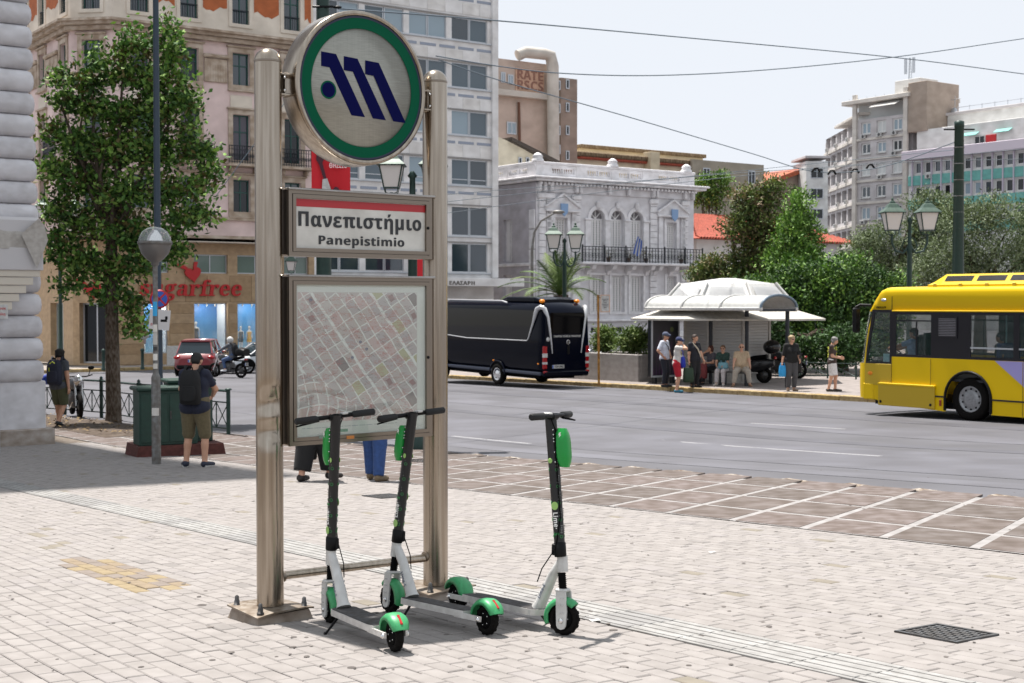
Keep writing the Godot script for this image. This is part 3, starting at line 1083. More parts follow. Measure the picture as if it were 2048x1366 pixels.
	for s in [-1, 1]:
		m = mb()
		m.tube([v3(hx + 0.016, hy, s * 0.105), v3(hx + 0.013, hy, s * 0.112), v3(hx + 0.004, hy, s * 0.225), v3(hx + 0.003, hy, s * 0.232)], [0.016, 0.0185, 0.0185, 0.012], 16)
		put("grip", m, mat("grip_rubber", C("121315"), 0.75), bar)
	m = mb()
	m.tube([v3(hx + 0.03, hy - 0.012, -0.085), v3(hx + 0.045, hy - 0.02, -0.13), v3(hx + 0.04, hy - 0.03, -0.215)], [0.007, 0.006, 0.004], 8)
	put("brake_lever", m, mats["black_matte"], bar)
	m = mb()
	m.box(v3(hx + 0.012, hy + 0.012, 0.055), v3(0.04, 0.012, 0.035), 0.004)
	put("phone_plate", m, mats["white_paint"], bar)
	m = mb()
	m.tube([v3(hx + 0.025, hy - 0.01, 0.05), v3(hx + 0.045, 1.05, 0.035), v3(ax.call(0.9) + 0.03, 0.9, 0.03), v3(ax.call(0.6) + 0.028, 0.6, 0.024), v3(ax.call(0.44) - 0.01, 0.44, 0.032), v3(-0.12, 0.33, 0.032), v3(-0.15, 0.26, 0.02)], 0.0032, 6)
	put("cable", m, mats["black_matte"], st)
	m = mb()
	m.tube([v3(ax.call(0.375), 0.378, 0), v3(-0.105, 0.29, 0), v3(-0.2, 0.135, 0), v3(-0.212, 0.112, 0)], [0.024, 0.027, 0.032, 0.04], 18)
	var neck := put("neck", m, white, o)
	for s in [-1, 1]:
		var le := put("lettering", text("Lime-S", 0.02, 0.002), mat("dim_print", C("6c7280"), 0.6), neck, v3(-0.158, 0.205, s * 0.0302))
		le.basis = Basis(Vector3.UP, 0.0 if s > 0 else PI) * Basis(Vector3.BACK, 1.03 * s)
	m = mb()
	var plan := []
	for k in 9: plan.append(v2(-0.215 + 0.045 * sin(PI * k / 8.0), 0.072 * -cos(PI * k / 8.0)))
	plan.append(v2(-L + 0.2, 0.072))
	plan.append(v2(-L + 0.13, 0.06))
	plan.append(v2(-L + 0.13, -0.06))
	plan.append(v2(-L + 0.2, -0.072))
	var down := Transform3D(Basis(v3(1, 0, 0), v3(0, 0, -1), v3(0, 1, 0)), v3(0, 0, 0))
	m.t = down
	m.ext(plan, 0.076, 0.108)
	for s in [-1, 1]: m.ext([v2(-L + 0.2, s * 0.054), v2(-L + 0.2, s * 0.066), v2(-L - 0.015, s * 0.062), v2(-L - 0.015, s * 0.05)], 0.07, 0.097)
	var deck := put("deck", m, mat("deck_alloy", C("cfcdca"), 0.4, 0.1, "soft", 3.0), o)
	m = mb()
	m.t = down
	var ins := []
	for p in plan: ins.append(v2(lerp(p.x, -L * 0.5, 0.012), p.y * 0.93))
	m.ext(ins, 0.1085, 0.1105)
	put("grip_tape", m, mat("grip_tape", C("47474a"), 0.9, 0.0, "grime", 3.0), deck)
	for s in [-1, 1]:
		m = mb()
		m.t = Transform3D(Basis(Vector3.RIGHT, PI / 2), v3(-L, rr, s * 0.062))
		m.lathe([v2(0.013, -0.006), v2(0.013, 0.006), v2(0.006, 0.012)] if s > 0 else [v2(0.006, -0.012), v2(0.013, -0.006), v2(0.013, 0.006)], 6)
		put("axle_nut", m, mats["chrome"], o)
	m = mb()
	m.tube([v3(-0.27, 0.08, -0.05), v3(-0.29, 0.05, -0.085), v3(-0.315, 0.004, -0.14)], [0.008, 0.007, 0.006], 8)
	m.tube([v3(-0.33, 0.005, -0.145), v3(-0.3, 0.005, -0.138)], 0.008, 6)
	put("kickstand", m, black, o)
func build_scooters():
	scooter("black and white rental scooter nearest the left post, standing in front of the map", ground(660, 1245), ground(790, 1303), 3.0, 0.5, -5.0)
	scooter("middle rental scooter standing in front of the map by the right post", ground(780, 1225), ground(972, 1270), 2.0, 5.5, -9.0)
	var f := ground(1127, 1270)
	scooter("rental scooter standing apart on the right with front wheel turned to the road", f, v3(-0.307, hgt(-0.307, 7.77), -7.77), 26.0, -4.5, 3.0)
	for q in [[600, 1000, 2], [500, 1290, 1]]: pass
func holed(m: Mb, w: float, y0: float, y1: float, holes_: Array, depth: float, x_from := 0.0):
	m.flat()
	var xs := [x_from, w]
	var ys := [y0, y1]
	for h in holes_:
		for x in [h[0], h[2]]: if not xs.has(x) and x > x_from and x < w: xs.append(x)
		for y in [h[1], h[3]]: if not ys.has(y) and y > y0 and y < y1: ys.append(y)
	xs.sort()
	ys.sort()
	for j in ys.size() - 1:
		var run := 0.0
		var on := false
		for i in xs.size():
			var solid := false
			if i < xs.size() - 1:
				solid = true
				var c := v2((xs[i] + xs[i + 1]) * 0.5, (ys[j] + ys[j + 1]) * 0.5)
				for h in holes_:
					if c.x > h[0] and c.x < h[2] and c.y > h[1] and c.y < h[3]: solid = false
			if solid and not on:
				run = xs[i]
				on = true
			if not solid and on:
				m.quad(v3(run, ys[j], 0), v3(xs[i], ys[j], 0), v3(xs[i], ys[j + 1], 0), v3(run, ys[j + 1], 0))
				on = false
	for h in holes_:
		var a := v3(h[0], h[1], 0)
		var b := v3(h[2], h[1], 0)
		var c := v3(h[2], h[3], 0)
		var d := v3(h[0], h[3], 0)
		var k := v3(0, 0, -depth)
		m.quad(a + k, b + k, b, a); m.quad(b + k, c + k, c, b); m.quad(c + k, d + k, d, c); m.quad(d + k, a + k, a, d)
var win_cache := {}
func win(o: Node, xf: Transform3D, x0: float, y0: float, x1: float, y1: float, z: float, fm: Material, cols := 2, transom := 0.0, fw := 0.07, pm: Material = null, called := "window"):
	var w := x1 - x0
	var h := y1 - y0
	var key := "%s %.2f %.2f %d %.2f %.2f" % [called, w, h, cols, transom, fw]
	if not win_cache.has(key):
		var m := mb()
		m.frame(0, 0, w, h, fw, -0.03, 0.03)
		for k in range(1, cols):
			m.box(v3(w * k / cols, h * 0.5, 0), v3(fw * 0.9, h - fw * 2, 0.05))
		if transom > 0.0:
			for k in cols:
				m.box(v3(w * (k + 0.5) / cols, h * transom, 0.002), v3(w / cols - fw, fw * 0.8, 0.045))
		var p := mb()
		p.box(v3(w * 0.5, h * 0.5, -0.012), v3(w - fw, h - fw, 0.01))
		win_cache[key] = [m.done(), p.done()]
	var n := put(called, win_cache[key][0], fm, o)
	n.transform = xf * Transform3D(Basis(), v3(x0, y0, z))
	put("pane", win_cache[key][1], pm if pm else mats["pane"], n)
func slabp(o: Node, called: String, xf: Transform3D, c: Vector3, s: Vector3, m: Material, bev := 0.02) -> MeshInstance3D:
	var k := bx(Vector3.ZERO, s, bev)
	var n := put(called, k, m, o)
	n.transform = xf * Transform3D(Basis(), c)
	return n
func railing(o: Node, called: String, xf: Transform3D, x0: float, x1: float, y0: float, h: float, z: float, m: Material, gap := 0.12, fancy := false):
	var k := mb()
	k.t = xf
	k.box(v3((x0 + x1) * 0.5, y0 + h, z), v3(x1 - x0, 0.045, 0.05))
	k.box(v3((x0 + x1) * 0.5, y0 + 0.08, z), v3(x1 - x0, 0.03, 0.03))
	if fancy: k.box(v3((x0 + x1) * 0.5, y0 + h * 0.8, z), v3(x1 - x0, 0.025, 0.03))
	var n := int((x1 - x0) / gap)
	for i in n + 1:
		var x := x0 + (x1 - x0) * i / n
		k.box(v3(x, y0 + h * 0.5, z), v3(0.03 if fancy else 0.018, h, 0.03 if fancy else 0.018))
		if fancy and i < n:
			var c := x + (x1 - x0) / n * 0.5
			var r := gap * 0.42
			var lp := []
			for q in 9: lp.append(v3(c + cos(TAU * q / 8) * r, y0 + h * 0.44 + sin(TAU * q / 8) * r * 1.5, z))
			k.tube(lp, 0.014, 4, false)
			k.box(v3(c, y0 + h * 0.44, z), v3(0.06, 0.06, 0.02))
	var r := put(called, k, m, o)
	r.set_meta("kind", "stuff")
func build_buildings():
	mat("pane", C("2b3740"), 0.05).metallic_specular = 0.7
	mat("pane_dark", C("171d22"), 0.06)
	mat("pane_pale", C("8fa0ab"), 0.08)
	mat("pane_green", C("6f8079"), 0.1)
	mat("curtain", C("c9cccb"), 0.6)
	mat("pink_wall", C("e2ccc8"), 0.85, 0.0, "soft", 0.12)
	mat("beige_trim", C("c4b8aa"), 0.8, 0.0, "grime", 0.25)
	mat("cream_wall", C("e0d6c8"), 0.85, 0.0, "soft", 0.13)
	mat("orange_wall", C("b5663c"), 0.85, 0.0, "soft", 0.3)
	mat("green_frame", C("1d4b45"), 0.5)
	mat("shop_stone", C("b49a7a"), 0.7, 0.0, "soft", 0.5)
	mat("marble", C("e6e5e5"), 0.5, 0.0, "soft", 0.16)
	mat("alu", C("b9bdc2"), 0.35, 0.5)
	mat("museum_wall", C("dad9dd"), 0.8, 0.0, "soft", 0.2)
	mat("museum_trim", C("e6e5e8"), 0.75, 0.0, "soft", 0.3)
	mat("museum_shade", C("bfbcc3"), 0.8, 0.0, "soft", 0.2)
	mat("shutter", C("e6e5e5"), 0.6)
	mat("ironwork", C("23272e"), 0.5, 0.4)
	mat("red_letter", C("b01218"), 0.35)
	mat("roof_tile", C("b0543f"), 0.8, 0.0, "grime", 0.5)
	pink_building()
	office_building()
	museum()
	far_buildings()
	ribbed_building()
func pink_building():
	var b0 := 23.85
	var base := ab(69, 30).y + 0.14
	var o := thing("corner_building", "pink corner building with orange top storey, green framed windows and clothes shops below", "building", v3(ab(69, b0).x, base, ab(69, b0).z), TURN)
	var Y := func(y: float) -> float: return y - base
	var I := Transform3D.IDENTITY
	var k := 1.6
	var W := 11.35
	var ch := Transform3D(Basis(Vector3.UP, deg_to_rad(-45)), v3(-k, 0, -k))
	var cw := k * sqrt(2.0)
	var sw := 13.0
	var sd := Transform3D(Basis(Vector3.UP, deg_to_rad(-90)), v3(-k, 0, -k - sw))
	var faces := [[I, W, [0.95, 3.62, 6.53, 9.55]], [ch, cw, [0.66]], [sd, sw, [1.5, 4.6, 7.7, 11.4]]]
	var ww := 0.97
	var rows := [[13.21, 15.16, 0], [9.2, 11.87, 1], [6.43, 8.39, 0]]
	var top := 25.0
	for f in faces:
		var xf: Transform3D = f[0]
		var hs := []
		var hs2 := []
		for x in f[2]:
			for r in rows: hs.append([x, Y.call(r[0]), x + ww, Y.call(r[1])])
			hs2.append([x, Y.call(16.55), x + ww, Y.call(19.0)])
			hs2.append([x, Y.call(20.4), x + ww, Y.call(22.6)])
		var m := mb()
		m.t = xf
		holed(m, f[1], Y.call(5.2), Y.call(16.0), hs, 0.28)
		put("wall", m, mats["pink_wall"], o)
		m = mb()
		m.t = xf
		holed(m, f[1], Y.call(16.0), Y.call(top), hs2, 0.25)
		put("upper_wall", m, mats["cream_wall"], o)
		for x in f[2]:
			for r in rows:
				win(o, xf, x, Y.call(r[0]), x + ww, Y.call(r[1]), -0.2, mats["green_frame"], 2, 0.66, 0.075, [mats["pane"], mat("pane_violet", C("4c4852"), 0.1), mats["pane_dark"], mats["pane"]][rng.randi() % 4])
				var s := mb()
				s.t = xf
				s.frame(x - 0.27, Y.call(r[0]) - 0.02, x + ww + 0.27, Y.call(r[1]) + 0.27, 0.26, 0.0, 0.07)
				s.box(v3(x + ww * 0.5, Y.call(r[1]) + 0.32, 0.09), v3(ww + 0.7, 0.1, 0.18), 0.02)
				put("surround", s, mats["beige_trim"], o)
				slabp(o, "sill", xf, v3(x + ww * 0.5, Y.call(r[0]) - 0.07, 0.08), v3(ww + 0.6, 0.1, 0.2), mats["beige_trim"])
			slabp(o, "panel", xf, v3(x + ww * 0.5, Y.call(12.45), 0.03), v3(ww + 0.3, 0.9, 0.055), mats["cream_wall"])
			for yy in [16.55, 20.4]:
				win(o, xf, x, Y.call(yy), x + ww, Y.call(yy) + (2.45 if yy < 18 else 2.2), -0.18, mats["green_frame"], 2, 0.66, 0.075)
				var s := mb()
				s.t = xf
				s.frame(x - 0.2, Y.call(yy) - 0.02, x + ww + 0.2, Y.call(yy) + 2.7, 0.19, 0.0, 0.06)
				put("surround", s, mats["cream_wall"], o)
			railing(o, "window_rail", xf, x, x + ww, Y.call(16.5), 0.95, -0.05, mats["ironwork"], 0.13)
			if x != 0.95 or f[1] != W:
				slabp(o, "balcony_floor", xf, v3(x + ww * 0.5, Y.call(9.12), 0.42), v3(ww + 1.15, 0.14, 0.84), mats["beige_trim"])
				for e in [-1, 1]:
					slabp(o, "bracket", xf, v3(x + ww * 0.5 + e * 0.7, Y.call(8.9), 0.25), v3(0.14, 0.3, 0.5), mats["beige_trim"], 0.05)
				railing(o, "balcony_rail", xf, x - 0.55, x + ww + 0.55, Y.call(9.2), 0.92, 0.8, mats["ironwork"], 0.14, true)
		var xs: Array = [0.0] + f[2] + [f[1]]
		for i in range(0, xs.size() - 1):
			var l: float = 0.1 if i == 0 else xs[i] + ww + 0.24
			var r: float = xs[i + 1] - 0.24 if i < xs.size() - 2 else f[1] - 0.1
			if r - l < 0.3: continue
			var poly := [v2(l + 0.05, Y.call(19.6))]
			var nst := 7
			for q in nst + 1: poly.append(v2(lerp(l + 0.05, r - 0.05, q / float(nst)), Y.call(17.35) + 0.18 * sin(q * 2.3 + i * 1.7) * (1.0 if q & 1 else -0.4)))
			poly.append(v2(r - 0.05, Y.call(19.6)))
			var m2 := mb()
			m2.t = xf
			m2.sheet(poly, 0.012)
			put("orange_panel", m2, mats["orange_wall"], o)
			if f[1] != cw:
				slabp(o, "pilaster_head", xf, v3((l + r) * 0.5, Y.call(14.1), 0.06), v3(r - l - 0.16, 1.25, 0.1), mats["beige_trim"], 0.03)
				slabp(o, "pilaster_head_moulding", xf, v3((l + r) * 0.5, Y.call(14.85), 0.12), v3(r - l, 0.2, 0.22), mats["beige_trim"], 0.06)
				for q in 9: slabp(o, "flute", xf, v3(lerp(l + 0.15, r - 0.15, q / 8.0), Y.call(13.95), 0.115), v3(0.07, 0.9, 0.03), mats["beige_trim"], 0.01)
	for lg in [[16.02, 0.75, 0.12], [15.86, 0.55, 0.16], [15.62, 0.3, 0.22], [6.2, 0.16, 0.16], [5.16, 1.0, 0.16], [19.9, 0.3, 0.2]]:
		var d: float = lg[1]
		var e := d * 0.414
		var m := mb()
		m.t = Transform3D(Basis(v3(1, 0, 0), v3(0, 0, -1), v3(0, 1, 0)), v3(0, Y.call(lg[0]), 0))
		m.ext([v2(W, 0.02), v2(W, -d), v2(-e, -d), v2(-k - d, k - e), v2(-k - d, k + sw), v2(-k + 0.02, k + sw), v2(-k + 0.02, k), v2(0.02, 0.02)], 0, lg[2])
		put("ledge", m, mats["beige_trim"], o)
	slabp(o, "shop_ceiling", I, v3(W * 0.5, Y.call(4.98), 0.2), v3(W, 0.06, 1.4), mats["cream_wall"])
	var stone: Material = mats["shop_stone"]
	var wins := [[1.55, 2.9], [4.3, 6.2], [6.75, 8.95], [9.5, 11.0]]
	var gh := []
	for w in wins:
		gh.append([w[0], Y.call(-0.85), w[1], Y.call(1.78)])
		gh.append([w[0], Y.call(3.35), w[1], Y.call(4.35)])
	var m := mb()
	holed(m, W, 0.0, Y.call(5.0), gh, 0.35)
	put("shop_wall", m, stone, o)
	m = mb()
	m.t = ch
	holed(m, cw, 0.0, Y.call(5.0), [[0.35, 0.1, 1.9, Y.call(1.78)]], 0.5)
	put("shop_wall", m, stone, o)
	m = mb()
	m.t = sd
	holed(m, sw, 0.0, Y.call(5.0), [[1.0, 0.4, 3.2, Y.call(1.78)], [9.2, 0.4, 11.4, Y.call(1.78)]], 0.4)
	put("shop_wall", m, stone, o)
	for w in [[0.0, 1.5], [2.95, 4.25], [6.25, 6.7], [9.0, 9.45]]:
		for q in 6: slabp(o, "stone_panel", I, v3((w[0] + w[1]) * 0.5, 0.3 + q * 0.52, 0.012), v3(w[1] - w[0] - 0.01, 0.505, 0.03), [stone, mat("shop_stone2", C("a88d6c"), 0.7, 0.0, "soft", 0.6)][q & 1], 0.006)
	for q in 9:
		slabp(o, "stone_panel", I, v3(0.63 + q * 1.26, Y.call(2.55), 0.012), v3(1.245, 1.4, 0.03), [stone, mats["shop_stone2"]][q & 1], 0.006)
	var blues := [["1667a8", "7fb6d0"], ["1260a5", "8cc0d6"], ["1a70b2", "76b0cc"]]
	for i in wins.size():
		var w = wins[i]
		win(o, I, w[0], Y.call(3.35), w[1], Y.call(4.35), -0.2, mats["alu"], 2, 0.0, 0.06, mats["pane_green"])
		var m2 := mb()
		m2.flat()
		var y0: float = Y.call(-0.85)
		var y1: float = Y.call(1.78)
		var dz := -1.5
		m2.quad(v3(w[0], y0, dz), v3(w[1], y0, dz), v3(w[1], y0, -0.3), v3(w[0], y0, -0.3))
		m2.quad(v3(w[0], y1, -0.3), v3(w[1], y1, -0.3), v3(w[1], y1, dz), v3(w[0], y1, dz))
		m2.quad(v3(w[0], y0, dz), v3(w[0], y0, -0.3), v3(w[0], y1, -0.3), v3(w[0], y1, dz))
		m2.quad(v3(w[1], y0, -0.3), v3(w[1], y0, dz), v3(w[1], y1, dz), v3(w[1], y1, -0.3))
		var niche := put("show_window", m2, mat("niche_white", C("dfe6ea"), 0.6), o)
		m2 = mb()
		m2.use_uv = true
		m2.flat()
		m2.quad_uv(v3(w[0], y0, dz + 0.01), v3(w[1], y0, dz + 0.01), v3(w[1], y1, dz + 0.01), v3(w[0], y1, dz + 0.01))
		var gm := mat("backdrop%d" % (i % 3), Color.WHITE, 0.5)
		if gm.albedo_texture == null:
			var gi := Image.create(8, 128, false, Image.FORMAT_RGB8)
			for y in 128: gi.fill_rect(Rect2i(0, y, 8, 1), C(blues[i % 3][0]).lerp(C(blues[i % 3][1]), pow(y / 127.0, 1.6)))
			gm.albedo_texture = ImageTexture.create_from_image(gi)
		put("backdrop", m2, gm, niche)
		m2 = mb()
		m2.box(v3((w[0] + w[1]) * 0.5, (y0 + y1) * 0.5, -0.28), v3(w[1] - w[0], y1 - y0, 0.012))
		put("shop_pane", m2, glass("shop_glass", C("d8e4e8"), 0.1), niche)
		m2 = mb()
		m2.frame(w[0], y0, w[1], y1, 0.06, -0.31, -0.24)
		put("shop_frame", m2, mats["alu"], niche)
		var lamp := OmniLight3D.new()
		lamp.name = "show_window_light"
		niche.add_child(lamp, true)
		lamp.position = v3((w[0] + w[1]) * 0.5, y1 - 0.3, -0.75)
		lamp.light_energy = 0.6
		lamp.light_size = 0.12
		lamp.omni_range = 8.0
		lamp.omni_attenuation = 2.0
		lamp.light_color = C("fff4e6")
		lamp.shadow_enabled = true
		for q in 3: slabp(o, "spot_lamp", I, v3(lerp(w[0], w[1], (q + 1) / 4.0), y1 - 0.12, -0.6), v3(0.07, 0.14, 0.07), mats["white_paint"])
	win(o, ch, 0.35, 0.1, 1.9, Y.call(1.78), -0.45, mats["alu"], 2, 0.0, 0.08, mats["pane_dark"], "shop_door")
	for x in [1.0, 9.2]: win(o, sd, x, 0.4, x + 2.2, Y.call(1.78), -0.35, mats["alu"], 2, 0.0, 0.07, mats["pane_green"], "side_shop_window")
	for l in [[0.0, 3.0], [3.0, 5.0]]: pass
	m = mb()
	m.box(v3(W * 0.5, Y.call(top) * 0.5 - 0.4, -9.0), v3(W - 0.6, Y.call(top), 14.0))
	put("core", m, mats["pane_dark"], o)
	var tm := text("sugarfree", 0.62, 0.1, true, "Droid Serif")
	var bb := tm.get_aabb()
	var c0 := on_wall(384, 577, 68.9)
	var le := put("shop_lettering", tm, mats["red_letter"], o, v3(c0.x - b0, c0.y - base, 0.1))
	le.basis = Basis(v3(5.6 / bb.size.x, 0, 0), v3(0.2, 1.12 / bb.size.y, 0), v3(0, 0, 1))
	for hp in [[386, 548, 1.0], [190, 580, 1.0]]:
		var hc := on_wall(hp[0], hp[1], 68.9)
		var hm := mb()
		var poly := []
		for q in 28:
			var tt := TAU * q / 28
			poly.append(v2(16.0 * pow(sin(tt), 3), 13.0 * cos(tt) - 5.0 * cos(2 * tt) - 2.0 * cos(3 * tt) - cos(4 * tt)) * 0.028)
		hm.t = Transform3D(Basis(Vector3.BACK, 0.15), v3(hc.x - b0, hc.y - base, 0.1) if hp[0] > 225 else v3(-1.2, hc.y - base, 0.3))
		hm.ext(poly, -0.05, 0.06)
		hm.ext([v2(0.05, 0.3), v2(0.16, 0.62), v2(0.36, 0.6), v2(0.22, 0.3)], -0.04, 0.05)
		hm.ext([v2(-0.35, 0.25), v2(-0.8, 0.55), v2(-0.68, 0.7), v2(-0.25, 0.38)], -0.04, 0.05)
		put("heart_sign", hm, mats["red_letter"], o)
	for q in [[372, 5.0, "e0a91f", "tall mannequin in a yellow dress in the shop window left of the pier"], [392, 5.0, "1d1c1f", "mannequin in a white top and black skirt beside the yellow dress"], [482, 0.0, "1b1b1e", "mannequin in black and yellow behind the silver car"], [499, 0.0, "d9a11c", "mannequin in yellow at the right end of the show windows"], [287, 0.0, "5a2430", "mannequin in a dark red coat in the window behind the green lamp pole"]]:
		var p := on_wall(q[0], 640, 69.9)
		mannequin(o.transform * v3(p.x - b0, Y.call(-0.84), -0.95), q[3], C(q[2]), 1.62 if q[1] > 0 else 1.35)
func mannequin(p: Vector3, label: String, c: Color, h: float):
	var o := thing("mannequin", label, "mannequin", p, TURN, "mannequins in the shop windows")
	var s := h / 1.75
	var white: Material = mat("mannequin", C("d9d6d2"), 0.35)
	var m := mb()
	var el := func(y: float, rx: float, rz: float, x := 0.0) -> Array:
		var r := []
		for j in 12: r.append(v3(x + cos(TAU * j / 12) * rx, y, sin(TAU * j / 12) * rz) * s)
		return r
	m.loft([el.call(0.82, 0.14, 0.1), el.call(0.95, 0.16, 0.11), el.call(1.08, 0.11, 0.085), el.call(1.28, 0.15, 0.1), el.call(1.4, 0.17, 0.08), el.call(1.46, 0.06, 0.05), el.call(1.54, 0.05, 0.05), el.call(1.6, 0.075, 0.09), el.call(1.7, 0.08, 0.1), el.call(1.75, 0.03, 0.04)])
	for e in [-1, 1]:
		m.tube([v3(e * 0.07, 0.9, 0) * s, v3(e * 0.08, 0.48, 0.01) * s, v3(e * 0.085, 0.08, -0.01) * s, v3(e * 0.09, 0.03, 0.1) * s], [0.075 * s, 0.05 * s, 0.033 * s, 0.03 * s], 10)
		m.tube([v3(e * 0.17, 1.38, 0) * s, v3(e * 0.22, 1.12, -0.02) * s, v3(e * 0.2, 0.88, 0.06) * s], [0.045 * s, 0.036 * s, 0.025 * s], 8)
	put("body", m, white, o)
	m = mb()
	m.loft([el.call(0.62, 0.19, 0.14), el.call(0.8, 0.185, 0.13), el.call(0.95, 0.175, 0.125), el.call(1.09, 0.125, 0.1), el.call(1.28, 0.162, 0.115), el.call(1.36, 0.15, 0.1)], false)
	var dm := mat("dress_" + c.to_html(), c, 0.8)
	put("dress", m, dm, o)
func office_building():
	var b0 := 35.2
	var base := ab(69, 42).y + 0.14
	var o := thing("office_building", "pale marble office block with aluminium window bands behind the sign", "building", v3(ab(69, b0).x, base, ab(69, b0).z), TURN)
	var Y := func(y: float) -> float: return y - base
	var I := Transform3D.IDENTITY
	var W := 12.35
	var rows := [[23.2, 24.6], [20.3, 21.7], [17.41, 18.75], [14.61, 16.07], [11.81, 13.24], [8.82, 10.35], [5.8, 7.57], [3.61, 5.35]]
	var hs := []
	var pairs := [0.3, 3.23, 6.16, 9.09]
	for r in rows:
		for p in pairs: hs.append([p, Y.call(r[0]), p + 2.56, Y.call(r[1])])
	var m := mb()
	holed(m, W, Y.call(3.25), Y.call(26.5), hs, 0.22)
	put("wall", m, mats["marble"], o)
	var pms := [mats["pane"], mats["pane_pale"], mats["pane"], mats["curtain"]]
	for ri in rows.size():
		var r = rows[ri]
		for pi in pairs.size():
			for q in 2:
				var x: float = pairs[pi] + q * 1.3
				var pm: Material = mats["pane"]
				var u := rng.randf()
				if ri < 6: pm = mats["pane_pale"] if u < 0.4 else mat("pane_mid", C("59666f"), 0.06) if u < 0.7 else mats["pane"]
				win(o, I, x, Y.call(r[0]), x + 1.26, Y.call(r[1]), -0.1, mats["alu"], 1, 0.22 if ri == 5 else 0.0, 0.06, pm)
		slabp(o, "sill", I, v3(W * 0.5, Y.call(r[0]) - 0.06, 0.05), v3(W - 0.4, 0.07, 0.12), mats["alu"], 0.01)
		slabp(o, "head_rail", I, v3(W * 0.5, Y.call(r[1]) + 0.06, 0.04), v3(W - 0.4, 0.08, 0.1), mat("rail_grey", C("8d8a88"), 0.6), 0.01)
		if ri < 6:
			for q in 9: slabp(o, "vent", I, v3(0.8 + q * 1.33, Y.call(r[0]) - 0.47, 0.012), v3(1.1, 0.16, 0.02), mat("vent_grey", C("8f97a6"), 0.5), 0.004)
			for q in 10: slabp(o, "marble_panel", I, v3(0.62 + q * 1.233, Y.call(r[0]) - 0.98, 0.014), v3(1.222, 0.7, 0.03), [mats["marble"], mat("marble2", C("e2e0de"), 0.5, 0.0, "soft", 0.2)][(q + ri) & 1], 0.006)
	slabp(o, "edge_pier", I, v3(W - 0.22, Y.call(14.9), 0.08), v3(0.44, 23.2, 0.2), mats["marble"], 0.02)
	slabp(o, "canopy", I, v3(W * 0.5 + 0.3, Y.call(3.0), 0.9), v3(W + 0.8, 0.48, 2.0), mats["marble"], 0.02)
	var tm := text("ΕΛΑΣΑΡΗ", 0.2, 0.03, true)
	var bb := tm.get_aabb()
	var c0 := on_wall(925, 566, 67.05)
	var le := put("lettering", tm, mat("letter_dark", C("5b5652"), 0.5), o, v3(c0.x - b0, c0.y - base, 1.91))
	le.scale = v3(1.75 / bb.size.x, 0.22 / bb.size.y, 1)
	for q in 7:
		win(o, I, 0.2 + q * 1.72, 0.1, 1.85 + q * 1.72, Y.call(2.7), -0.4, mats["alu"], 1, 0.0, 0.07, [mats["pane_dark"], mats["pane_green"], mats["pane"]][q % 3], "shop_window")
	slabp(o, "poster", I, v3(9.6, 1.9, -0.3), v3(1.0, 1.3, 0.03), mat("poster_blue", C("2c63b8"), 0.5), 0.0)
	m = mb()
	m.box(v3(W * 0.5, Y.call(26.4) * 0.5, -8.3), v3(W - 0.02, Y.call(26.4), 15.9))
	put("core", m, mats["marble"], o)
	for q in [[662, 375, 0.0, 0.74, 1.75, "red banner with raised fist hung on the green pole behind the emblem"], [846, 534, 66.9, 0.9, 2.4, "narrow red banner low on the office front beside the right post"]]:
		var p := on_wall(q[0], q[1], q[2])
		var w := ab(q[2], p.x)
		w.y = p.y
		if q[2] == 0.0: w = at(q[0], q[1], 26.6)
		var bn := thing("banner", q[5], "banner", w, 6.0 if q[2] == 0.0 else TURN)
		var big: bool = q[2] == 0.0
		m = mb()
		m.smooth()
		for i in 8:
			for j in 6:
				var pt := func(a: float, b: float) -> Vector3: return v3((a / 8.0 - 0.5) * q[3], (b / 6.0 - 0.5) * q[4], 0.05 * sin(a * 0.9 + b * 0.3))
				m.quad(pt.call(i, j), pt.call(i + 1, j), pt.call(i + 1, j + 1), pt.call(i, j + 1))
		put("cloth", m, mat("banner_red", C("c8202b"), 0.8), bn)
		m = mb()
		m.tube([v3(-q[3] * 0.5, q[4] * 0.5, -0.02), v3(q[3] * 0.5, q[4] * 0.5, -0.02)], 0.025, 6)
		m.tube([v3(-q[3] * 0.5, q[4] * 0.5 - 0.05, 0), v3(-q[3] * 0.5, q[4] * 0.5 - 0.05, -0.3 if big else -1.9)], 0.02, 6)
		put("pole", m, mats["alu"], bn)
		if big:
			var dk := mat("banner_dark", C("4a2530"), 0.8)
			var sc := func(a: Array) -> Array:
				var r := []
				for v in a: r.append(v * 0.5 + v2(0.02, 0.1))
				return r
			m = mb()
			m.ext(sc.call([v2(-0.6, 0.85), v2(-0.58, 1.12), v2(-0.42, 1.2), v2(-0.28, 1.08), v2(-0.3, 0.86), v2(-0.36, 0.75), v2(-0.2, 0.1), v2(-0.3, 0.05), v2(-0.5, 0.7)]), 0.055, 0.06)
			put("printed_fist", m, dk, bn)
			m = mb()
			m.ext(sc.call([v2(-0.36, 0.1), v2(-0.18, 0.14), v2(0.05, -0.55), v2(-0.4, -0.55)]), 0.055, 0.061)
			put("printed_sleeve", m, mats["white_paint"], bn)
			m = mb()
			m.ell(v3(0.1, -0.1, 0.05), v3(0.07, 0.11, 0.02), 12, 8)
			put("printed_head", m, dk, bn)
			mat("banner_print", C("f0d6d6"), 0.7)
			fit_text(bn, "ΘΗΣΕΙO", v3(0.14, 0.42, 0.06), 0.34, 0.1, 0.006, mats["banner_print"])
			fit_text(bn, "ΣΙNΕΜΑ", v3(0.14, 0.56, 0.06), 0.26, 0.06, 0.006, mats["banner_print"])
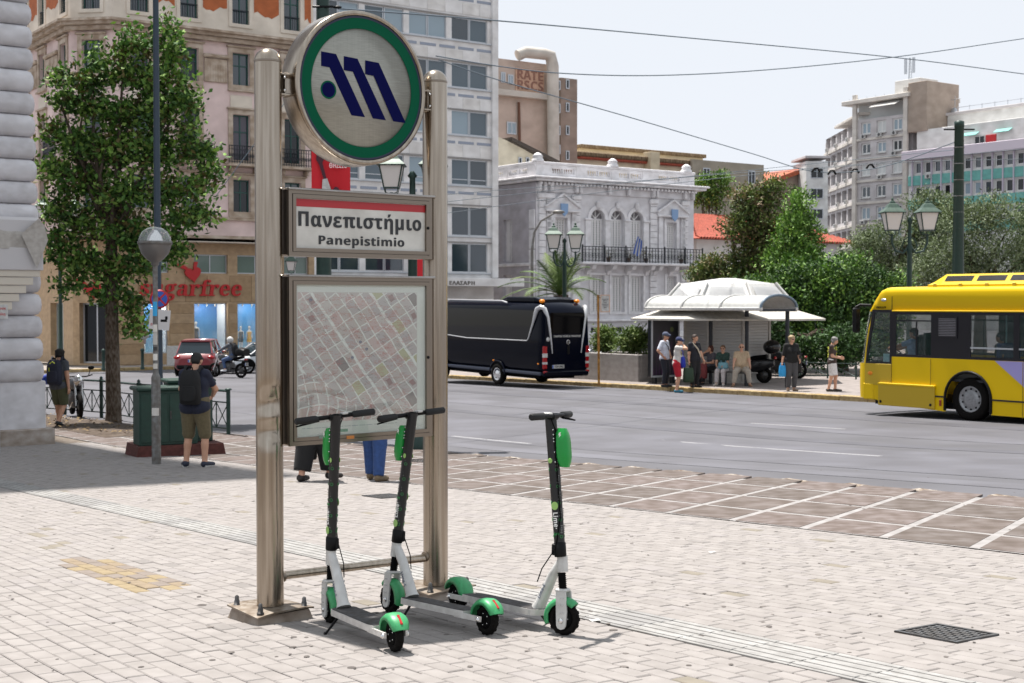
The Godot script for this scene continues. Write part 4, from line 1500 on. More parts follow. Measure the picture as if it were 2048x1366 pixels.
func museum():
	var b0 := 50.5
	var base := ab(69, 56).y + 0.14
	var o := thing("neoclassical_mansion", "grey neoclassical mansion with arched windows, iron balcony and balustraded parapet", "building", v3(ab(69, b0).x, base, ab(69, b0).z), TURN)
	var Y := func(y: float) -> float: return y - base
	var I := Transform3D.IDENTITY
	var W := 13.2
	var wall: Material = mats["museum_wall"]
	var trim: Material = mats["museum_trim"]
	var sw := 9.0
	var sd := Transform3D(Basis(Vector3.UP, deg_to_rad(-90)), v3(0, 0, -sw))
	var gf := [[4.35, 5.4], [6.0, 7.1], [7.6, 8.7], [10.75, 11.6], [1.5, 2.45]]
	var uf := [[1.45, 2.4], [10.72, 11.6]]
	var arches := [[4.3, 5.42], [5.95, 7.05], [7.55, 8.66]]
	var hs := []
	for g in gf: hs.append([g[0], Y.call(1.15), g[1], Y.call(3.56)])
	for u in uf: hs.append([u[0], Y.call(4.4), u[1], Y.call(7.1)])
	for a in arches: hs.append([a[0], Y.call(4.4), a[1], Y.call(7.75)])
	for g in gf: hs.append([g[0], Y.call(-0.6), g[1], Y.call(0.25)])
	var m := mb()
	holed(m, W, 0.0, Y.call(9.3), hs, 0.3)
	for a in arches:
		var r: float = (a[1] - a[0]) * 0.5
		var cx: float = (a[0] + a[1]) * 0.5
		var cy: float = Y.call(7.75) - r
		for s in [-1, 1]:
			var poly := [v2(cx + s * r, Y.call(7.75) + 0.001)]
			for q in 7: poly.append(v2(cx + s * r * cos(PI / 2 * q / 6.0), cy + r * sin(PI / 2 * q / 6.0)))
			m.ext(poly, -0.28, 0.0)
	put("wall", m, wall, o)
	m = mb()
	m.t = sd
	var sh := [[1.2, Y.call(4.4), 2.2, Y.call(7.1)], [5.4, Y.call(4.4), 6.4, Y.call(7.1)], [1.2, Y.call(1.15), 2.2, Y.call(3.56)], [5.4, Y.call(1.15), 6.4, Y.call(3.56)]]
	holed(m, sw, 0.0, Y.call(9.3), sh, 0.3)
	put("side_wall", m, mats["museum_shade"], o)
	for h in sh: win(o, sd, h[0], h[1], h[2], h[3], -0.25, trim, 2, 0.0, 0.1, mats["shutter"], "shuttered_window")
	var slat: Material = mats["shutter"]
	var dark: Material = mat("shutter_gap", C("6f6d70"), 0.8)
	var shut := func(x0: float, y0: float, x1: float, y1: float):
		var fr := mb()
		fr.frame(x0, y0, x1, y1, 0.06, -0.28, -0.18)
		var par := put("shutter_frame", fr, trim, o)
		for q in 4:
			var w := (x1 - x0 - 0.12) / 4.0
			var lx := x0 + 0.06 + w * q
			var lf := mb()
			lf.frame(lx + 0.012, y0 + 0.07, lx + w - 0.012, y1 - 0.07, w * 0.22, -0.26, -0.215)
			var n := int((y1 - y0) / 0.16)
			for z in n: lf.box(v3(lx + w * 0.5, lerp(y0 + 0.2, y1 - 0.2, z / float(n - 1)), -0.245), v3(w * 0.5, 0.05, 0.02))
			put("shutter_leaf", lf, slat, par)
		put("gap", bx(v3((x0 + x1) * 0.5, (y0 + y1) * 0.5, -0.285), v3(x1 - x0, y1 - y0, 0.01)), dark, par)
	for g in gf:
		shut.call(g[0], Y.call(1.15), g[1], Y.call(3.56))
		var s := mb()
		s.frame(g[0] - 0.16, Y.call(1.15) - 0.1, g[1] + 0.16, Y.call(3.56) + 0.16, 0.15, 0.0, 0.08)
		put("surround", s, trim, o)
		win(o, I, g[0], Y.call(-0.6), g[1], Y.call(0.25), -0.2, trim, 2, 0.0, 0.06, mats["pane_dark"], "basement_window")
	for u in uf:
		shut.call(u[0], Y.call(4.4), u[1], Y.call(7.1))
		var s := mb()
		s.frame(u[0] - 0.2, Y.call(4.4), u[1] + 0.2, Y.call(7.1) + 0.25, 0.19, 0.0, 0.09)
		for e in [-1, 1]: s.box(v3((u[0] + u[1]) * 0.5 + e * 1.0, Y.call(5.9), 0.07), v3(0.34, 3.2, 0.14), 0.02)
		put("surround", s, trim, o)
		var c: float = (u[0] + u[1]) * 0.5
		s = mb()
		s.ext([v2(c - 1.35, Y.call(7.62)), v2(c + 1.35, Y.call(7.62)), v2(c + 1.35, Y.call(7.74)), v2(c, Y.call(8.55)), v2(c - 1.35, Y.call(7.74))], 0.0, 0.2)
		s.box(v3(c, Y.call(7.55), 0.18), v3(2.7, 0.13, 0.3), 0.03)
		var ped := put("pediment", s, trim, o)
		s = mb()
		for e in [-1, 1]:
			s.t = Transform3D(Basis(Vector3.BACK, -e * 0.54), v3(c + e * 0.68, Y.call(8.2), 0.26))
			s.box(Vector3.ZERO, v3(1.65, 0.13, 0.2), 0.03)
		put("raking_cornice", s, trim, ped)
		s = mb()
		s.ext([v2(c - 0.28, Y.call(8.0)), v2(c + 0.28, Y.call(8.0)), v2(c + 0.25, Y.call(7.45)), v2(c, Y.call(7.2)), v2(c - 0.25, Y.call(7.45))], 0.34, 0.42)
		put("crest", s, mat("crest_blue", C("7f9cc0"), 0.6), ped)
	for a in arches:
		var r: float = (a[1] - a[0]) * 0.5
		var cx: float = (a[0] + a[1]) * 0.5
		var cy: float = Y.call(7.75) - r
		shut.call(a[0] + 0.02, Y.call(4.4), a[1] - 0.02, cy)
		var s := mb()
		var fan := [v2(cx - r, cy)]
		for q in range(1, 12): fan.append(v2(cx - r * cos(PI * q / 12.0), cy + r * sin(PI * q / 12.0)))
		fan.append(v2(cx + r, cy))
		s.ext(fan, -0.28, -0.24)
		var fl := put("fanlight", s, dark, o)
		s = mb()
		for q in 3:
			var an := PI * (q + 1) / 4.0
			s.tube([v3(cx, cy, -0.22), v3(cx + cos(an) * r * 0.97, cy + sin(an) * r * 0.97, -0.22)], 0.035, 4)
		put("fan_bar", s, slat, fl).set_meta("kind", "stuff")
		s = mb()
		var o1 := []
		var i1 := []
		for q in 25:
			var an := PI * q / 24.0
			o1.append(v2(cx + cos(an) * (r + 0.26), cy + sin(an) * (r + 0.26)))
			i1.append(v2(cx + cos(an) * (r + 0.02), cy + sin(an) * (r + 0.02)))
		for q in 24: s.ext([o1[q], o1[q + 1], i1[q + 1], i1[q]], 0.0, 0.1)
		s.box(v3(cx, cy + r + 0.3, 0.12), v3(0.3, 0.5, 0.24), 0.08)
		put("archivolt", s, trim, o)
	for x in [4.06, 5.68, 7.3, 8.92]:
		slabp(o, "arch_pier", I, v3(x, Y.call(5.75), 0.06), v3(0.44, 2.7, 0.12), trim)
		slabp(o, "capital", I, v3(x, Y.call(7.12), 0.1), v3(0.56, 0.14, 0.22), trim, 0.04)
	for x in [0.42, 1.0, 3.1, 9.55, 12.3]:
		for q in 19:
			var y: float = Y.call(0.75) + q * 0.41
			if y > Y.call(8.3): continue
			slabp(o, "quoin", I, v3(x, y + 0.2, 0.07), v3(0.52 if x < 2 else 0.6, 0.385, 0.14), trim, 0.025)
		slabp(o, "pilaster_capital", I, v3(x, Y.call(8.45), 0.12), v3(0.74, 0.34, 0.26), trim, 0.07)
	for q in 6: slabp(o, "quoin", sd, v3(sw - 0.35, Y.call(0.75) + q * 1.25, 0.05), v3(0.6, 1.2, 0.1), trim, 0.03)
	for q in 3:
		slabp(o, "base_course", I, v3(W * 0.5, 0.28 + q * 0.42, 0.1), v3(W + 0.2, 0.4, 0.2) if q == 0 else v3(W + 0.1, 0.4, 0.12), trim, 0.03)
	slabp(o, "string_course", I, v3(W * 0.5, Y.call(0.66), 0.14), v3(W + 0.3, 0.16, 0.28), trim, 0.04)
	slabp(o, "string_course", sd, v3(sw * 0.5, Y.call(0.66), 0.1), v3(sw, 0.16, 0.2), trim, 0.04)
	slabp(o, "string_course", sd, v3(sw * 0.5, Y.call(4.2), 0.08), v3(sw, 0.2, 0.16), trim, 0.04)
	slabp(o, "balcony_floor", I, v3(7.95, Y.call(4.3), 0.55), v3(10.3, 0.17, 1.1), trim, 0.05)
	for x in [3.1, 4.0, 5.68, 7.3, 8.92, 9.6, 11.0, 12.3]:
		var s := mb()
		s.t = Transform3D(Basis(v3(0, 0, 1), v3(0, 1, 0), v3(-1, 0, 0)), v3(x, 0, 0))
		s.ext([v2(0, Y.call(3.55)), v2(0.18, Y.call(3.6)), v2(0.3, Y.call(3.85)), v2(0.75, Y.call(3.95)), v2(0.9, Y.call(4.2)), v2(0, Y.call(4.2))], -0.15, 0.15)
		put("console", s, trim, o)
	for e in [[2.85, 9.7], [9.75, 13.05]]: railing(o, "balcony_rail", I, e[0], e[1], Y.call(4.39), 0.95, 1.03, mats["ironwork"], 0.26, true)
	for x in [2.85, 4.6, 6.4, 8.1, 9.7, 11.5, 13.05]: slabp(o, "rail_post", I, v3(x, Y.call(4.9), 1.03), v3(0.08, 1.12, 0.08), mats["ironwork"], 0.01)
	slabp(o, "frieze", I, v3(W * 0.5, Y.call(8.95), 0.04), v3(W + 0.06, 0.5, 0.1), wall, 0.02)
	for q in 44: slabp(o, "dentil", I, v3(0.15 + q * 0.3, Y.call(9.22), 0.26), v3(0.17, 0.16, 0.3), trim, 0.02)
	for x in [0.1, 0.5, 1.0, 3.0, 3.3, 5.68, 7.3, 9.4, 9.7, 12.2, 12.9]: slabp(o, "cornice_bracket", I, v3(x, Y.call(9.0), 0.24), v3(0.2, 0.62, 0.36), trim, 0.08)
	for c in [[9.42, 0.62, 0.16], [9.56, 0.78, 0.12]]:
		m = mb()
		m.box(v3(W * 0.5 + 0.1, Y.call(c[0]), -sw * 0.5 + c[1] * 0.5), v3(W + c[1] * 2 - 0.2, c[2], sw + c[1]), 0.03)
		put("cornice", m, trim, o)
	var segs := [[0.0, 1.1, 0], [1.1, 3.1, 1], [3.1, 3.9, 0], [3.9, 6.0, 1], [6.0, 6.5, 0], [6.5, 8.6, 1], [8.6, 9.9, 0], [9.9, 12.0, 1], [12.0, 13.2, 0]]
	for f in [[I, segs], [sd, [[0.0, 3.0, 0], [3.0, 5.5, 1], [5.5, 6.0, 0], [6.0, 8.2, 1], [8.2, sw, 0]]]]:
		for s in f[1]:
			var c: float = (s[0] + s[1]) * 0.5
			var w: float = s[1] - s[0]
			if s[2] == 0: slabp(o, "parapet_block", f[0], v3(c, Y.call(10.02), -0.1), v3(w, 0.8, 0.34), trim, 0.02)
			else:
				slabp(o, "parapet_plinth", f[0], v3(c, Y.call(9.76), -0.1), v3(w, 0.28, 0.3), trim, 0.01)
				slabp(o, "parapet_head", f[0], v3(c, Y.call(10.32), -0.1), v3(w, 0.2, 0.3), trim, 0.01)
				for e in [-1, 0, 1]: slabp(o, "parapet_pier", f[0], v3(c + e * (w * 0.5 - 0.06), Y.call(10.06), -0.1), v3(0.12, 0.34, 0.28), trim, 0.01)
				var bl := mb()
				for q in 10:
					bl.lathe([v2(0.05, 0), v2(0.07, 0.1), v2(0.03, 0.24), v2(0.05, 0.33)], 6, f[0] * v3(lerp(s[0] + 0.2, s[1] - 0.2, q / 9.0), Y.call(9.89), -0.1))
				put("balusters", bl, trim, o).set_meta("kind", "stuff")
		var xs := 0.0
	slabp(o, "parapet_cap", I, v3(W * 0.5, Y.call(10.5), -0.1), v3(W + 0.1, 0.16, 0.44), trim, 0.03)
	slabp(o, "parapet_cap", sd, v3(sw * 0.5, Y.call(10.5), -0.1), v3(sw, 0.16, 0.44), trim, 0.03)
	for p in [[0.2, -0.1], [0.2, -8.0], [6.2, -0.1], [12.6, -0.1]]:
		var s := mb()
		s.lathe([v2(0.38, 0), v2(0.38, 0.14), v2(0.32, 0.18), v2(0.3, 0.3), v2(0.34, 0.34), v2(0.23, 0.46), v2(0.1, 0.55), v2(0.02, 0.57)], 16, v3(p[0], Y.call(10.56), p[1]))
		put("parapet_finial", s, trim, o)
	m = mb()
	m.box(v3(W * 0.5 + 0.15, Y.call(9.4) * 0.5, -sw * 0.5 - 0.2), v3(W - 0.35, Y.call(9.4), sw - 0.4))
	put("core", m, mats["museum_shade"], o)
	for q in [[1217, 512], [1257, 512], [1292, 514], [1362, 514]]:
		var p := on_wall(q[0], 525, 68.3)
		plant_pot(ab(68.3, p.x), 4.39, "potted plant on the mansion balcony %s" % ["left of the flag", "right under the flag", "right of the flag", "at the far right end"][[1217, 1257, 1292, 1362].find(q[0])])
	var fp := on_wall(1266, 490, 67.9)
	var w := ab(67.9, fp.x)
	var fl := thing("national_flag", "blue and white striped flag drooping from the mansion balcony", "flag", v3(w.x, fp.y, w.z), TURN)
	m = mb()
	m.tube([v3(-0.25, -0.6, -0.3), v3(0.05, 0.55, 0.6)], 0.025, 6)
	put("staff", m, mats["white_paint"], fl)
	for q in 9:
		m = mb()
		m.smooth()
		for i in 8:
			var pt := func(a: float, b: float) -> Vector3:
				var s := a / 8.0
				return v3(0.05 - 0.42 * s + (b / 9.0 - 0.5) * 0.62 * (0.6 + 0.5 * s) + 0.3 * s, 0.52 - 1.05 * s - (b / 9.0) * 0.25, 0.62 - 0.3 * s + 0.07 * sin(b * 1.4 + a * 0.4))
			m.quad(pt.call(i + 1, q), pt.call(i + 1, q + 1), pt.call(i, q + 1), pt.call(i, q))
		put("stripe", m, mat("flag_blue", C("3c62b0"), 0.8) if q % 2 == 0 else mats["white_paint"], fl)
func plant_pot(w: Vector3, y: float, label: String):
	var o := thing("potted_plant", label, "potted plant", v3(w.x, y, w.z), 0.0, "plants on the mansion balcony")
	var m := mb()
	m.lathe([v2(0.1, 0), v2(0.16, 0.28), v2(0.18, 0.3), v2(0.15, 0.3)], 10)
	put("pot", m, mat("pot", C("5a4a40"), 0.8), o)
	leaves(o, "foliage", [[v3(0, 0.52, 0), v3(0.34, 0.27, 0.3)]], 130, 0.09, [C("6a6a3a"), C("8a7f50"), C("4e5a30"), C("a08c62")])
func block_face(o: Node, xf: Transform3D, w: float, y0: float, y1: float, xs: Array, ww: float, rows: Array, wm: Material, fm: Material, deep := 0.25, cols := 2, panes := [], fw := 0.09):
	var hs := []
	for r in rows:
		for x in xs: hs.append([x, r[0], x + ww, r[1]])
	var m := mb()
	m.t = xf
	holed(m, w, y0, y1, hs, deep)
	put("wall", m, wm, o)
	for r in rows:
		for x in xs:
			win(o, xf, x, r[0], x + ww, r[1], -deep + 0.06, fm, cols, 0.0, fw, panes[rng.randi() % panes.size()] if panes.size() else null)
func aircon(o: Node, xf: Transform3D, c: Vector3):
	var n := slabp(o, "air_conditioner", xf, c, v3(0.85, 0.6, 0.35), mats["white_paint"], 0.03)
	var m := mb()
	m.t = Transform3D(Basis(Vector3.RIGHT, PI / 2), v3(0.12, 0, 0.176))
	m.lathe([v2(0.23, 0), v2(0.23, 0.01), v2(0.02, 0.02)], 14)
	put("fan_grille", m, mat("grille", C("4a4a4c"), 0.6), n)
func far_buildings():
	var I := Transform3D.IDENTITY
	var tan_m: Material = mat("tan_wall", C("c6b4a7"), 0.9, 0.0, "soft", 0.1)
	var conc: Material = mat("pale_concrete", C("ccc6bd"), 0.9, 0.0, "soft", 0.1)
	var white: Material = mat("white_wall", C("dededc"), 0.85, 0.0, "soft", 0.1)
	var pipe: Material = mat("rust_pipe", C("6a4a3a"), 0.8)
	var a0 := 97.0
	var L := func(px: float, py: float, a: float) -> Vector2: return on_wall(px, py, a)
	var c0: Vector2 = L.call(985, 600, a0)
	var base := -1.0
	var o := thing("tan_tower_block", "weathered tan tower block with graffiti panel and pale concrete duct on its roof", "building", v3(ab(a0, c0.x).x, base, ab(a0, c0.x).z), TURN)
	var P := func(px: float, py: float) -> Vector2: return L.call(px, py, a0) - v2(c0.x, base)
	var e: Vector2 = P.call(1094, 300)
	var top: Vector2 = P.call(1040, 122)
	var m := mb()
	m.box(v3(e.x * 0.5, top.y * 0.5, -6), v3(e.x, top.y, 12))
	put("wall", m, tan_m, o)
	var q: Vector2 = P.call(1030, 135)
	var q2: Vector2 = P.call(1087, 188)
	m = mb()
	m.box(v3((q.x + q2.x) * 0.5, (q.y + q2.y) * 0.5, 0.05), v3(q2.x - q.x, q.y - q2.y, 0.1))
	put("graffiti_panel", m, mat("graffiti_ground", C("c9a58e"), 0.9, 0.0, "soft", 0.3), o)
	for g in [["RATE", 0.72], ["RSCS", 0.28]]:
		var tm := text(g[0], 0.9, 0.04, true)
		var bb := tm.get_aabb()
		var le := put("graffiti_lettering", tm, mat("graffiti_dark", C("8a6658"), 0.9), o, v3((q.x + q2.x) * 0.5, lerp(q2.y, q.y, g[1]), 0.12))
		le.scale = v3((q2.x - q.x) * 0.9 / bb.size.x, (q.y - q2.y) * 0.4 / bb.size.y, 1)
	for w in [[1001, 1010, 145, 165], [1015, 1026, 150, 168], [1013, 1032, 245, 268]]:
		var u: Vector2 = P.call(w[0], w[3])
		var v: Vector2 = P.call(w[1], w[2])
		win(o, I, u.x, u.y, v.x, v.y, 0.06, mats["alu"], 2, 0.0, 0.1, mats["pane_pale"])
	var ledge: Vector2 = P.call(1040, 190)
	slabp(o, "ledge", I, v3(e.x * 0.5, ledge.y, 0.2), v3(e.x, 0.5, 0.7), conc)
	m = mb()
	var d0: Vector2 = P.call(1094, 330)
	var d1: Vector2 = P.call(1092, 120)
	var d2: Vector2 = P.call(1045, 108)
	m.tube([v3(d0.x + 0.2, d0.y, 0.7), v3(d1.x + 0.2, d1.y - 0.6, 0.7), v3(d1.x, d1.y + 0.25, 0.65), v3(d1.x - 0.7, d2.y + 0.1, 0.6), v3(d2.x, d2.y + 0.1, 0.4), v3(d2.x - 0.7, d2.y - 0.25, 0.3)], [0.55, 0.55, 0.55, 0.5, 0.5, 0.5], 10)
	put("concrete_duct", m, conc, o)
	m = mb()
	var pp: Vector2 = P.call(1035, 205)
	var pq: Vector2 = P.call(1036, 300)
	m.tube([v3(pp.x, pp.y, 0.2), v3(pp.x + 0.1, pq.y, 0.2)], 0.12, 6)
	put("drain_pipe", m, pipe, o)
	m = mb()
	m.tube([v3(1.2, top.y, -2), v3(1.2, top.y + 3.2, -2)], 0.05, 5)
	m.tube([v3(0.3, top.y + 3.0, -2), v3(1.6, top.y + 3.1, -2)], 0.03, 5)
	put("aerial", m, mats["alu"], o)
	var r0: Vector2 = P.call(1102, 155)
	var r1: Vector2 = P.call(1142, 330)
	m = mb()
	m.box(v3((r0.x + r1.x) * 0.5 + 0.5, r0.y * 0.5, -2.0), v3(r1.x - r0.x - 0.4, r0.y, 5.0))
	put("rear_wing", m, mat("tan_wall2", C("9a8a7e"), 0.9, 0.0, "soft", 0.12), o)
	for w in [[1109, 172], [1109, 218], [1109, 262], [1109, 300], [1127, 170], [1127, 216], [1127, 262], [1127, 312]]:
		var u: Vector2 = P.call(w[0] - 3, w[1] + 9)
		var v: Vector2 = P.call(w[0] + 4, w[1] - 9)
		win(o, I, u.x, u.y, v.x, v.y, 0.56, mats["alu"], 1, 0.0, 0.09, mats["pane_dark"])
	var h0 := on_wall(985, 600, 80.0)
	var ho := thing("cream_house", "low cream house with dark sloping roof edge behind the mansion parapet", "house", v3(ab(80, h0.x).x, -1.0, ab(80, h0.x).z), TURN)
	var hp := func(px: float, py: float) -> Vector2: return on_wall(px, py, 80.0) - v2(h0.x, -1.0)
	m = mb()
	var u0: Vector2 = hp.call(1025, 283)
	var u1: Vector2 = hp.call(1100, 325)
	m.ext([v2(0, 0), v2(u1.x, 0), u1 - v2(0, 0.1), u0 - v2(0, 0.1), v2(0, hp.call(1000, 270).y)], -6, 0)
	put("wall", m, mat("cream_house", C("c9c2ae"), 0.9, 0.0, "soft", 0.2), ho)
	m = mb()
	m.ext([u0 + v2(-0.4, 0.0), u1 + v2(0.4, -0.15), u1 + v2(0.5, 0.1), u0 + v2(-0.4, 0.25)], -6, 0.5)
	put("roof_edge", m, mat("dark_roof", C("3f3833"), 0.9), ho)
	for w in [1040, 1055]:
		var u: Vector2 = hp.call(w - 4, 331)
		var v: Vector2 = hp.call(w + 3, 315)
		win(ho, I, u.x, u.y, v.x, v.y, 0.05, mats["alu"], 1, 0.0, 0.06, mats["pane_dark"])
	var ya := 112.0
	var y0 := on_wall(1150, 600, ya)
	var yo := thing("yellow_hall", "long ochre yellow building with flat stepped roof behind the mansion", "building", v3(ab(ya, y0.x).x, -1.0, ab(ya, y0.x).z), TURN)
	var yp := func(px: float, py: float) -> Vector2: return on_wall(px, py, ya) - v2(y0.x, -1.0)
	var ochre: Material = mat("ochre_wall", C("d2c4a8"), 0.9, 0.0, "soft", 0.12)
	var A: Vector2 = yp.call(1153, 312)
	var Bq: Vector2 = yp.call(1400, 318)
	m = mb()
	m.box(v3((A.x + Bq.x) * 0.5, A.y * 0.5, -5), v3(Bq.x - A.x, A.y, 10))
	put("wall", m, mat("ochre_wall2", C("e0d2b6"), 0.9, 0.0, "soft", 0.12), yo)
	slabp(yo, "tile_edge", I, v3((A.x + Bq.x) * 0.5, A.y - 0.15, 0.3), v3(Bq.x - A.x, 0.3, 0.6), mats["roof_tile"], 0.1)
	slabp(yo, "roof_edge", I, v3((A.x + Bq.x) * 0.5, A.y + 0.2, 0.2), v3(Bq.x - A.x + 0.6, 0.5, 1.0), mat("worn_edge", C("8d7d66"), 0.9, 0.0, "stain", 0.3), 0.1)
	var up0: Vector2 = yp.call(1199, 287)
	var up1: Vector2 = yp.call(1443, 283)
	m = mb()
	m.box(v3((up0.x + up1.x) * 0.5, up0.y * 0.5, -8), v3(up1.x - up0.x, up0.y, 10))
	put("upper_storey", m, ochre, yo)
	slabp(yo, "upper_roof", I, v3((up0.x + up1.x) * 0.5, up0.y, -8), v3(up1.x - up0.x + 0.6, 0.4, 10.6), mats["worn_edge"], 0.05)
	var s0: Vector2 = yp.call(1280, 310)
	slabp(yo, "chimney_stack", I, v3(yp.call(1297, 310).x, s0.y - 1.0, 0.5), v3(1.3, 2.6, 1.2), ochre)
	var w0: Vector2 = yp.call(1372, 320)
	var w1: Vector2 = yp.call(1515, 313)
	m = mb()
	m.box(v3((w0.x + w1.x) * 0.5, w0.y * 0.5, -3), v3(w1.x - w0.x, w0.y, 8))
	put("grey_wing", m, mat("grey_wing", C("a39a8a"), 0.9, 0.0, "soft", 0.1), yo)
	for wv in [[1400, 350], [1490, 355], [1462, 392]]:
		var u: Vector2 = yp.call(wv[0] - 7, wv[1] + 14)
		var v: Vector2 = yp.call(wv[0] + 7, wv[1] - 12)
		win(yo, I, u.x, u.y, v.x, v.y, 1.04, mats["alu"], 2, 0.0, 0.1, mats["pane_dark"])
	var ra := 76.0
	var rb := on_wall(1392, 600, ra)
	var ro := thing("red_roofed_house", "house with red tiled hip roof and orange chimney right of the mansion", "house", v3(ab(ra, rb.x).x, -0.8, ab(ra, rb.x).z), TURN)
	var rp := func(px: float, py: float) -> Vector2: return on_wall(px, py, ra) - v2(rb.x, -0.8)
	var ev: Vector2 = rp.call(1395, 477)
	var rx: Vector2 = rp.call(1700, 487)
	var rg: float = rp.call(1425, 420).y
	slabp(ro, "wall", I, v3(rx.x * 0.5, ev.y * 0.5, -5), v3(rx.x - 1.0, ev.y, 9.0), white)
	hip_roof(ro, 0.0, rx.x, ev.y, rg, 10.0)
	var chp: Vector2 = rp.call(1411, 410)
	slabp(ro, "chimney", I, v3(chp.x, chp.y - 0.2, -3.6), v3(0.75, 2.6, 0.75), mat("chimney_orange", C("c98a66"), 0.9, 0.0, "grime", 0.5), 0.03)
	slabp(ro, "chimney_cap", I, v3(chp.x, chp.y + 1.2, -3.6), v3(1.0, 0.3, 1.0), mats["chimney_orange"], 0.06)
	var ga := 128.0
	var gb := on_wall(1535, 600, ga)
	var go := thing("brown_gable_building", "brown plastered building with orange tiled roof left of the apartment tower", "building", v3(ab(ga, gb.x).x, -1.0, ab(ga, gb.x).z), TURN)
	var gp := func(px: float, py: float) -> Vector2: return on_wall(px, py, ga) - v2(gb.x, -1.0)
	var g0: Vector2 = gp.call(1535, 370)
	var g1: Vector2 = gp.call(1600, 345)
	var g2: Vector2 = gp.call(1650, 350)
	m = mb()
	m.ext([v2(0, 0), v2(g2.x, 0), v2(g2.x, g2.y), g1, g0], -10, 0)
	put("wall", m, mat("brown_wall", C("97877b"), 0.9, 0.0, "soft", 0.12), go)
	m = mb()
	m.ext([g0 + v2(-1, -0.3), g0 + v2(-1, 0.3), v2(g1.x, g1.y + 0.5), v2(g1.x, g1.y - 0.1)], -10, 0.4)
	put("roof", m, mat("orange_tile", C("bf6a4a"), 0.8, 0.0, "grime", 0.5), go)
	apartment_tower()
func hip_roof(o: Node, x0: float, x1: float, ye: float, yr: float, dep: float):
	var h := dep * 0.5
	var r0 := v3(x0 + h * 0.8, yr, -h)
	var r1 := v3(x1 - h * 0.8, yr, -h)
	var c := [v3(x0 - 0.4, ye, 0.5), v3(x1 + 0.4, ye, 0.5), v3(x1 + 0.4, ye, -dep - 0.5), v3(x0 - 0.4, ye, -dep - 0.5)]
	var m := mb()
	m.flat()
	m.quad(c[0], c[1], r1, r0); m.quad(c[2], c[3], r0, r1); m.tri(c[3], c[0], r0); m.tri(c[1], c[2], r1)
	m.quad(c[3], c[2], c[1], c[0])
	var roof := put("roof", m, mats["roof_tile"], o)
	m = mb()
	for k in 60:
		var f := (k + 0.5) / 60.0
		var p = c[0].lerp(c[1], f)
		var q := r0.lerp(r1, clamp((p.x - r0.x) / (r1.x - r0.x), 0.0, 1.0))
		var t: float = 1.0
		if p.x < r0.x: t = (p.x - c[0].x) / (r0.x - c[0].x)
		elif p.x > r1.x: t = (c[1].x - p.x) / (c[1].x - r1.x)
		var e := v3(p.x, lerp(ye, yr, t), lerp(0.5, -h, t))
		if t > 0.05: m.tube([p + v3(0, 0.04, 0), e + v3(0, 0.04, 0)], 0.11, 5, false)
	put("cover_tiles", m, mats["roof_tile"], roof).set_meta("kind", "stuff")
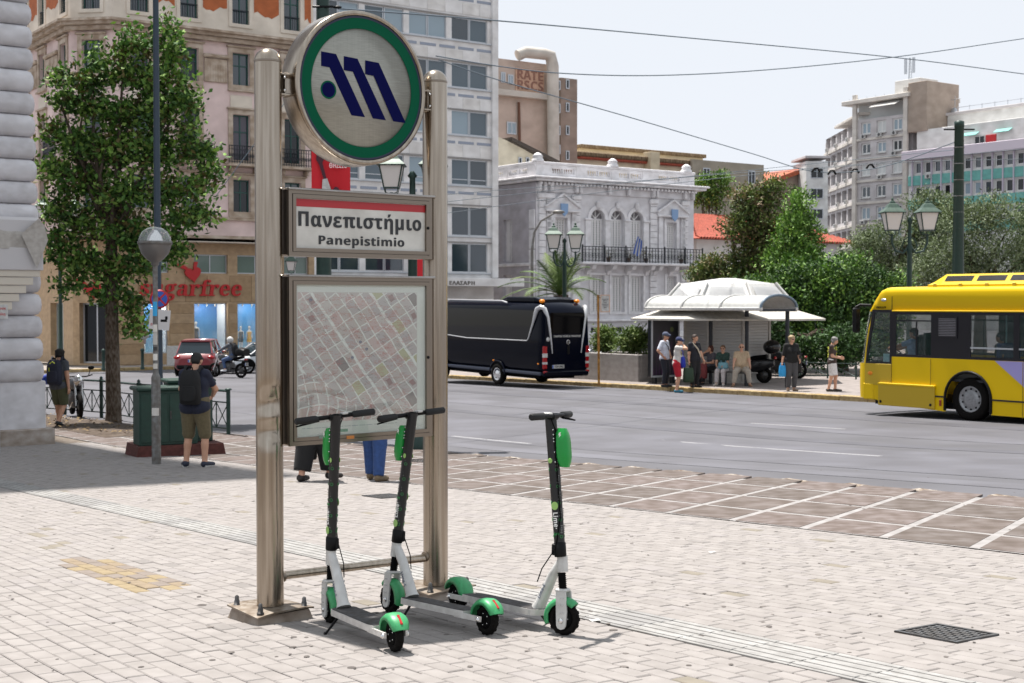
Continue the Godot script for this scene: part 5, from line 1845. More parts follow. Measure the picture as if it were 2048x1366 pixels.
func apartment_tower():
	var conc: Material = mat("pale_concrete2", C("cbc7c8"), 0.9, 0.0, "soft", 0.08)
	var trim: Material = mat("tower_trim", C("d9d3cb"), 0.85, 0.0, "soft", 0.1)
	var corner := at(1706, 607, 200)
	corner.y = -2.5
	var o := thing("apartment_tower", "tall grey apartment tower with curved front, roof terraces and aerial mast", "building", corner, TURN - 90)
	var I := Transform3D.IDENTITY
	var Y := func(py: float, d := 196.0) -> float: return (607.0 - py) / F * d + EYE + 2.5
	var W := 9.6
	var storeys := [[445, 412], [402, 371], [359, 330], [316, 288], [274, 240]]
	var rows := []
	for s in [[266, 242], [306, 284], [350, 327], [394, 370], [438, 412]]: rows.append([Y.call(s[0]), Y.call(s[1])])
	rows.append([Y.call(480), Y.call(456)])
	rows.append([Y.call(522), Y.call(498)])
	block_face(o, I, W, 0.0, Y.call(236), [1.3, 4.1, 6.9], 1.7, rows, conc, mat("window_white", C("dcdcda"), 0.5), 0.3, 2, [mats["pane"], mats["pane_pale"], mats["pane_dark"], mats["curtain"]], 0.2)
	for r in rows:
		slabp(o, "floor_band", I, v3(W * 0.5, r[0] - 0.75, 0.12), v3(W, 0.35, 0.26), trim)
		for x in [1.3, 4.1, 6.9]:
			slabp(o, "sill", I, v3(x + 0.85, r[0] - 0.08, 0.1), v3(1.9, 0.14, 0.3), mats["white_paint"])
	for q in [[1.9, 0], [4.8, 0], [7.4, 0], [4.9, 2], [1.9, 4], [7.3, 1]]: aircon(o, I, v3(q[0], rows[q[1]][0] - 0.35, 0.35))
	for x in [0.3, 9.4]: slabp(o, "pier", I, v3(x, Y.call(400), 0.2), v3(0.7, Y.call(236), 0.4), trim)
	var lf := Transform3D(Basis(Vector3.UP, deg_to_rad(-36)), v3(0, 0, 0)) * Transform3D(Basis(), v3(-19.5, 0, 0))
	block_face(o, lf, 19.5, 0.0, Y.call(250), [0.5, 4.3, 8.1, 11.9, 15.7], 3.1, rows, conc, trim, 0.9, 3, [mats["pane"], mats["pane_dark"], mats["pane_pale"], mats["curtain"]])
	for r in rows:
		slabp(o, "floor_band", lf, v3(9.75, r[0] - 0.75, 0.1), v3(19.5, 0.4, 0.3), trim)
		for q in 3: aircon(o, lf, v3(2.0 + q * 6.3 + rng.randf() * 2, r[0] - 0.2, 0.3))
	var m := mb()
	m.t = Transform3D(Basis(v3(1, 0, 0), v3(0, 0, -1), v3(0, 1, 0)), Vector3.ZERO)
	var back := lf * v3(0, 0, 0)
	m.ext([v2(0.02, 1.0), v2(W, 1.0), v2(W, 14), v2(back.x + 6, -back.z + 10), v2(back.x + 0.5, -back.z + 1.2)], 0.0, Y.call(238))
	put("core", m, conc, o)
	slabp(o, "roof_storey", I, v3(4.6, Y.call(222), -6.0), v3(10.4, Y.call(203) - Y.call(240), 9.0), mats["curtain"], 0.05)
	slabp(o, "roof_slab", I, v3(4.2, Y.call(200), -5.0), v3(12.0, 0.6, 11.5), trim, 0.05)
	slabp(o, "roof_slab", lf, v3(12.0, Y.call(222), -4.0), v3(16.0, 0.4, 7.0), trim, 0.05)
	slabp(o, "roof_storey", lf, v3(13.0, Y.call(234), -5.0), v3(14.0, 1.8, 5.0), conc, 0.05)
	slabp(o, "stair_head", I, v3(11.4, Y.call(226), -3.2), v3(3.2, Y.call(178) - Y.call(274), 7.0), mat("tan_wall3", C("a8998c"), 0.9, 0.0, "soft", 0.1), 0.05)
	slabp(o, "plant_room", I, v3(7.4, Y.call(182), -4.5), v3(4.4, 2.8, 4.0), mats["white_wall"], 0.05)
	slabp(o, "awning", I * Transform3D(Basis(Vector3.RIGHT, 0.45), v3(0, 0, 0)), v3(6.0, Y.call(208) * 0.9, 0.4 + Y.call(208) * 0.435 * -1.0), v3(4.6, 0.06, 2.0), mats["white_paint"], 0.0)
	for q in 5:
		m = mb()
		m.tube([v3(-0.5 + q * 1.6, Y.call(200), 0.5), v3(-0.5 + q * 1.6, Y.call(192), 0.5)], 0.04, 4)
		put("roof_rail_post", m, mats["alu"], o)
	m = mb()
	var mx := 6.6
	for e in [[-0.25, -0.25], [0.25, -0.25], [0, 0.25]]: m.tube([v3(mx + e[0], Y.call(172), -4 + e[1]), v3(mx + e[0] * 0.3, Y.call(116), -4 + e[1] * 0.3)], 0.06, 4)
	for q in 9: m.tube([v3(mx - 0.24, Y.call(170 - q * 6), -4.2), v3(mx + 0.24, Y.call(168 - q * 6), -4.0)], 0.04, 4)
	for e in [-0.7, 0.7]: m.box(v3(mx + e, Y.call(132), -4), v3(0.35, 2.2, 0.25))
	put("aerial_mast", m, mats["alu"], o)
	var t0: Vector3 = o.transform * v3(10.6, 0, 1.0)
	var to := thing("teal_office_block", "white office range with turquoise bands and rows of small windows at far right", "building", t0, TURN - 90)
	var teal: Material = mat("teal_panel", C("6fb3ab"), 0.6, 0.0, "soft", 0.2)
	var white: Material = mats["white_wall"]
	var YY := func(py: float) -> float: return (607.0 - py) / F * 182.0 + EYE + 2.5
	var xs := []
	for q in 19: xs.append(1.0 + q * 1.6)
	var rws := [[YY.call(338), YY.call(314)], [YY.call(389), YY.call(364)], [YY.call(440), YY.call(414)]]
	block_face(to, I, 32.0, 0.0, YY.call(292), xs, 1.15, rws, white, mats["window_white"], 0.3, 1, [mats["pane"], mats["pane_pale"], mats["pane_dark"]], 0.15)
	for q in [[342, 362], [392, 412], [443, 462]]:
		slabp(to, "turquoise_band", I, v3(16.0, (YY.call(q[0]) + YY.call(q[1])) * 0.5, 0.08), v3(32.0, YY.call(q[0]) - YY.call(q[1]), 0.16), teal, 0.02)
	for x in 20: slabp(to, "fin", I, v3(0.78 + x * 1.6, YY.call(350), 0.2), v3(0.14, YY.call(310) - YY.call(392), 0.3), mat("fin_lilac", C("c3bac6"), 0.7), 0.02)
	slabp(to, "cornice", I, v3(16.0, YY.call(300), 0.4), v3(33.0, YY.call(288) - YY.call(307), 1.2), mat("lilac_cornice", C("c9bfc9"), 0.8), 0.05)
	slabp(to, "set_back_storey", I, v3(17.0, YY.call(268), -5.0), v3(33.0, YY.call(245) - YY.call(290), 8.0), mats["white_wall"], 0.05)
	slabp(to, "upper_storey", I, v3(19.0, YY.call(235), -9.0), v3(33.0, YY.call(212) - YY.call(262), 8.0), white, 0.05)
	slabp(to, "red_shutter", I, v3(12.5, YY.call(282), -0.95), v3(1.6, 1.3, 0.1), mats["red_letter"])
	for q in [9.5, 14.5]: slabp(to, "green_awning", Transform3D(Basis(Vector3.RIGHT, 0.5), v3(q, YY.call(266), -0.7)), Vector3.ZERO, v3(2.4, 0.06, 1.3), teal)
	for q in 16:
		slabp(to, "roof_rail_post", I, v3(4.0 + q * 2.0, YY.call(205), -5.2), v3(0.06, 1.1, 0.06), mats["alu"], 0.0)
	slabp(to, "roof_rail", I, v3(19.0, YY.call(199), -5.2), v3(30.0, 0.06, 0.06), mats["alu"], 0.0)
	aircon(to, I, v3(26.0, YY.call(203), -6.0))
	slabp(to, "parapet", I, v3(19.0, YY.call(211), -9.0), v3(33.4, 0.4, 8.4), conc, 0.05)
	for q in [[6.0, 248], [16.0, 238], [10.0, 280], [21.0, 277]]: win(to, I, q[0], YY.call(q[1] + 10), q[0] + 1.6, YY.call(q[1] - 8), -4.9 if q[1] < 255 else -0.9, mats["white_paint"], 2, 0.0, 0.1, mats["pane_dark"])
	for q in [[3.6, 0], [8.5, 1], [14.0, 1], [20.0, 0]]: aircon(to, I, v3(q[0], rws[q[1]][0] - 0.5, 0.5))
	m = mb()
	m.tube([v3(3.0, YY.call(245), -6), v3(3.0, YY.call(172), -6)], 0.05, 4)
	m.tube([v3(2.0, YY.call(180), -6), v3(4.0, YY.call(178), -6)], 0.04, 4)
	put("aerial", m, mats["alu"], to)
	m = mb()
	m.ell(v3(3.0, YY.call(205), -5.8), v3(0.55, 0.6, 0.2), 10, 6)
	put("dish", m, mats["alu"], to)
	var sp := at(1612, 607, 180)
	sp.y = -2.5
	var so := thing("white_infill_house", "small white terraced building tucked left of the apartment tower", "building", sp, 5.0)
	slabp(so, "wall", I, v3(1.4, YY.call(330) * 0.5, -3), v3(2.9, YY.call(322), 6.0), white, 0.05)
	slabp(so, "roof_slab", I, v3(1.4, YY.call(318), -3), v3(3.3, 0.3, 6.6), conc, 0.02)
	for q in 3: win(so, I, 0.5, YY.call(360 + q * 40), 2.2, YY.call(340 + q * 40), 0.05, mats["alu"], 2, 0.0, 0.08, mats["pane_dark"])
func ribbed_building():
	var ca := 26.72
	var cb := 7.93
	var g := ab(ca, cb)
	var o := thing("ribbed_stone_building", "pale grey building with bulging rounded stone courses at the left edge", "building", g, TURN)
	var grey: Material = bump(mat("ribbed_stone", C("d4d3d7"), 0.75, 0.0, "soft", 0.5), tex["grain"], 0.15)
	var grey2: Material = bump(mat("ribbed_stone2", C("cccbcf"), 0.78, 0.0, "soft", 0.7), tex["grain"], 0.15)
	var Lw := 14.0
	var dp := 18.0
	var I := Transform3D.IDENTITY
	slabp(o, "plinth", I, v3(-Lw * 0.5 + 0.05, 0.0, -dp * 0.5 + 0.05), v3(Lw + 0.1, 0.62, dp + 0.1), mat("plinth_stone", C("b0aaa5"), 0.85, 0.0, "grime", 0.6), 0.02)
	slabp(o, "dado", I, v3(-Lw * 0.5, 0.74, -dp * 0.5), v3(Lw - 0.06, 0.96, dp - 0.06), grey, 0.02)
	var y := 1.2
	var hh := 0.425
	for k in 21:
		var back := 0.02 * k * 0.42
		var m := mb()
		var x1 := -0.12 - back
		var prof := [v2(-0.09, 0.0), v2(0.0, 0.02), v2(0.045, 0.09), v2(0.06, 0.2), v2(0.05, 0.31), v2(0.01, 0.39), v2(-0.05, 0.418), v2(-0.09, 0.425)]
		m.smooth()
		for q in prof.size() - 1:
			var a: Vector2 = prof[q]
			var b: Vector2 = prof[q + 1]
			var c := func(p: Vector2) -> Array:
				var e := p.x
				return [v3(-Lw, y + p.y, e - back), v3(x1 + e * 0.4 - 0.06, y + p.y, e - back), v3(x1 + e, y + p.y, e * 0.4 - 0.06 - back), v3(x1 + e, y + p.y, -dp)]
			var ra: Array = c.call(a)
			var rb: Array = c.call(b)
			for s in 3: m.quad(ra[s], ra[s + 1], rb[s + 1], rb[s])
		put("stone_course", m, grey if k & 1 else grey2, o)
		y += hh
	var top := 30.5
	slabp(o, "wall", I, v3(-Lw * 0.5 - 0.2, (1.1 + y) * 0.5, -dp * 0.5 - 0.2), v3(Lw - 0.5, y - 1.0, dp - 0.5), grey, 0.0)
	slabp(o, "upper_wall", I, v3(-Lw * 0.5 - 0.12, (top + y) * 0.5, -dp * 0.5 - 0.12), v3(Lw - 0.2, top - y, dp - 0.2), grey, 0.02)
	slabp(o, "ledge", I, v3(-Lw * 0.5, y + 0.2, -dp * 0.5), v3(Lw + 0.3, 0.4, dp + 0.3), grey, 0.08)
	slabp(o, "tower_storey", I, v3(-9.6, 34.0, -6.0), v3(9.0, 8.0, 9.0), grey, 0.02)
	for f in 6:
		for q in 3: win(o, I, -3.2 - q * 4.2, y + 1.2 + f * 3.2, -1.6 - q * 4.2, y + 3.1 + f * 3.2, 0.02, mats["alu"], 2, 0.0, 0.08, mats["pane_dark"])
	var Pw := func(px: float, py: float) -> Vector3:
		var v := on_wall(px, py, ca - 0.35)
		return v3(v.x - cb, v.y - g.y, 0.35)
	var a0: Vector3 = Pw.call(-120, 440)
	var a1: Vector3 = Pw.call(86, 440)
	var a2: Vector3 = Pw.call(88, 525)
	var aw := thing("canvas_awning", "rolled grey canvas awning with a torn folded corner on the ribbed wall", "awning", g, TURN)
	var m := mb()
	m.smooth()
	var nx := 22
	var ny := 9
	var fn := func(i: int, j: int) -> Vector3:
		var u := i / float(nx)
		var v := j / float(ny)
		var w := 0.025 * sin(u * 23.0 + v * 4.0) * (1.0 - v) + 0.03 * sin(v * 9.0 + u * 13.0) * v
		return v3(lerp(a0.x, a1.x, u), lerp(a2.y + 0.25, a0.y, v) + 0.02 * sin(u * 17.0) * v, 0.34 + w - 0.12 * v * v)
	for i in nx:
		for j in ny: m.quad(fn.call(i, j), fn.call(i + 1, j), fn.call(i + 1, j + 1), fn.call(i, j + 1))
	put("canvas", m, mat("canvas", C("b3aea8"), 0.85, 0.0, "soft", 1.5), aw)
	m = mb()
	m.flat()
	var t0 := a1 + v3(-0.42, -0.28, 0.06)
	m.tri(t0, v3(a2.x - 0.16, a2.y - 0.12, 0.45), a1 + v3(0.02, -0.1, 0.02)); m.tri(t0, a1 + v3(0.02, -0.1, 0.02), a1 + v3(-0.1, 0.02, 0.05))
	m.tri(a1 + v3(0.02, -0.1, 0.02), v3(a2.x - 0.16, a2.y - 0.12, 0.45), a1 + v3(0.09, -0.38, 0.0))
	put("torn_corner", m, mats["canvas"], aw)
	slabp(aw, "box_front", I, v3((a0.x + a1.x) * 0.5, a2.y + 0.06, 0.3), v3(a1.x - a0.x, 0.42, 0.1), mat("awning_box", C("bdbabb"), 0.6), 0.01)
	slabp(aw, "roller", I, v3((a0.x + a1.x) * 0.5, a2.y + 0.5, 0.15), v3(a1.x - a0.x, 0.7, 0.28), mats["awning_box"], 0.06)
	for k in 6:
		var yy := a2.y - 0.2 - k * 0.155
		var xr: float = a1.x - 0.05 - k * 0.125
		slabp(aw, "slat", Transform3D(Basis(), Vector3.ZERO), v3((a0.x + xr) * 0.5, yy, 0.3 - 0.02 * k), v3(xr - a0.x, 0.145, 0.03), mat("cream_slat", C("c9c1b4"), 0.7), 0.008)
	var np := ground(-4, 905)
	var no := thing("notice_post", "small white and red notice on a slim grey post at the left edge", "sign", v3(np.x, np.y, np.z), 20.0)
	m = mb()
	m.tube([v3(0, 0, 0), v3(0.02, 2.45, 0)], 0.035, 10)
	put("post", m, mats["alu"], no)
	slabp(no, "plate", I, v3(0.07, 2.5, 0.04), v3(0.24, 0.26, 0.012), mats["white_paint"], 0.004)
	for q in [["Κιοσκ", 2.56, "red_letter"], ["Πύλη", 2.46, "red_letter"]]:
		var le := put("lettering", text(q[0], 0.05, 0.004), mats[q[2]], no, v3(0.07, q[1], 0.048))
		le.scale = v3(0.9, 0.9, 1)
var leaf_mesh: Mesh
func leaf_m(key := "leaf", gloss := 0.72) -> StandardMaterial3D:
	if mats.has(key): return mats[key]
	var m := mat(key, Color.WHITE, gloss)
	m.vertex_color_use_as_albedo = true
	m.backlight_enabled = true
	m.backlight = Color(0.45, 0.5, 0.25)
	return m
func leaves(o: Node, called: String, blobs: Array, n: int, size: float, tones: Array, slim := 0.5) -> Array:
	if leaf_mesh == null:
		var k := mb()
		k.flat()
		for s in [-1, 1]:
			k.tri(v3(-0.5, 0, 0), v3(0.05, -0.08, s * 0.5), v3(0.5, -0.06, 0))
		leaf_mesh = k.done()
	var vol := []
	var tot := 0.0
	for b in blobs:
		tot += pow(b[1].x * b[1].y * b[1].z, 0.67)
		vol.append(tot)
	var mm := MultiMesh.new()
	mm.transform_format = MultiMesh.TRANSFORM_3D
	mm.use_colors = true
	mm.mesh = leaf_mesh
	mm.instance_count = n
	var per := 15
	var c := Vector3.ZERO
	var out_dir := Vector3.UP
	var tone := Color.WHITE
	var spots := []
	for i in n:
		if i % per == 0:
			var r := rng.randf() * tot
			var bi := 0
			while vol[bi] < r: bi += 1
			var b = blobs[bi]
			var d := v3(rng.randfn(), rng.randfn(), rng.randfn()).normalized()
			var rad := pow(rng.randf(), 0.42) * rng.randf_range(0.82, 1.1)
			c = b[0] + d * rad * b[1]
			out_dir = (d + v3(0, 0.45, 0)).normalized()
			tone = tones[rng.randi() % tones.size()]
			tone = tone.lightened(rng.randf() * 0.1) if rng.randf() < 0.5 else tone.darkened(rng.randf() * 0.25)
			if i % (per * 25) == 0: spots.append(c)
		var p := c + v3(rng.randfn(), rng.randfn() * 0.7, rng.randfn()) * size * 1.15
		var f := (out_dir + v3(rng.randfn(), rng.randfn(), rng.randfn()) * 0.75).normalized()
		var up := (v3(rng.randfn(), 1.6 + rng.randfn(), rng.randfn())).normalized()
		var sd := f.cross(up)
		if sd.length() < 0.01: sd = Vector3.RIGHT
		sd = sd.normalized()
		var s := size * rng.randf_range(0.65, 1.25)
		mm.set_instance_transform(i, Transform3D(Basis(f * s, sd.cross(f).normalized() * s, sd * s * slim), p))
		mm.set_instance_color(i, tone.darkened(rng.randf() * 0.15).srgb_to_linear())
	var mi := MultiMeshInstance3D.new()
	mi.multimesh = mm
	mi.material_override = leaf_m()
	mi.name = called
	mi.set_meta("kind", "stuff")
	o.add_child(mi, true)
	return spots
func limb(o: Node, called: String, pts: Array, r0: float, r1: float, m: Material, seg := 9):
	var rr := []
	for i in pts.size(): rr.append(lerp(r0, r1, i / float(pts.size() - 1)))
	var k := mb()
	k.tube(pts, rr, seg)
	put(called, k, m, o)
func tree(called: String, label: String, foot: Vector3, depth: float, blobs_px: Array, n: int, size: float, tones: Array, trunk_r: float, trunk_h: float, slim := 0.5, group := "", bark: Material = null):
	var o := thing(called, label, "tree", foot, 0.0, group)
	var bl := []
	for b in blobs_px:
		var d: float = depth + (b[4] if b.size() > 4 else 0.0)
		var s := d / F
		bl.append([at(b[0], b[1], d) - foot, v3(b[2] * s, b[3] * s, (b[2] + b[3]) * 0.5 * s)])
	if bark == null: bark = mats["bark"]
	var spots := leaves(o, "crown", bl, n, size, tones, slim)
	var top := v3(0, trunk_h, 0)
	limb(o, "trunk", [v3(0, -0.1, 0), v3(0.02, 0.25, 0), v3(0, trunk_h * 0.5, 0.03), top], trunk_r * 1.25, trunk_r * 0.75, bark, 14)
	var k := 0
	for s in spots:
		if k > 16: break
		k += 1
		var mid := top.lerp(s, 0.5) + v3(rng.randfn() * 0.15, 0.25, rng.randfn() * 0.15)
		limb(o, "branch", [top - v3(0, trunk_h * 0.15 * rng.randf(), 0), mid, s], trunk_r * 0.45, 0.015, bark, 6)
func build_trees():
	bump(mat("bark", C("54483e"), 0.95, 0.0, "stain", 1.3), tex["speck"], 1.0)
	mat("bark_grey", C("6d655c"), 0.95, 0.0, "stain", 1.3)
	var f := ground(226, 846)
	var D := -f.z
	tree("street_tree", "leafy green street tree at left beside the globe lamp", f, D, [
		[262, 62, 11, 27], [252, 105, 22, 22], [300, 95, 25, 29], [338, 60, 13, 29], [345, 110, 18, 34], [195, 115, 18, 29], [180, 165, 20, 22], [240, 150, 29, 27], [300, 160, 37, 34], [355, 165, 18, 29],
		[122, 155, 13, 18], [130, 200, 22, 20], [175, 215, 29, 29], [235, 225, 39, 37], [310, 225, 37, 37], [370, 205, 22, 29], [375, 260, 22, 29], [112, 265, 22, 25], [160, 290, 34, 30], [225, 300, 47, 39], [310, 300, 47, 42], [395, 300, 30, 25], [412, 335, 18, 15],
		[105, 340, 20, 25], [160, 365, 39, 32], [240, 385, 50, 39], [325, 385, 42, 37], [400, 375, 37, 25], [435, 350, 10, 8], [120, 415, 29, 29], [180, 450, 42, 35], [260, 465, 42, 39], [345, 445, 34, 29], [400, 430, 24, 22],
		[115, 490, 24, 29], [165, 525, 39, 30], [235, 540, 35, 30], [290, 520, 24, 34], [350, 500, 17, 24], [140, 570, 22, 15], [215, 590, 24, 25], [262, 610, 22, 30], [272, 655, 15, 15]], 23000, 0.15,
		[C("5a8732"), C("456f2a"), C("759f3e"), C("8fb552"), C("375c24"), C("4c7a2e"), C("9ac05c"), C("6b6234")], 0.165, 4.6, 0.6, "", mats["bark_grey"])
	var green := [C("628c34"), C("50772c"), C("7ca445"), C("416525"), C("90b352")]
	var dark := [C("35562a"), C("2b4822"), C("41632f"), C("4d7034")]
	var olive := [C("75855c"), C("62734c"), C("889672"), C("50603c"), C("929f7c")]
	tree("flowering_tree", "brown green tree with pink flowers in front of the red roof", stand(1490, 60, 0.13), 60, [[1500, 405, 40, 36], [1542, 385, 30, 34], [1480, 455, 42, 36], [1535, 460, 46, 50], [1505, 515, 55, 42], [1425, 535, 36, 32], [1470, 570, 70, 45], [1402, 560, 22, 40], [1440, 610, 40, 40]], 24000, 0.17,
		[C("66753a"), C("566a30"), C("7a7446"), C("76863f"), C("8f7a60"), C("4c6230")], 0.22, 3.0, 0.5, "park trees behind the bus shelter")
	tree("conical_tree", "bright green conical tree rising over the bus shelter roof", stand(1595, 58, 0.13), 58, [[1600, 420, 26, 44], [1595, 470, 48, 50], [1590, 530, 70, 60], [1560, 590, 80, 50], [1640, 590, 70, 50]], 24000, 0.17, green, 0.25, 3.0, 0.5, "park trees behind the bus shelter")
	tree("broad_tree", "dense dark green tree filling the park behind the waiting people", stand(1680, 55, 0.13), 55, [[1600, 600, 70, 60], [1680, 560, 75, 60], [1740, 590, 50, 60], [1560, 660, 50, 55], [1640, 660, 80, 55], [1720, 660, 60, 60], [1600, 560, 50, 40], [1770, 650, 40, 60], [1690, 620, 90, 70], [1500, 600, 60, 50], [1440, 620, 50, 50], [1790, 590, 40, 50]], 52000, 0.16, dark + green, 0.3, 2.2, 0.55, "park trees behind the bus shelter")
	tree("olive_tree", "grey green olive tree behind the twin lamp at right", stand(1760, 66, 0.13), 66, [[1755, 480, 60, 35], [1730, 520, 60, 50], [1800, 540, 60, 50], [1850, 470, 50, 55], [1880, 430, 50, 45], [1850, 400, 40, 25]], 22000, 0.16, olive, 0.3, 3.0, 0.35, "park trees behind the bus shelter")
	tree("olive_tree", "large silvery olive tree behind the tall green pole and bus", stand(1960, 62, 0.13), 62, [[1930, 440, 70, 50], [1990, 430, 60, 45], [1900, 520, 80, 55], [1980, 510, 80, 60], [2060, 500, 50, 60], [1850, 560, 60, 50], [1960, 580, 90, 50], [2040, 580, 70, 60]], 30000, 0.16, olive, 0.3, 3.0, 0.35, "park trees behind the bus shelter")
	tree("dark_tree", "dark conifer cut by the right edge of the picture", stand(2075, 70, 0.13), 70, [[2060, 440, 30, 50], [2075, 500, 45, 60], [2080, 580, 50, 60]], 6000, 0.22, dark, 0.25, 3.0, 0.5, "park trees behind the bus shelter")
	tree("sapling", "young bright green tree between mansion and ochre building", stand(1425, 112, 0.13), 112, [[1405, 365, 20, 18], [1440, 360, 25, 18], [1420, 385, 26, 16], [1450, 380, 14, 12], [1395, 395, 14, 16], [1425, 410, 25, 18]], 4000, 0.26, green, 0.2, 5.0, 0.5)
	tree("shade_tree", "dark leafy tree low behind the kiosk and parked motor scooter", stand(1590, 52, 0.13), 52.0, [[1560, 700, 50, 40], [1620, 700, 60, 36], [1690, 690, 60, 45], [1530, 650, 30, 40]], 12000, 0.16, dark, 0.2, 1.2, 0.55, "park trees behind the bus shelter")
	for q in [[1212, 682, 20, 24, "round clipped bush at the left end of the planter"], [1260, 680, 40, 27, "wide shaggy bush in the concrete planter beside the advertising board"]]:
		var ft: Vector3 = planter_node.transform * v3(0.8, 0.8, -2.9 if q[0] < 1230 else -1.25)
		var p := ft + v3(0, 0.55, 0)
		var o := thing("planter_bush", q[4], "bush", ft, 0.0, "bushes in the concrete planter")
		var s := 46.0 / F
		leaves(o, "foliage", [[p - ft, v3(q[2] * s, q[3] * s, q[2] * s)], [p - ft + v3(0.1, 0.1, 0), v3(q[2] * s * 0.8, q[3] * s, q[2] * s * 0.8)]], 4500, 0.12, [C("5f7a35"), C("78924a"), C("4a632a"), C("8a9a55")])
		limb(o, "stem", [Vector3.ZERO, v3(0.05, 0.5, 0)], 0.06, 0.03, mats["bark"], 6)
	palm()
func palm():
	var f := stand(1128, 56, 0.13)
	var o := thing("palm_tree", "palm with arching feathery fronds behind the black coach", "tree", f)
	var c := at(1122, 590, 56) - f
	limb(o, "trunk", [Vector3.ZERO, v3(c.x * 0.5, c.y * 0.5, 0), c], 0.32, 0.3, mats["bark"], 12)
	var spec := [[1010, 640], [1030, 610], [1060, 560], [1040, 545], [1090, 505], [1075, 520], [1130, 500], [1160, 530], [1212, 565], [1190, 560], [1165, 600], [1110, 500], [1000, 600], [1145, 515], [995, 575], [1050, 590], [1020, 560], [1180, 535], [1205, 600], [1105, 525], [1160, 505]]
	for k in spec.size():
		var e := at(spec[k][0], spec[k][1], 56.0 + (k % 5 - 2) * 0.7) - f
		var ctrl := c.lerp(e, 0.5) + v3(0, 0.75 if spec[k][1] > 530 else 0.2, 0)
		var pts := []
		for i in 13:
			var t := i / 12.0
			pts.append(c.lerp(ctrl, t).lerp(ctrl.lerp(e, t), t))
		var m := mb()
		m.tube(pts, 0.018, 4)
		m.flat()
		for i in range(1, 48):
			var t := i / 48.0
			var p: Vector3 = c.lerp(ctrl, t).lerp(ctrl.lerp(e, t), t)
			var d: Vector3 = (c.lerp(ctrl, t + 0.02).lerp(ctrl.lerp(e, t + 0.02), t + 0.02) - p).normalized()
			var sd: Vector3 = d.cross(Vector3.UP).normalized()
			if d.cross(Vector3.UP).length() < 0.1: sd = Vector3.RIGHT
			var ln := 0.5 * sin(PI * clamp(t * 0.9 + 0.12, 0, 1)) + 0.08
			for s in [-1, 1]:
				var tip: Vector3 = p + (sd * s * 0.75 + d * 0.7 + v3(0, -0.2 + rng.randf() * 0.3, 0)) * ln
				var wv := d * 0.022
				m.tri(p - wv, p + wv, tip)
		put("frond", m, mat("frond%d" % (k % 3), C(["506a2e", "66783a", "40592a"][k % 3]), 0.6), o)
const SIDE := Basis(Vector3(0, 0, 1), Vector3(0, 1, 0), Vector3(-1, 0, 0))
func lantern(par: Node, c: Vector3, s: float):
	var m := mb()
	var g := mb()
	var hb := s * 0.25
	var ht := s * 0.4
	var y0 := 0.16 * s
	var y1 := 0.95 * s
	for k in 4:
		var a := PI / 4 + PI / 2 * k
		var p := v3(cos(a) * hb * 1.41, y0, sin(a) * hb * 1.41)
		var q := v3(cos(a) * ht * 1.41, y1, sin(a) * ht * 1.41)
		m.tube([c + p, c + q], 0.018 * s * 1.6, 5)
		var b := a + PI / 2
		m.tube([c + v3(cos(a) * 0.05 * s, -0.06 * s, sin(a) * 0.05 * s), c + v3(cos(a) * 0.3 * s, 0.0, sin(a) * 0.3 * s), c + p], 0.018 * s, 5)
		g.flat()
		var p2 := v3(cos(b) * hb * 1.41, y0, sin(b) * hb * 1.41)
		var q2 := v3(cos(b) * ht * 1.41, y1, sin(b) * ht * 1.41)
		g.quad(c + p2, c + p, c + q, c + q2)
	m.box(c + v3(0, y0, 0), v3(hb * 2.2, 0.04 * s, hb * 2.2))
	m.box(c + v3(0, y1, 0), v3(s, 0.05 * s, s), 0.01)
	put("lantern_cage", m, mats["iron_green"], par)
	put("lantern_glass", g, mat("lantern_glass", C("c9c4c0"), 0.35), par)
	m = mb()
	var rings := []
	for r in [[0.52, 0.96], [0.46, 1.02], [0.3, 1.16], [0.2, 1.32], [0.12, 1.36], [0.1, 1.44], [0.04, 1.5]]:
		var ring := []
		for k in 4:
			var a := PI / 4 + PI / 2 * k
			ring.append(c + v3(cos(a) * r[0] * s * 1.38, r[1] * s, sin(a) * r[0] * s * 1.38))
		rings.append(ring)
	m.loft(rings, true, false)
	m.ell(c + v3(0, 1.55 * s, 0), v3(0.06, 0.08, 0.06) * s, 8, 6)
	put("lantern_roof", m, mat("verdigris", C("43594e"), 0.5, 0.2, "soft", 1.5), par)
func twin_lamp(label: String, foot: Vector3, heads: Array, ytop: float, s: float, turn: float, group := "twin lantern lamp posts"):
	var o := thing("street_lamp", label, "street lamp", foot, turn, group)
	var g: Material = mats["iron_green"]
	var m := mb()
	m.lathe([v2(0.24, 0), v2(0.24, 0.25), v2(0.18, 0.3), v2(0.16, 0.75), v2(0.19, 0.8), v2(0.11, 0.95), v2(0.085, 1.5), v2(0.08, ytop - 0.7 * s), v2(0.11, ytop - 0.6 * s), v2(0.06, ytop - 0.5 * s), v2(0.05, ytop + 0.5 * s), v2(0.09, ytop + 0.58 * s), v2(0.03, ytop + 0.75 * s)], 14)
	put("post", m, g, o)
	for h in heads:
		m = mb()
		var e := v3(h, ytop, 0)
		m.tube([v3(0, ytop - 0.5 * s, 0), v3(h * 0.35, ytop - 0.85 * s, 0), v3(h * 0.8, ytop - 0.75 * s, 0), v3(h, ytop - 0.4 * s, 0), e], 0.035, 8)
		m.tube([v3(0, ytop - 0.1 * s, 0), v3(h * 0.3, ytop - 0.25 * s, 0), v3(h * 0.45, ytop - 0.6 * s, 0), v3(h * 0.3, ytop - 0.75 * s, 0)], 0.02, 6)
		put("arm", m, g, o)
		lantern(o, e, s)
	return o
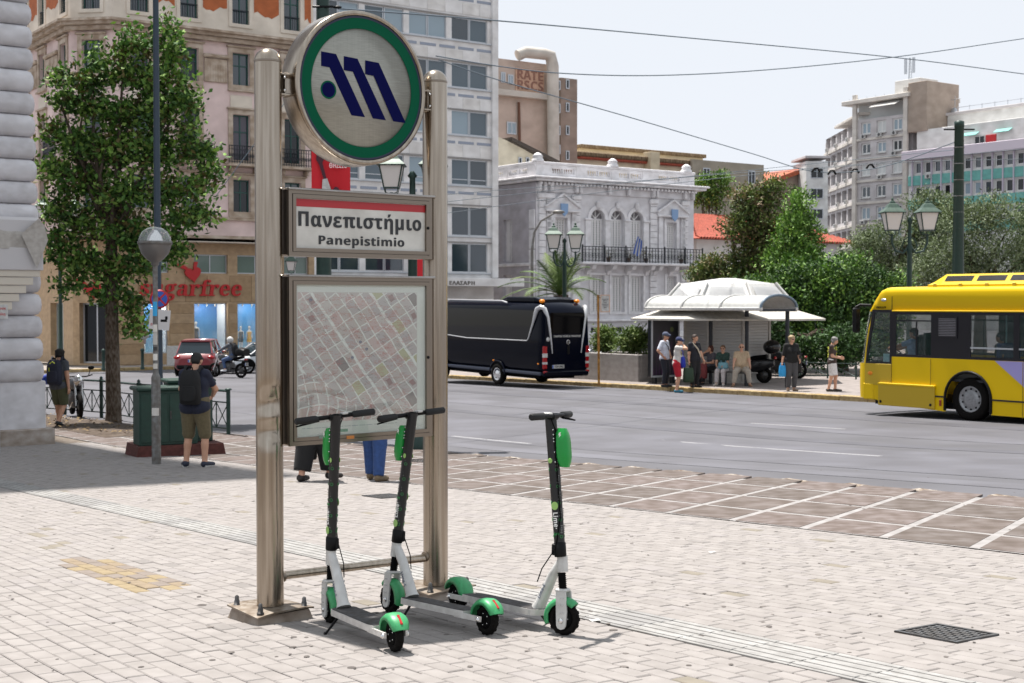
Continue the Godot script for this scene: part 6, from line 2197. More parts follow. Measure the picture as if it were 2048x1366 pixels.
func build_furniture():
	var f := ground(313, 928)
	var o := thing("globe_lamp", "grey lamp post with clear globe head and old stickers beside the green cabinet", "street lamp", f, 0.0)
	var galv: Material = mat("galvanised", C("85888a"), 0.5, 0.5, "grime", 1.2)
	var hy := at(313, 487, -f.z).y - f.y
	var m := mb()
	m.lathe([v2(0.07, -0.05), v2(0.07, 1.33), v2(0.062, 1.36), v2(0.055, 1.37), v2(0.042, 1.42), v2(0.038, hy - 0.32)], 16)
	put("pole", m, galv, o)
	m = mb()
	m.lathe([v2(0.045, hy - 0.34), v2(0.06, hy - 0.32), v2(0.06, hy - 0.29), v2(0.13, hy - 0.24), v2(0.2, hy - 0.16), v2(0.238, hy - 0.06), v2(0.247, hy - 0.015)], 28)
	put("lower_bowl", m, mat("lamp_grey", C("6f6c6a"), 0.35, 0.3), o)
	m = mb()
	m.lathe([v2(0.25, hy - 0.02), v2(0.262, hy - 0.015), v2(0.262, hy + 0.03), v2(0.25, hy + 0.035)], 28, Vector3.ZERO, false)
	put("ring", m, galv, o)
	m = mb()
	m.lathe([v2(0.13, hy + 0.02), v2(0.1, hy + 0.12), v2(0.04, hy + 0.2), v2(0.001, hy + 0.21)], 18)
	put("reflector", m, mats["chrome"], o)
	m = mb()
	m.lathe([v2(0.248, hy + 0.03), v2(0.235, hy + 0.1), v2(0.19, hy + 0.18), v2(0.12, hy + 0.235), v2(0.001, hy + 0.26)], 28)
	put("dome", m, glass("dome_glass", C("c4cace"), 0.16), o)
	for q in [[2.28, 0.22, "2f9fd8"], [2.02, 0.13, "d8d4cc"], [1.84, 0.2, "bdbab4"], [1.6, 0.1, "e0ddd6"], [1.47, 0.08, "cfcac2"], [0.75, 0.12, "d4d0ca"], [1.75, 0.06, "3a3a3a"]]:
		m = mb()
		var r := 0.0445 if q[0] > 1.4 else 0.0712
		var ring := []
		for k in 9:
			var an: float = deg_to_rad(40 + k * 12.5)
			ring.append([v3(cos(an) * r, q[0], sin(an) * r), v3(cos(an) * r, q[0] + q[1], sin(an) * r)])
		m.smooth()
		for k in 8: m.quad(ring[k][0], ring[k][1], ring[k + 1][1], ring[k + 1][0])
		put("sticker", m, mat("sticker_" + q[2], C(q[2]), 0.6), o)
	var pf := stand(316, 25.5)
	o = thing("tall_pole", "tall dark blue pole rising straight up behind the globe lamp", "pole", pf)
	m = mb()
	m.lathe([v2(0.085, 0), v2(0.082, 2.4), v2(0.066, 2.5), v2(0.05, 9.5)], 14)
	put("shaft", m, mat("pole_blue", C("2c3a47"), 0.5, 0.2), o)
	var sp := at(319, 598, 25.2)
	o = thing("no_stopping_sign", "round blue no stopping sign with red rim and white plate under it", "sign", sp, 8.0)
	o.scale = Vector3.ONE * 0.378
	m = mb()
	m.t = Transform3D(Basis(Vector3.RIGHT, PI / 2), Vector3.ZERO)
	m.lathe([v2(0.46, 0), v2(0.46, 0.03), v2(0.001, 0.03)], 32)
	put("disc", m, mat("sign_red", C("b3202c"), 0.45), o)
	m = mb()
	m.t = Transform3D(Basis(Vector3.RIGHT, PI / 2), Vector3.ZERO)
	m.lathe([v2(0.37, 0.031), v2(0.001, 0.034)], 32, Vector3.ZERO, false)
	put("blue_field", m, mat("sign_blue", C("2456b0"), 0.45), o)
	for an in [0.785, -0.785]:
		m = mb()
		m.t = Transform3D(Basis(Vector3.BACK, an), v3(0, 0, 0.04))
		m.box(Vector3.ZERO, v3(0.76, 0.085, 0.01))
		put("red_bar", m, mats["sign_red"], o)
	m = mb()
	m.t = Transform3D(Basis(Vector3.BACK, -0.1), v3(0, -1.0, 0))
	m.box(v3(0, 0, 0.01), v3(0.98, 0.98, 0.03), 0.01)
	put("plate", m, mat("plate_white", C("c9c6c6"), 0.5), o)
	fit_text(o, "ZΩNH", v3(-0.28, -1.22, 0.03), 0.3, 0.1, 0.006, mats["sign_red"])
	m = mb()
	m.box(v3(0.2, -1.05, 0.03), v3(0.3, 0.12, 0.02), 0.02)
	m.box(v3(0.32, -0.92, 0.03), v3(0.12, 0.16, 0.02), 0.02)
	put("tow_symbol", m, mats["black"], o)
	f = ground(360, 908)
	o = thing("street_cabinet", "dark green metal street cabinet standing on a red painted plinth", "cabinet", f, TURN - 8.0)
	m = mb()
	m.loft([[v3(-0.85, -0.15, 0.48), v3(0.7, -0.15, 0.48), v3(0.7, -0.15, -0.5), v3(-0.85, -0.15, -0.5)], [v3(-0.8, 0.2, 0.44), v3(0.64, 0.2, 0.44), v3(0.64, 0.2, -0.46), v3(-0.8, 0.2, -0.46)]], true, false)
	put("plinth", m, bump(mat("red_plinth", C("5c312c"), 0.85, 0.0, "grime", 1.5), tex["grain"], 0.4), o)
	var gm := mat("cabinet_green", C("173a30"), 0.55, 0.0, "soft", 1.4)
	for q in [[-0.27, 0.92, 0.98, 0.1, 0.5], [0.2, 1.02, 0.74, -0.22, 0.46]]:
		m = mb()
		m.box(v3(q[0], 0.2 + q[1] * 0.5, q[3]), v3(q[2], q[1], q[4]), 0.012)
		var bd := put("body", m, gm, o)
		m = mb()
		m.box(v3(q[0], 0.2 + q[1] + 0.03, q[3]), v3(q[2] + 0.1, 0.07, q[4] + 0.1), 0.02)
		put("lid", m, gm, bd)
		for e in [-1, 1]:
			m = mb()
			m.box(v3(q[0] + e * q[2] * 0.245, 0.2 + q[1] * 0.5, q[3] + q[4] * 0.5 + 0.006), v3(q[2] * 0.46, q[1] - 0.1, 0.016), 0.006)
			put("door", m, gm, bd)
		m = mb()
		m.box(v3(q[0] + 0.03, 0.2 + q[1] * 0.55, q[3] + q[4] * 0.5 + 0.02), v3(0.025, 0.14, 0.025), 0.006)
		put("handle", m, mats["iron"], bd)
	o = thing("street_railing", "dark green pedestrian railing with crossed bars along the kerb at left", "railing", Vector3.ZERO)
	var feet := [ground(60, 823), ground(130, 828), ground(203, 834), ground(278, 846), ground(365, 857), ground(457, 869)]
	for i in feet.size():
		var p: Vector3 = feet[i]
		m = mb()
		m.box(p + v3(0, 0.45, 0), v3(0.075, 0.94, 0.075), 0.008)
		m.lathe([v2(0.06, 0.9), v2(0.06, 0.93), v2(0.03, 0.95), v2(0.045, 0.98), v2(0.01, 1.02)] if i < 5 else [v2(0.07, 0.92), v2(0.07, 0.95), v2(0.01, 0.96)], 8, p)
		put("post", m, mats["iron_green"], o)
		if i == feet.size() - 1: continue
		var q: Vector3 = feet[i + 1]
		for h in [0.9, 0.66, 0.12]:
			m = mb()
			m.tube([p + v3(0, h, 0), q + v3(0, h, 0)], 0.028 if h > 0.8 else 0.016, 6)
			put("rail", m, mats["iron_green"], o)
		var n := 4
		for k in n:
			var u := p.lerp(q, (k + 0.0) / n)
			var v := p.lerp(q, (k + 1.0) / n)
			for s in [[u, v], [v, u]]:
				m = mb()
				m.tube([s[0] + v3(0, 0.12, 0), s[1] + v3(0, 0.66, 0)], 0.011, 5)
				put("cross_bar", m, mats["iron_green"], o)
			m = mb()
			m.tube([v + v3(0, 0.12, 0), v + v3(0, 0.66, 0)], 0.014, 5)
			put("upright", m, mats["iron_green"], o)
	var bl := [[207, 741, "thin dark bollard left of the street tree trunk across the road"], [285, 739, "thin dark bollard under the round white shop sign"]]
	for q in bl:
		f = ground(q[0], q[1], 0.14)
		o = thing("bollard", q[2], "bollard", f, 0.0, "bollards before the shops")
		m = mb()
		m.lathe([v2(0.1, 0), v2(0.1, 0.1), v2(0.075, 0.12), v2(0.075, 0.86), v2(0.095, 0.88), v2(0.095, 0.95), v2(0.02, 1.0)], 12)
		put("post", m, mats["iron_green"], o)
	f = ground(352, 731, 0.14)
	o = thing("white_board", "plain white board standing on the pavement left of the red car", "board", f, TURN)
	put("panel", bx(v3(0, 0.5, 0), v3(0.95, 1.0, 0.06), 0.01), mats["white_paint"], o)
	var rs := at(287, 668, 66.0)
	o = thing("round_shop_sign", "round white shop notice hung in front of the show window", "sign", rs, TURN)
	m = mb()
	m.t = Transform3D(Basis(Vector3.RIGHT, PI / 2), Vector3.ZERO)
	m.lathe([v2(0.28, 0), v2(0.28, 0.03), v2(0.001, 0.031)], 24)
	put("disc", m, mats["white_paint"], o)
	fit_text(o, "SPORT", v3(0, -0.02, 0.034), 0.34, 0.09, 0.005, mat("sign_ink", C("33406e"), 0.6))
	var lf := stand(121, 66, 0.14)
	twin_lamp("dark lamp post with two pale lantern heads behind the street tree", lf, [-0.75, 0.75], at(121, 440, 66).y - lf.y, 0.7, 0.0)
	lf = ground(826, 897)
	var d0 := -lf.z
	twin_lamp("green lantern lamp post close behind the station sign", lf, [-0.37, 0.37], at(818, 385, d0).y - lf.y, 0.5, 0.0)
	lf = stand(1129, 53, 0.13)
	twin_lamp("twin lantern lamp post behind the coach in front of the mansion", lf, [-0.42, 0.42], at(1129, 503, 53).y - lf.y, 0.68, -3.0)
	lf = stand(1818, 43, 0.13)
	twin_lamp("twin lantern lamp post above the front of the yellow bus", lf, [-0.55, 0.55], at(1818, 468, 43).y - lf.y, 0.7, 0.0)
	lf = stand(583, 70, 0.14)
	var sl := thing("street_lamp", "small far lantern lamp seen between name board and map board", "street lamp", lf, 0.0)
	m = mb()
	m.lathe([v2(0.1, 0), v2(0.06, 0.5), v2(0.05, at(583, 548, 70).y - lf.y)], 8)
	put("post", m, mats["iron_green"], sl)
	lantern(sl, v3(0, at(583, 545, 70).y - lf.y, 0), 0.6)
	lf = stand(1064, 62, 0.13)
	o = thing("arm_lamp", "grey street light on a curved arm in front of the mansion corner", "street lamp", lf, 0.0)
	var ay := at(1064, 500, 62).y - lf.y
	var hd := at(1112, 424, 62) - lf
	m = mb()
	m.tube([v3(0, 0, 0), v3(0, ay, 0), v3(0.1, ay + 0.8, 0), v3(0.4, ay + 1.3, 0), hd], [0.08, 0.06, 0.05, 0.045, 0.04], 8)
	put("pole", m, galv, o)
	m = mb()
	m.ell(hd + v3(0.12, 0, 0), v3(0.28, 0.09, 0.12), 12, 6)
	put("head", m, galv, o)
	lf = stand(1915, 47, 0.13)
	o = thing("wire_pole", "thick dark green trolley wire pole rising behind the yellow bus", "pole", lf, 0.0, "trolley wire poles")
	var ph := at(1912, 243, 47).y - lf.y
	m = mb()
	m.lathe([v2(0.21, 0), v2(0.2, 3.0), v2(0.155, ph - 0.2), v2(0.165, ph - 0.2), v2(0.165, ph), v2(0.02, ph + 0.04)], 16)
	put("shaft", m, mats["iron_green"], o)
	m = mb()
	m.box(v3(0.0, ph - 0.27, 0.0), v3(1.05, 0.05, 0.06), 0.01)
	put("cross_arm", m, mats["black"], o)
	for q in 6:
		m = mb()
		var yy: float = ph - 0.9 - q * 0.55
		m.lathe([v2(0.175, yy), v2(0.182, yy + 0.015), v2(0.175, yy + 0.03)], 14, Vector3.ZERO, false)
		put("strap", m, galv, o)
	lf = stand(648, 27.0)
	o = thing("wire_pole", "dark green trolley wire pole behind the emblem at the top edge", "pole", lf, 0.0, "trolley wire poles")
	m = mb()
	m.lathe([v2(0.17, 0), v2(0.15, 3.0), v2(0.125, 9.5)], 14)
	put("shaft", m, mats["iron_green"], o)
	m = mb()
	var cy := at(648, 16, 27).y - lf.y
	m.box(v3(0.02, cy, 0.12), v3(0.42, 0.04, 0.05), 0.01)
	m.ell(v3(0.3, cy - 0.01, 0.12), v3(0.09, 0.03, 0.03), 8, 6)
	put("clamp", m, mats["black"], o)
	wire("upper trolley span wire running across the sky from the emblem pole", [[676, 17, 27], [990, 41, 32], [1400, 78, 40], [1790, 115, 47], [2048, 148, 50], [2300, 180, 52]])
	wire("sagging span wire crossing the sky and rising to the right", [[872, 112, 36], [1000, 133, 38], [1130, 147, 40], [1310, 151, 43], [1530, 140, 46], [1790, 114, 50], [2048, 77, 54], [2300, 40, 58]])
	wire("long wire slanting down from the emblem to the trolley fittings", [[878, 120, 36], [1000, 161, 39], [1250, 232, 44], [1500, 306, 50], [1630, 343, 54], [1760, 335, 52], [1908, 285, 47.2]])
	wire("faint wire from the mansion cornice to the apartment tower", [[560, 420, 60], [1000, 380, 64], [1300, 360, 66], [1600, 330, 70], [1905, 300, 47.3]])
	wire("lower faint wire across the mansion and teal block", [[880, 428, 62], [1200, 385, 64], [1500, 350, 64], [1800, 325, 60], [2048, 318, 56], [2300, 310, 54]])
	wire("second lower wire passing the mansion pediments", [[880, 405, 60], [1130, 378, 62], [1400, 352, 64], [1700, 330, 62], [2048, 298, 56], [2300, 280, 54]])
	wire("short dark wire on the left of the sign by the balcony", [[430, 395, 60], [500, 300, 60], [570, 205, 60]])
	for q in [[1632, 340], [1664, 345], [1710, 342], [1741, 333]]:
		var p := at(q[0], q[1], 53.5)
		var k := thing("wire_fitting", "black trolley wire hanger on the slanting wire, %s of four" % ["first from left", "second from left", "third from left", "rightmost"][[1632, 1664, 1710, 1741].find(q[0])], "wire fitting", p, 0.0, "trolley wire hangers")
		m = mb()
		m.tube([v3(-0.16, -0.08, 0), v3(-0.06, 0.07, 0), v3(0.06, 0.07, 0), v3(0.16, -0.08, 0)], 0.045, 6)
		put("hanger", m, mats["black"], k)
	shelter()
func wire(label: String, pts: Array):
	var p := []
	for i in pts.size() - 1:
		for k in 6:
			var t := k / 6.0
			var a = pts[max(i - 1, 0)]
			var b = pts[i]
			var c = pts[i + 1]
			var d = pts[min(i + 2, pts.size() - 1)]
			p.append(at(cubic_interpolate(b[0], c[0], a[0], d[0], t), cubic_interpolate(b[1], c[1], a[1], d[1], t), cubic_interpolate(b[2], c[2], a[2], d[2], t)))
	var e = pts[-1]
	p.append(at(e[0], e[1], e[2]))
	var m := mb()
	m.tube(p, 0.013 if label.contains("faint") or label.contains("lower") else 0.017, 5)
	tag(put("overhead_wire", m, mat("wire", C("55626d"), 0.6)), label, "wire", "overhead wires")
func shelter():
	var I := Transform3D.IDENTITY
	var a0 := 30.05
	var bb := 30.7
	var o := thing("bus_shelter", "bus shelter with white barrel roof on dark posts where people wait", "bus shelter", ab(a0, bb, 0.13), TURN)
	var dk := mat("shelter_dark", C("262a30"), 0.45, 0.3)
	var L := 5.4
	var H := 2.5
	var slope := (ab(a0 + L, bb).y - ab(a0, bb).y) / L
	for q in [0.15, 1.92, 3.6]:
		var m := mb()
		m.tube([v3(1.15, -0.1 + slope * q, -q), v3(1.15, H - 0.05, -q)], 0.065, 10)
		put("post", m, dk, o)
	var ribs := [0.0, 1.8, 3.6, 5.4]
	var arc := func(z: float, r: float, n: int) -> Array:
		var pts := []
		for k in n + 1:
			var t := PI * k / n
			pts.append(v3(0.62 - 0.78 * cos(t) * r, H - 0.02 + 0.4 * sin(t) * r, z))
		return pts
	for k in 3:
		var m := mb()
		var p0: Array = arc.call(-ribs[k] - 0.04, 1.0, 12)
		var p1: Array = arc.call(-ribs[k + 1] + 0.04, 1.0, 12)
		m.smooth()
		for i in 12: m.quad(p0[i], p1[i], p1[i + 1], p0[i + 1])
		var i0: Array = arc.call(-ribs[k] - 0.04, 0.97, 12)
		var i1: Array = arc.call(-ribs[k + 1] + 0.04, 0.97, 12)
		for i in 12: m.quad(i0[i + 1], i1[i + 1], i1[i], i0[i])
		put("roof_panel", m, mat("roof_cream", C("bfc0bd"), 0.4, 0.0, "soft", 1.0), o)
	for r in ribs:
		var m := mb()
		m.tube(arc.call(-r, 1.02, 14), 0.045, 6)
		put("rib", m, mats["white_paint"] if r > 0.1 else mat("rib_grey", C("5f6e7c"), 0.4, 0.3), o)
	for x in [-0.16, 1.4]:
		var m := mb()
		m.box(v3(x, H - 0.04, -L * 0.5), v3(0.11, 0.12, L + 0.1), 0.03)
		put("gutter", m, mats["white_paint"], o)
	var m2 := mb()
	m2.box(v3(0.62, H - 0.08, -0.02), v3(1.6, 0.08, 0.08), 0.01)
	put("end_beam", m2, dk, o)
	m2 = mb()
	m2.box(v3(0.9, 0.44 + slope * 2.75, -2.75), v3(0.4, 0.05, 2.8), 0.015)
	var bench := thing("bench", "low grey bench under the shelter roof with people sitting", "bench", o.position, TURN)
	put("seat", m2, galv_m(), bench)
	for z in [-1.6, -2.75, -3.9]: put("leg", bx(v3(0.9, 0.2 + slope * -z, z), v3(0.3, 0.46, 0.06), 0.01), dk, bench)
	var ad := thing("advertising_panel", "upright advertising panel with dark purple poster at the shelter's left end", "advertising board", ab(35.0, 30.35, 0.13), TURN)
	put("case", bx(v3(0.6, 1.22, 0.0), v3(1.26, 2.0, 0.2), 0.03), dk, ad)
	m2 = mb()
	m2.frame(-0.03, 0.22, 1.23, 2.22, 0.06, 0.09, 0.12)
	put("frame", m2, mats["alu"], ad)
	m2 = mb()
	m2.use_uv = true
	m2.flat()
	m2.quad_uv(v3(0.04, 0.3, 0.105), v3(1.16, 0.3, 0.105), v3(1.16, 2.14, 0.105), v3(0.04, 2.14, 0.105))
	var im := Image.create(64, 96, false, Image.FORMAT_RGB8)
	for y in 96:
		for x in 64:
			var c := C("14141c")
			var d := v2(x - 30, (y - 52) * 0.8).length() / 30.0
			c = c.lerp(C("5a1f4e"), clamp(1.1 - d, 0, 1) * (0.6 + 0.4 * sin(x * 0.5 + y * 0.22)))
			if y > 70: c = c.lerp(C("7a2f78"), clamp((y - 70) / 40.0, 0, 0.5) * (0.5 + 0.5 * sin(x * 0.9)))
			if v2(x - 48, y - 16).length() < 5: c = C("55602c")
			im.set_pixel(x, y, c)
	var pm := mat("poster_print", Color.WHITE, 0.3)
	pm.albedo_texture = ImageTexture.create_from_image(im)
	put("poster", m2, pm, ad)
	for e in [0.2, 1.0]: put("foot", bx(v3(e, 0.1, 0), v3(0.1, 0.3, 0.16)), dk, ad)
	var sp := stand(1198, 45.5, 0.13)
	var st := thing("stop_pole", "thin yellow bus stop pole with white timetable plate beside the coach", "bus stop sign", sp, 0.0)
	var ph := at(1194, 590, 45.5).y - sp.y
	m2 = mb()
	m2.tube([v3(0, 0, 0), v3(-0.03, ph, 0)], 0.04, 10)
	put("pole", m2, mat("pole_ochre", C("b88a3c"), 0.6, 0.0, "stain", 1.5), st)
	put("plate", bx(v3(0.2, ph - 0.28, 0.02), v3(0.3, 0.55, 0.025), 0.01), mats["white_paint"], st)
	m2 = mb()
	m2.frame(0.04, ph - 0.57, 0.36, ph + 0.01, 0.03, 0.02, 0.042)
	put("plate_rim", m2, mat("peach", C("c9a58e"), 0.6), st)
	for q in 6: put("print_line", bx(v3(0.2, ph - 0.14 - q * 0.055, 0.036), v3(0.2 - 0.05 * (q % 3), 0.018, 0.004)), mats["black"], st).set_meta("kind", "stuff")
	var pc := ground(1276, 764, 0.13)
	var pl := thing("concrete_planter", "long rendered concrete planter box with bushes beside the coach", "planter", pc, TURN)
	planter_node = pl
	var cm: Material = bump(mat("render_grey", C("aaa6a4"), 0.95, 0.0, "soft", 0.6), tex["grain"], 0.6)
	for q in [[v3(0.06, 0.42, -5.0), v3(0.12, 1.05, 10.0)], [v3(0.8, 0.42, -0.06), v3(1.36, 1.05, 0.12)], [v3(1.54, 0.42, -5.0), v3(0.12, 1.05, 10.0)]]: put("wall", bx(q[0], q[1], 0.02), cm, pl)
	put("earth", bx(v3(0.8, 0.6, -5), v3(1.38, 0.5, 9.8)), mats["soil"], pl)
	var kf := stand(1455, 47.5, 0.13)
	var ko := thing("street_kiosk", "closed street kiosk with roller shutters and broad white tent roof", "kiosk", kf, TURN)
	var wk := mat("kiosk_white", C("bdbcb8"), 0.5, 0.0, "soft", 0.8)
	var hexa := func(r: float, y: float, sx := 1.0) -> Array:
		var a := []
		for k in 8:
			var an := PI / 8 + TAU * k / 8.0
			a.append(v3(cos(an) * r * sx, y, sin(an) * r))
		return a
	var kb := mb()
	kb.loft([hexa.call(1.55, -0.1), hexa.call(1.55, 2.2)], true, false)
	put("body", kb, wk, ko)
	for k in 8:
		var an := TAU * (k + 1) / 8.0
		var fx := Transform3D(Basis(Vector3.UP, PI / 2 - an), v3(cos(an) * 1.432, 0, sin(an) * 1.432))
		for q in 17:
			slabp(ko, "shutter_slat", fx, v3(0, 0.45 + q * 0.1, 0.012), v3(0.98, 0.088, 0.03), mat("slat_grey", C("aeaead"), 0.5), 0.012)
		slabp(ko, "shutter_rail", fx, v3(0.55, 1.15, 0.02), v3(0.08, 2.1, 0.06), wk, 0.01)
	kb = mb()
	kb.loft([hexa.call(3.5, 2.13), hexa.call(3.5, 2.19), hexa.call(1.75, 2.68), hexa.call(1.75, 2.2)], false, false)
	put("awning", kb, mat("awning_cream", C("c2beb6"), 0.7, 0.0, "soft", 0.9), ko)
	kb = mb()
	kb.loft([hexa.call(2.35, 2.5), hexa.call(2.45, 2.55), hexa.call(2.4, 2.64), hexa.call(1.72, 3.36), hexa.call(0.3, 3.56), hexa.call(0.01, 3.57)], true, false)
	put("roof", kb, mats["white_paint"], ko)
	for k in 8:
		var a: Vector3 = hexa.call(2.42, 2.64)[k]
		var b: Vector3 = hexa.call(1.74, 3.38)[k]
		kb = mb()
		kb.tube([a, b], 0.06, 5)
		put("roof_rib", kb, mats["white_paint"], ko)
		var a2: Vector3 = hexa.call(2.42, 2.64)[(k + 1) % 8]
		var b2: Vector3 = hexa.call(1.74, 3.38)[(k + 1) % 8]
		kb = mb()
		kb.flat()
		var up := (a2 - a).cross(b - a).normalized() * -0.03
		if up.y < 0: up = -up
		var c0 := a.lerp(a2, 0.12).lerp(b.lerp(b2, 0.12), 0.15) + up
		var c1 := a.lerp(a2, 0.88).lerp(b.lerp(b2, 0.88), 0.15) + up
		var c2 := a.lerp(a2, 0.88).lerp(b.lerp(b2, 0.88), 0.8) + up
		var c3 := a.lerp(a2, 0.12).lerp(b.lerp(b2, 0.12), 0.8) + up
		kb.quad(c0, c1, c2, c3)
		kb.quad(c3, c2, c1, c0)
		put("roof_light", kb, mat("roof_light", C("d8d9da"), 0.3), ko)
	var pf := thing("park_fence", "low dark iron fence along the park edge behind the waiting women", "fence", Vector3.ZERO)
	for i in 14:
		var p := ab(18.0 + i * 1.3, 37.5, 0.13)
		var q := ab(18.0 + (i + 1) * 1.3, 37.5, 0.13)
		put("post", bx(p + v3(0, 0.3, 0), v3(0.05, 0.62, 0.05), 0.005), mats["iron_green"], pf)
		for s in [[0.55, 0.55], [0.1, 0.1], [0.1, 0.55], [0.55, 0.1]]:
			var m := mb()
			m.tube([p + v3(0, s[0], 0), q + v3(0, s[1], 0)], 0.014, 5)
			put("bar", m, mats["iron_green"], pf)
var planter_node: Node3D
func galv_m() -> Material: return mats["galvanised"]
func road_wheel(par: Node, c: Vector3, r: float, w: float, rim: float, spokes: int, rim_mat: Material, holes_n := 0):
	var T := Transform3D(Basis(Vector3.BACK, PI / 2), c)
	var m := mb()
	m.t = T
	m.lathe([v2(rim, -w * 0.5), v2(r - 0.03, -w * 0.5), v2(r, -w * 0.32), v2(r, w * 0.32), v2(r - 0.03, w * 0.5), v2(rim + 0.02, w * 0.5), v2(rim, w * 0.42)], 36, Vector3.ZERO, false)
	var o := put("wheel", m, mats["rubber"], par)
	m = mb()
	m.t = T
	if spokes > 0:
		m.lathe([v2(rim, -w * 0.4), v2(rim, w * 0.44), v2(rim - 0.025, w * 0.44), v2(rim - 0.03, -w * 0.3), v2(0.02, -w * 0.3)], 30, Vector3.ZERO, false)
		for k in spokes:
			m.t = T * Transform3D(Basis(Vector3.UP, TAU * k / spokes), Vector3.ZERO)
			m.box(v3(rim * 0.5, w * 0.34, 0), v3(rim, 0.025, rim * 0.24), 0.008)
		m.t = T
		m.lathe([v2(rim * 0.22, w * 0.2), v2(rim * 0.22, w * 0.4), v2(0.01, w * 0.42)], 14)
	else:
		m.lathe([v2(rim, w * 0.1), v2(rim, w * 0.44), v2(rim * 0.92, w * 0.4), v2(rim * 0.8, w * 0.25), v2(rim * 0.62, w * 0.36), v2(rim * 0.5, w * 0.42), v2(rim * 0.2, w * 0.42), v2(0.01, w * 0.44)], 30, Vector3.ZERO, false)
	put("rim", m, rim_mat, o)
	for k in holes_n:
		m = mb()
		m.t = T * Transform3D(Basis(Vector3.UP, TAU * k / holes_n), Vector3.ZERO)
		m.ell(v3(rim * 0.78, w * 0.3, 0), v3(rim * 0.085, 0.02, rim * 0.085), 10, 6)
		put("rim_hole", m, mats["black"], o).set_meta("kind", "stuff")
func ring_xy(hw: float, y0: float, y1: float, z: float, rnd: float, tumble := 0.0) -> Array:
	var r := []
	var pts := [[-1, y0 + rnd, 0], [-1, y0 + (y1 - y0) * 0.5, 0], [-1, y1 - rnd, tumble], [-1 + 0.3 * rnd / hw, y1 - rnd * 0.3, tumble], [-1 + rnd / hw, y1, tumble], [0, y1 + 0.02, 0], [1 - rnd / hw, y1, -tumble], [1 - 0.3 * rnd / hw, y1 - rnd * 0.3, -tumble], [1, y1 - rnd, -tumble], [1, y0 + (y1 - y0) * 0.5, 0], [1, y0 + rnd, 0], [1 - rnd / hw, y0, 0], [-1 + rnd / hw, y0, 0]]
	for p in pts: r.append(v3(p[0] * hw + p[2], p[1], z))
	r.reverse()
	return r
func plate(par: Node, c: Vector3, s: String, b: Basis, w := 0.5):
	var n := put("number_plate", bx(Vector3.ZERO, v3(w, 0.12, 0.015), 0.004), mats["white_paint"], par)
	n.transform = Transform3D(b, c)
	var f := put("plate_blue", bx(v3(-w * 0.45, 0, 0.002), v3(w * 0.09, 0.11, 0.015)), mats["sign_blue"], n)
	fit_text(n, s, v3(0.03, 0, 0.009), w * 0.75, 0.075, 0.004, mats["black"])
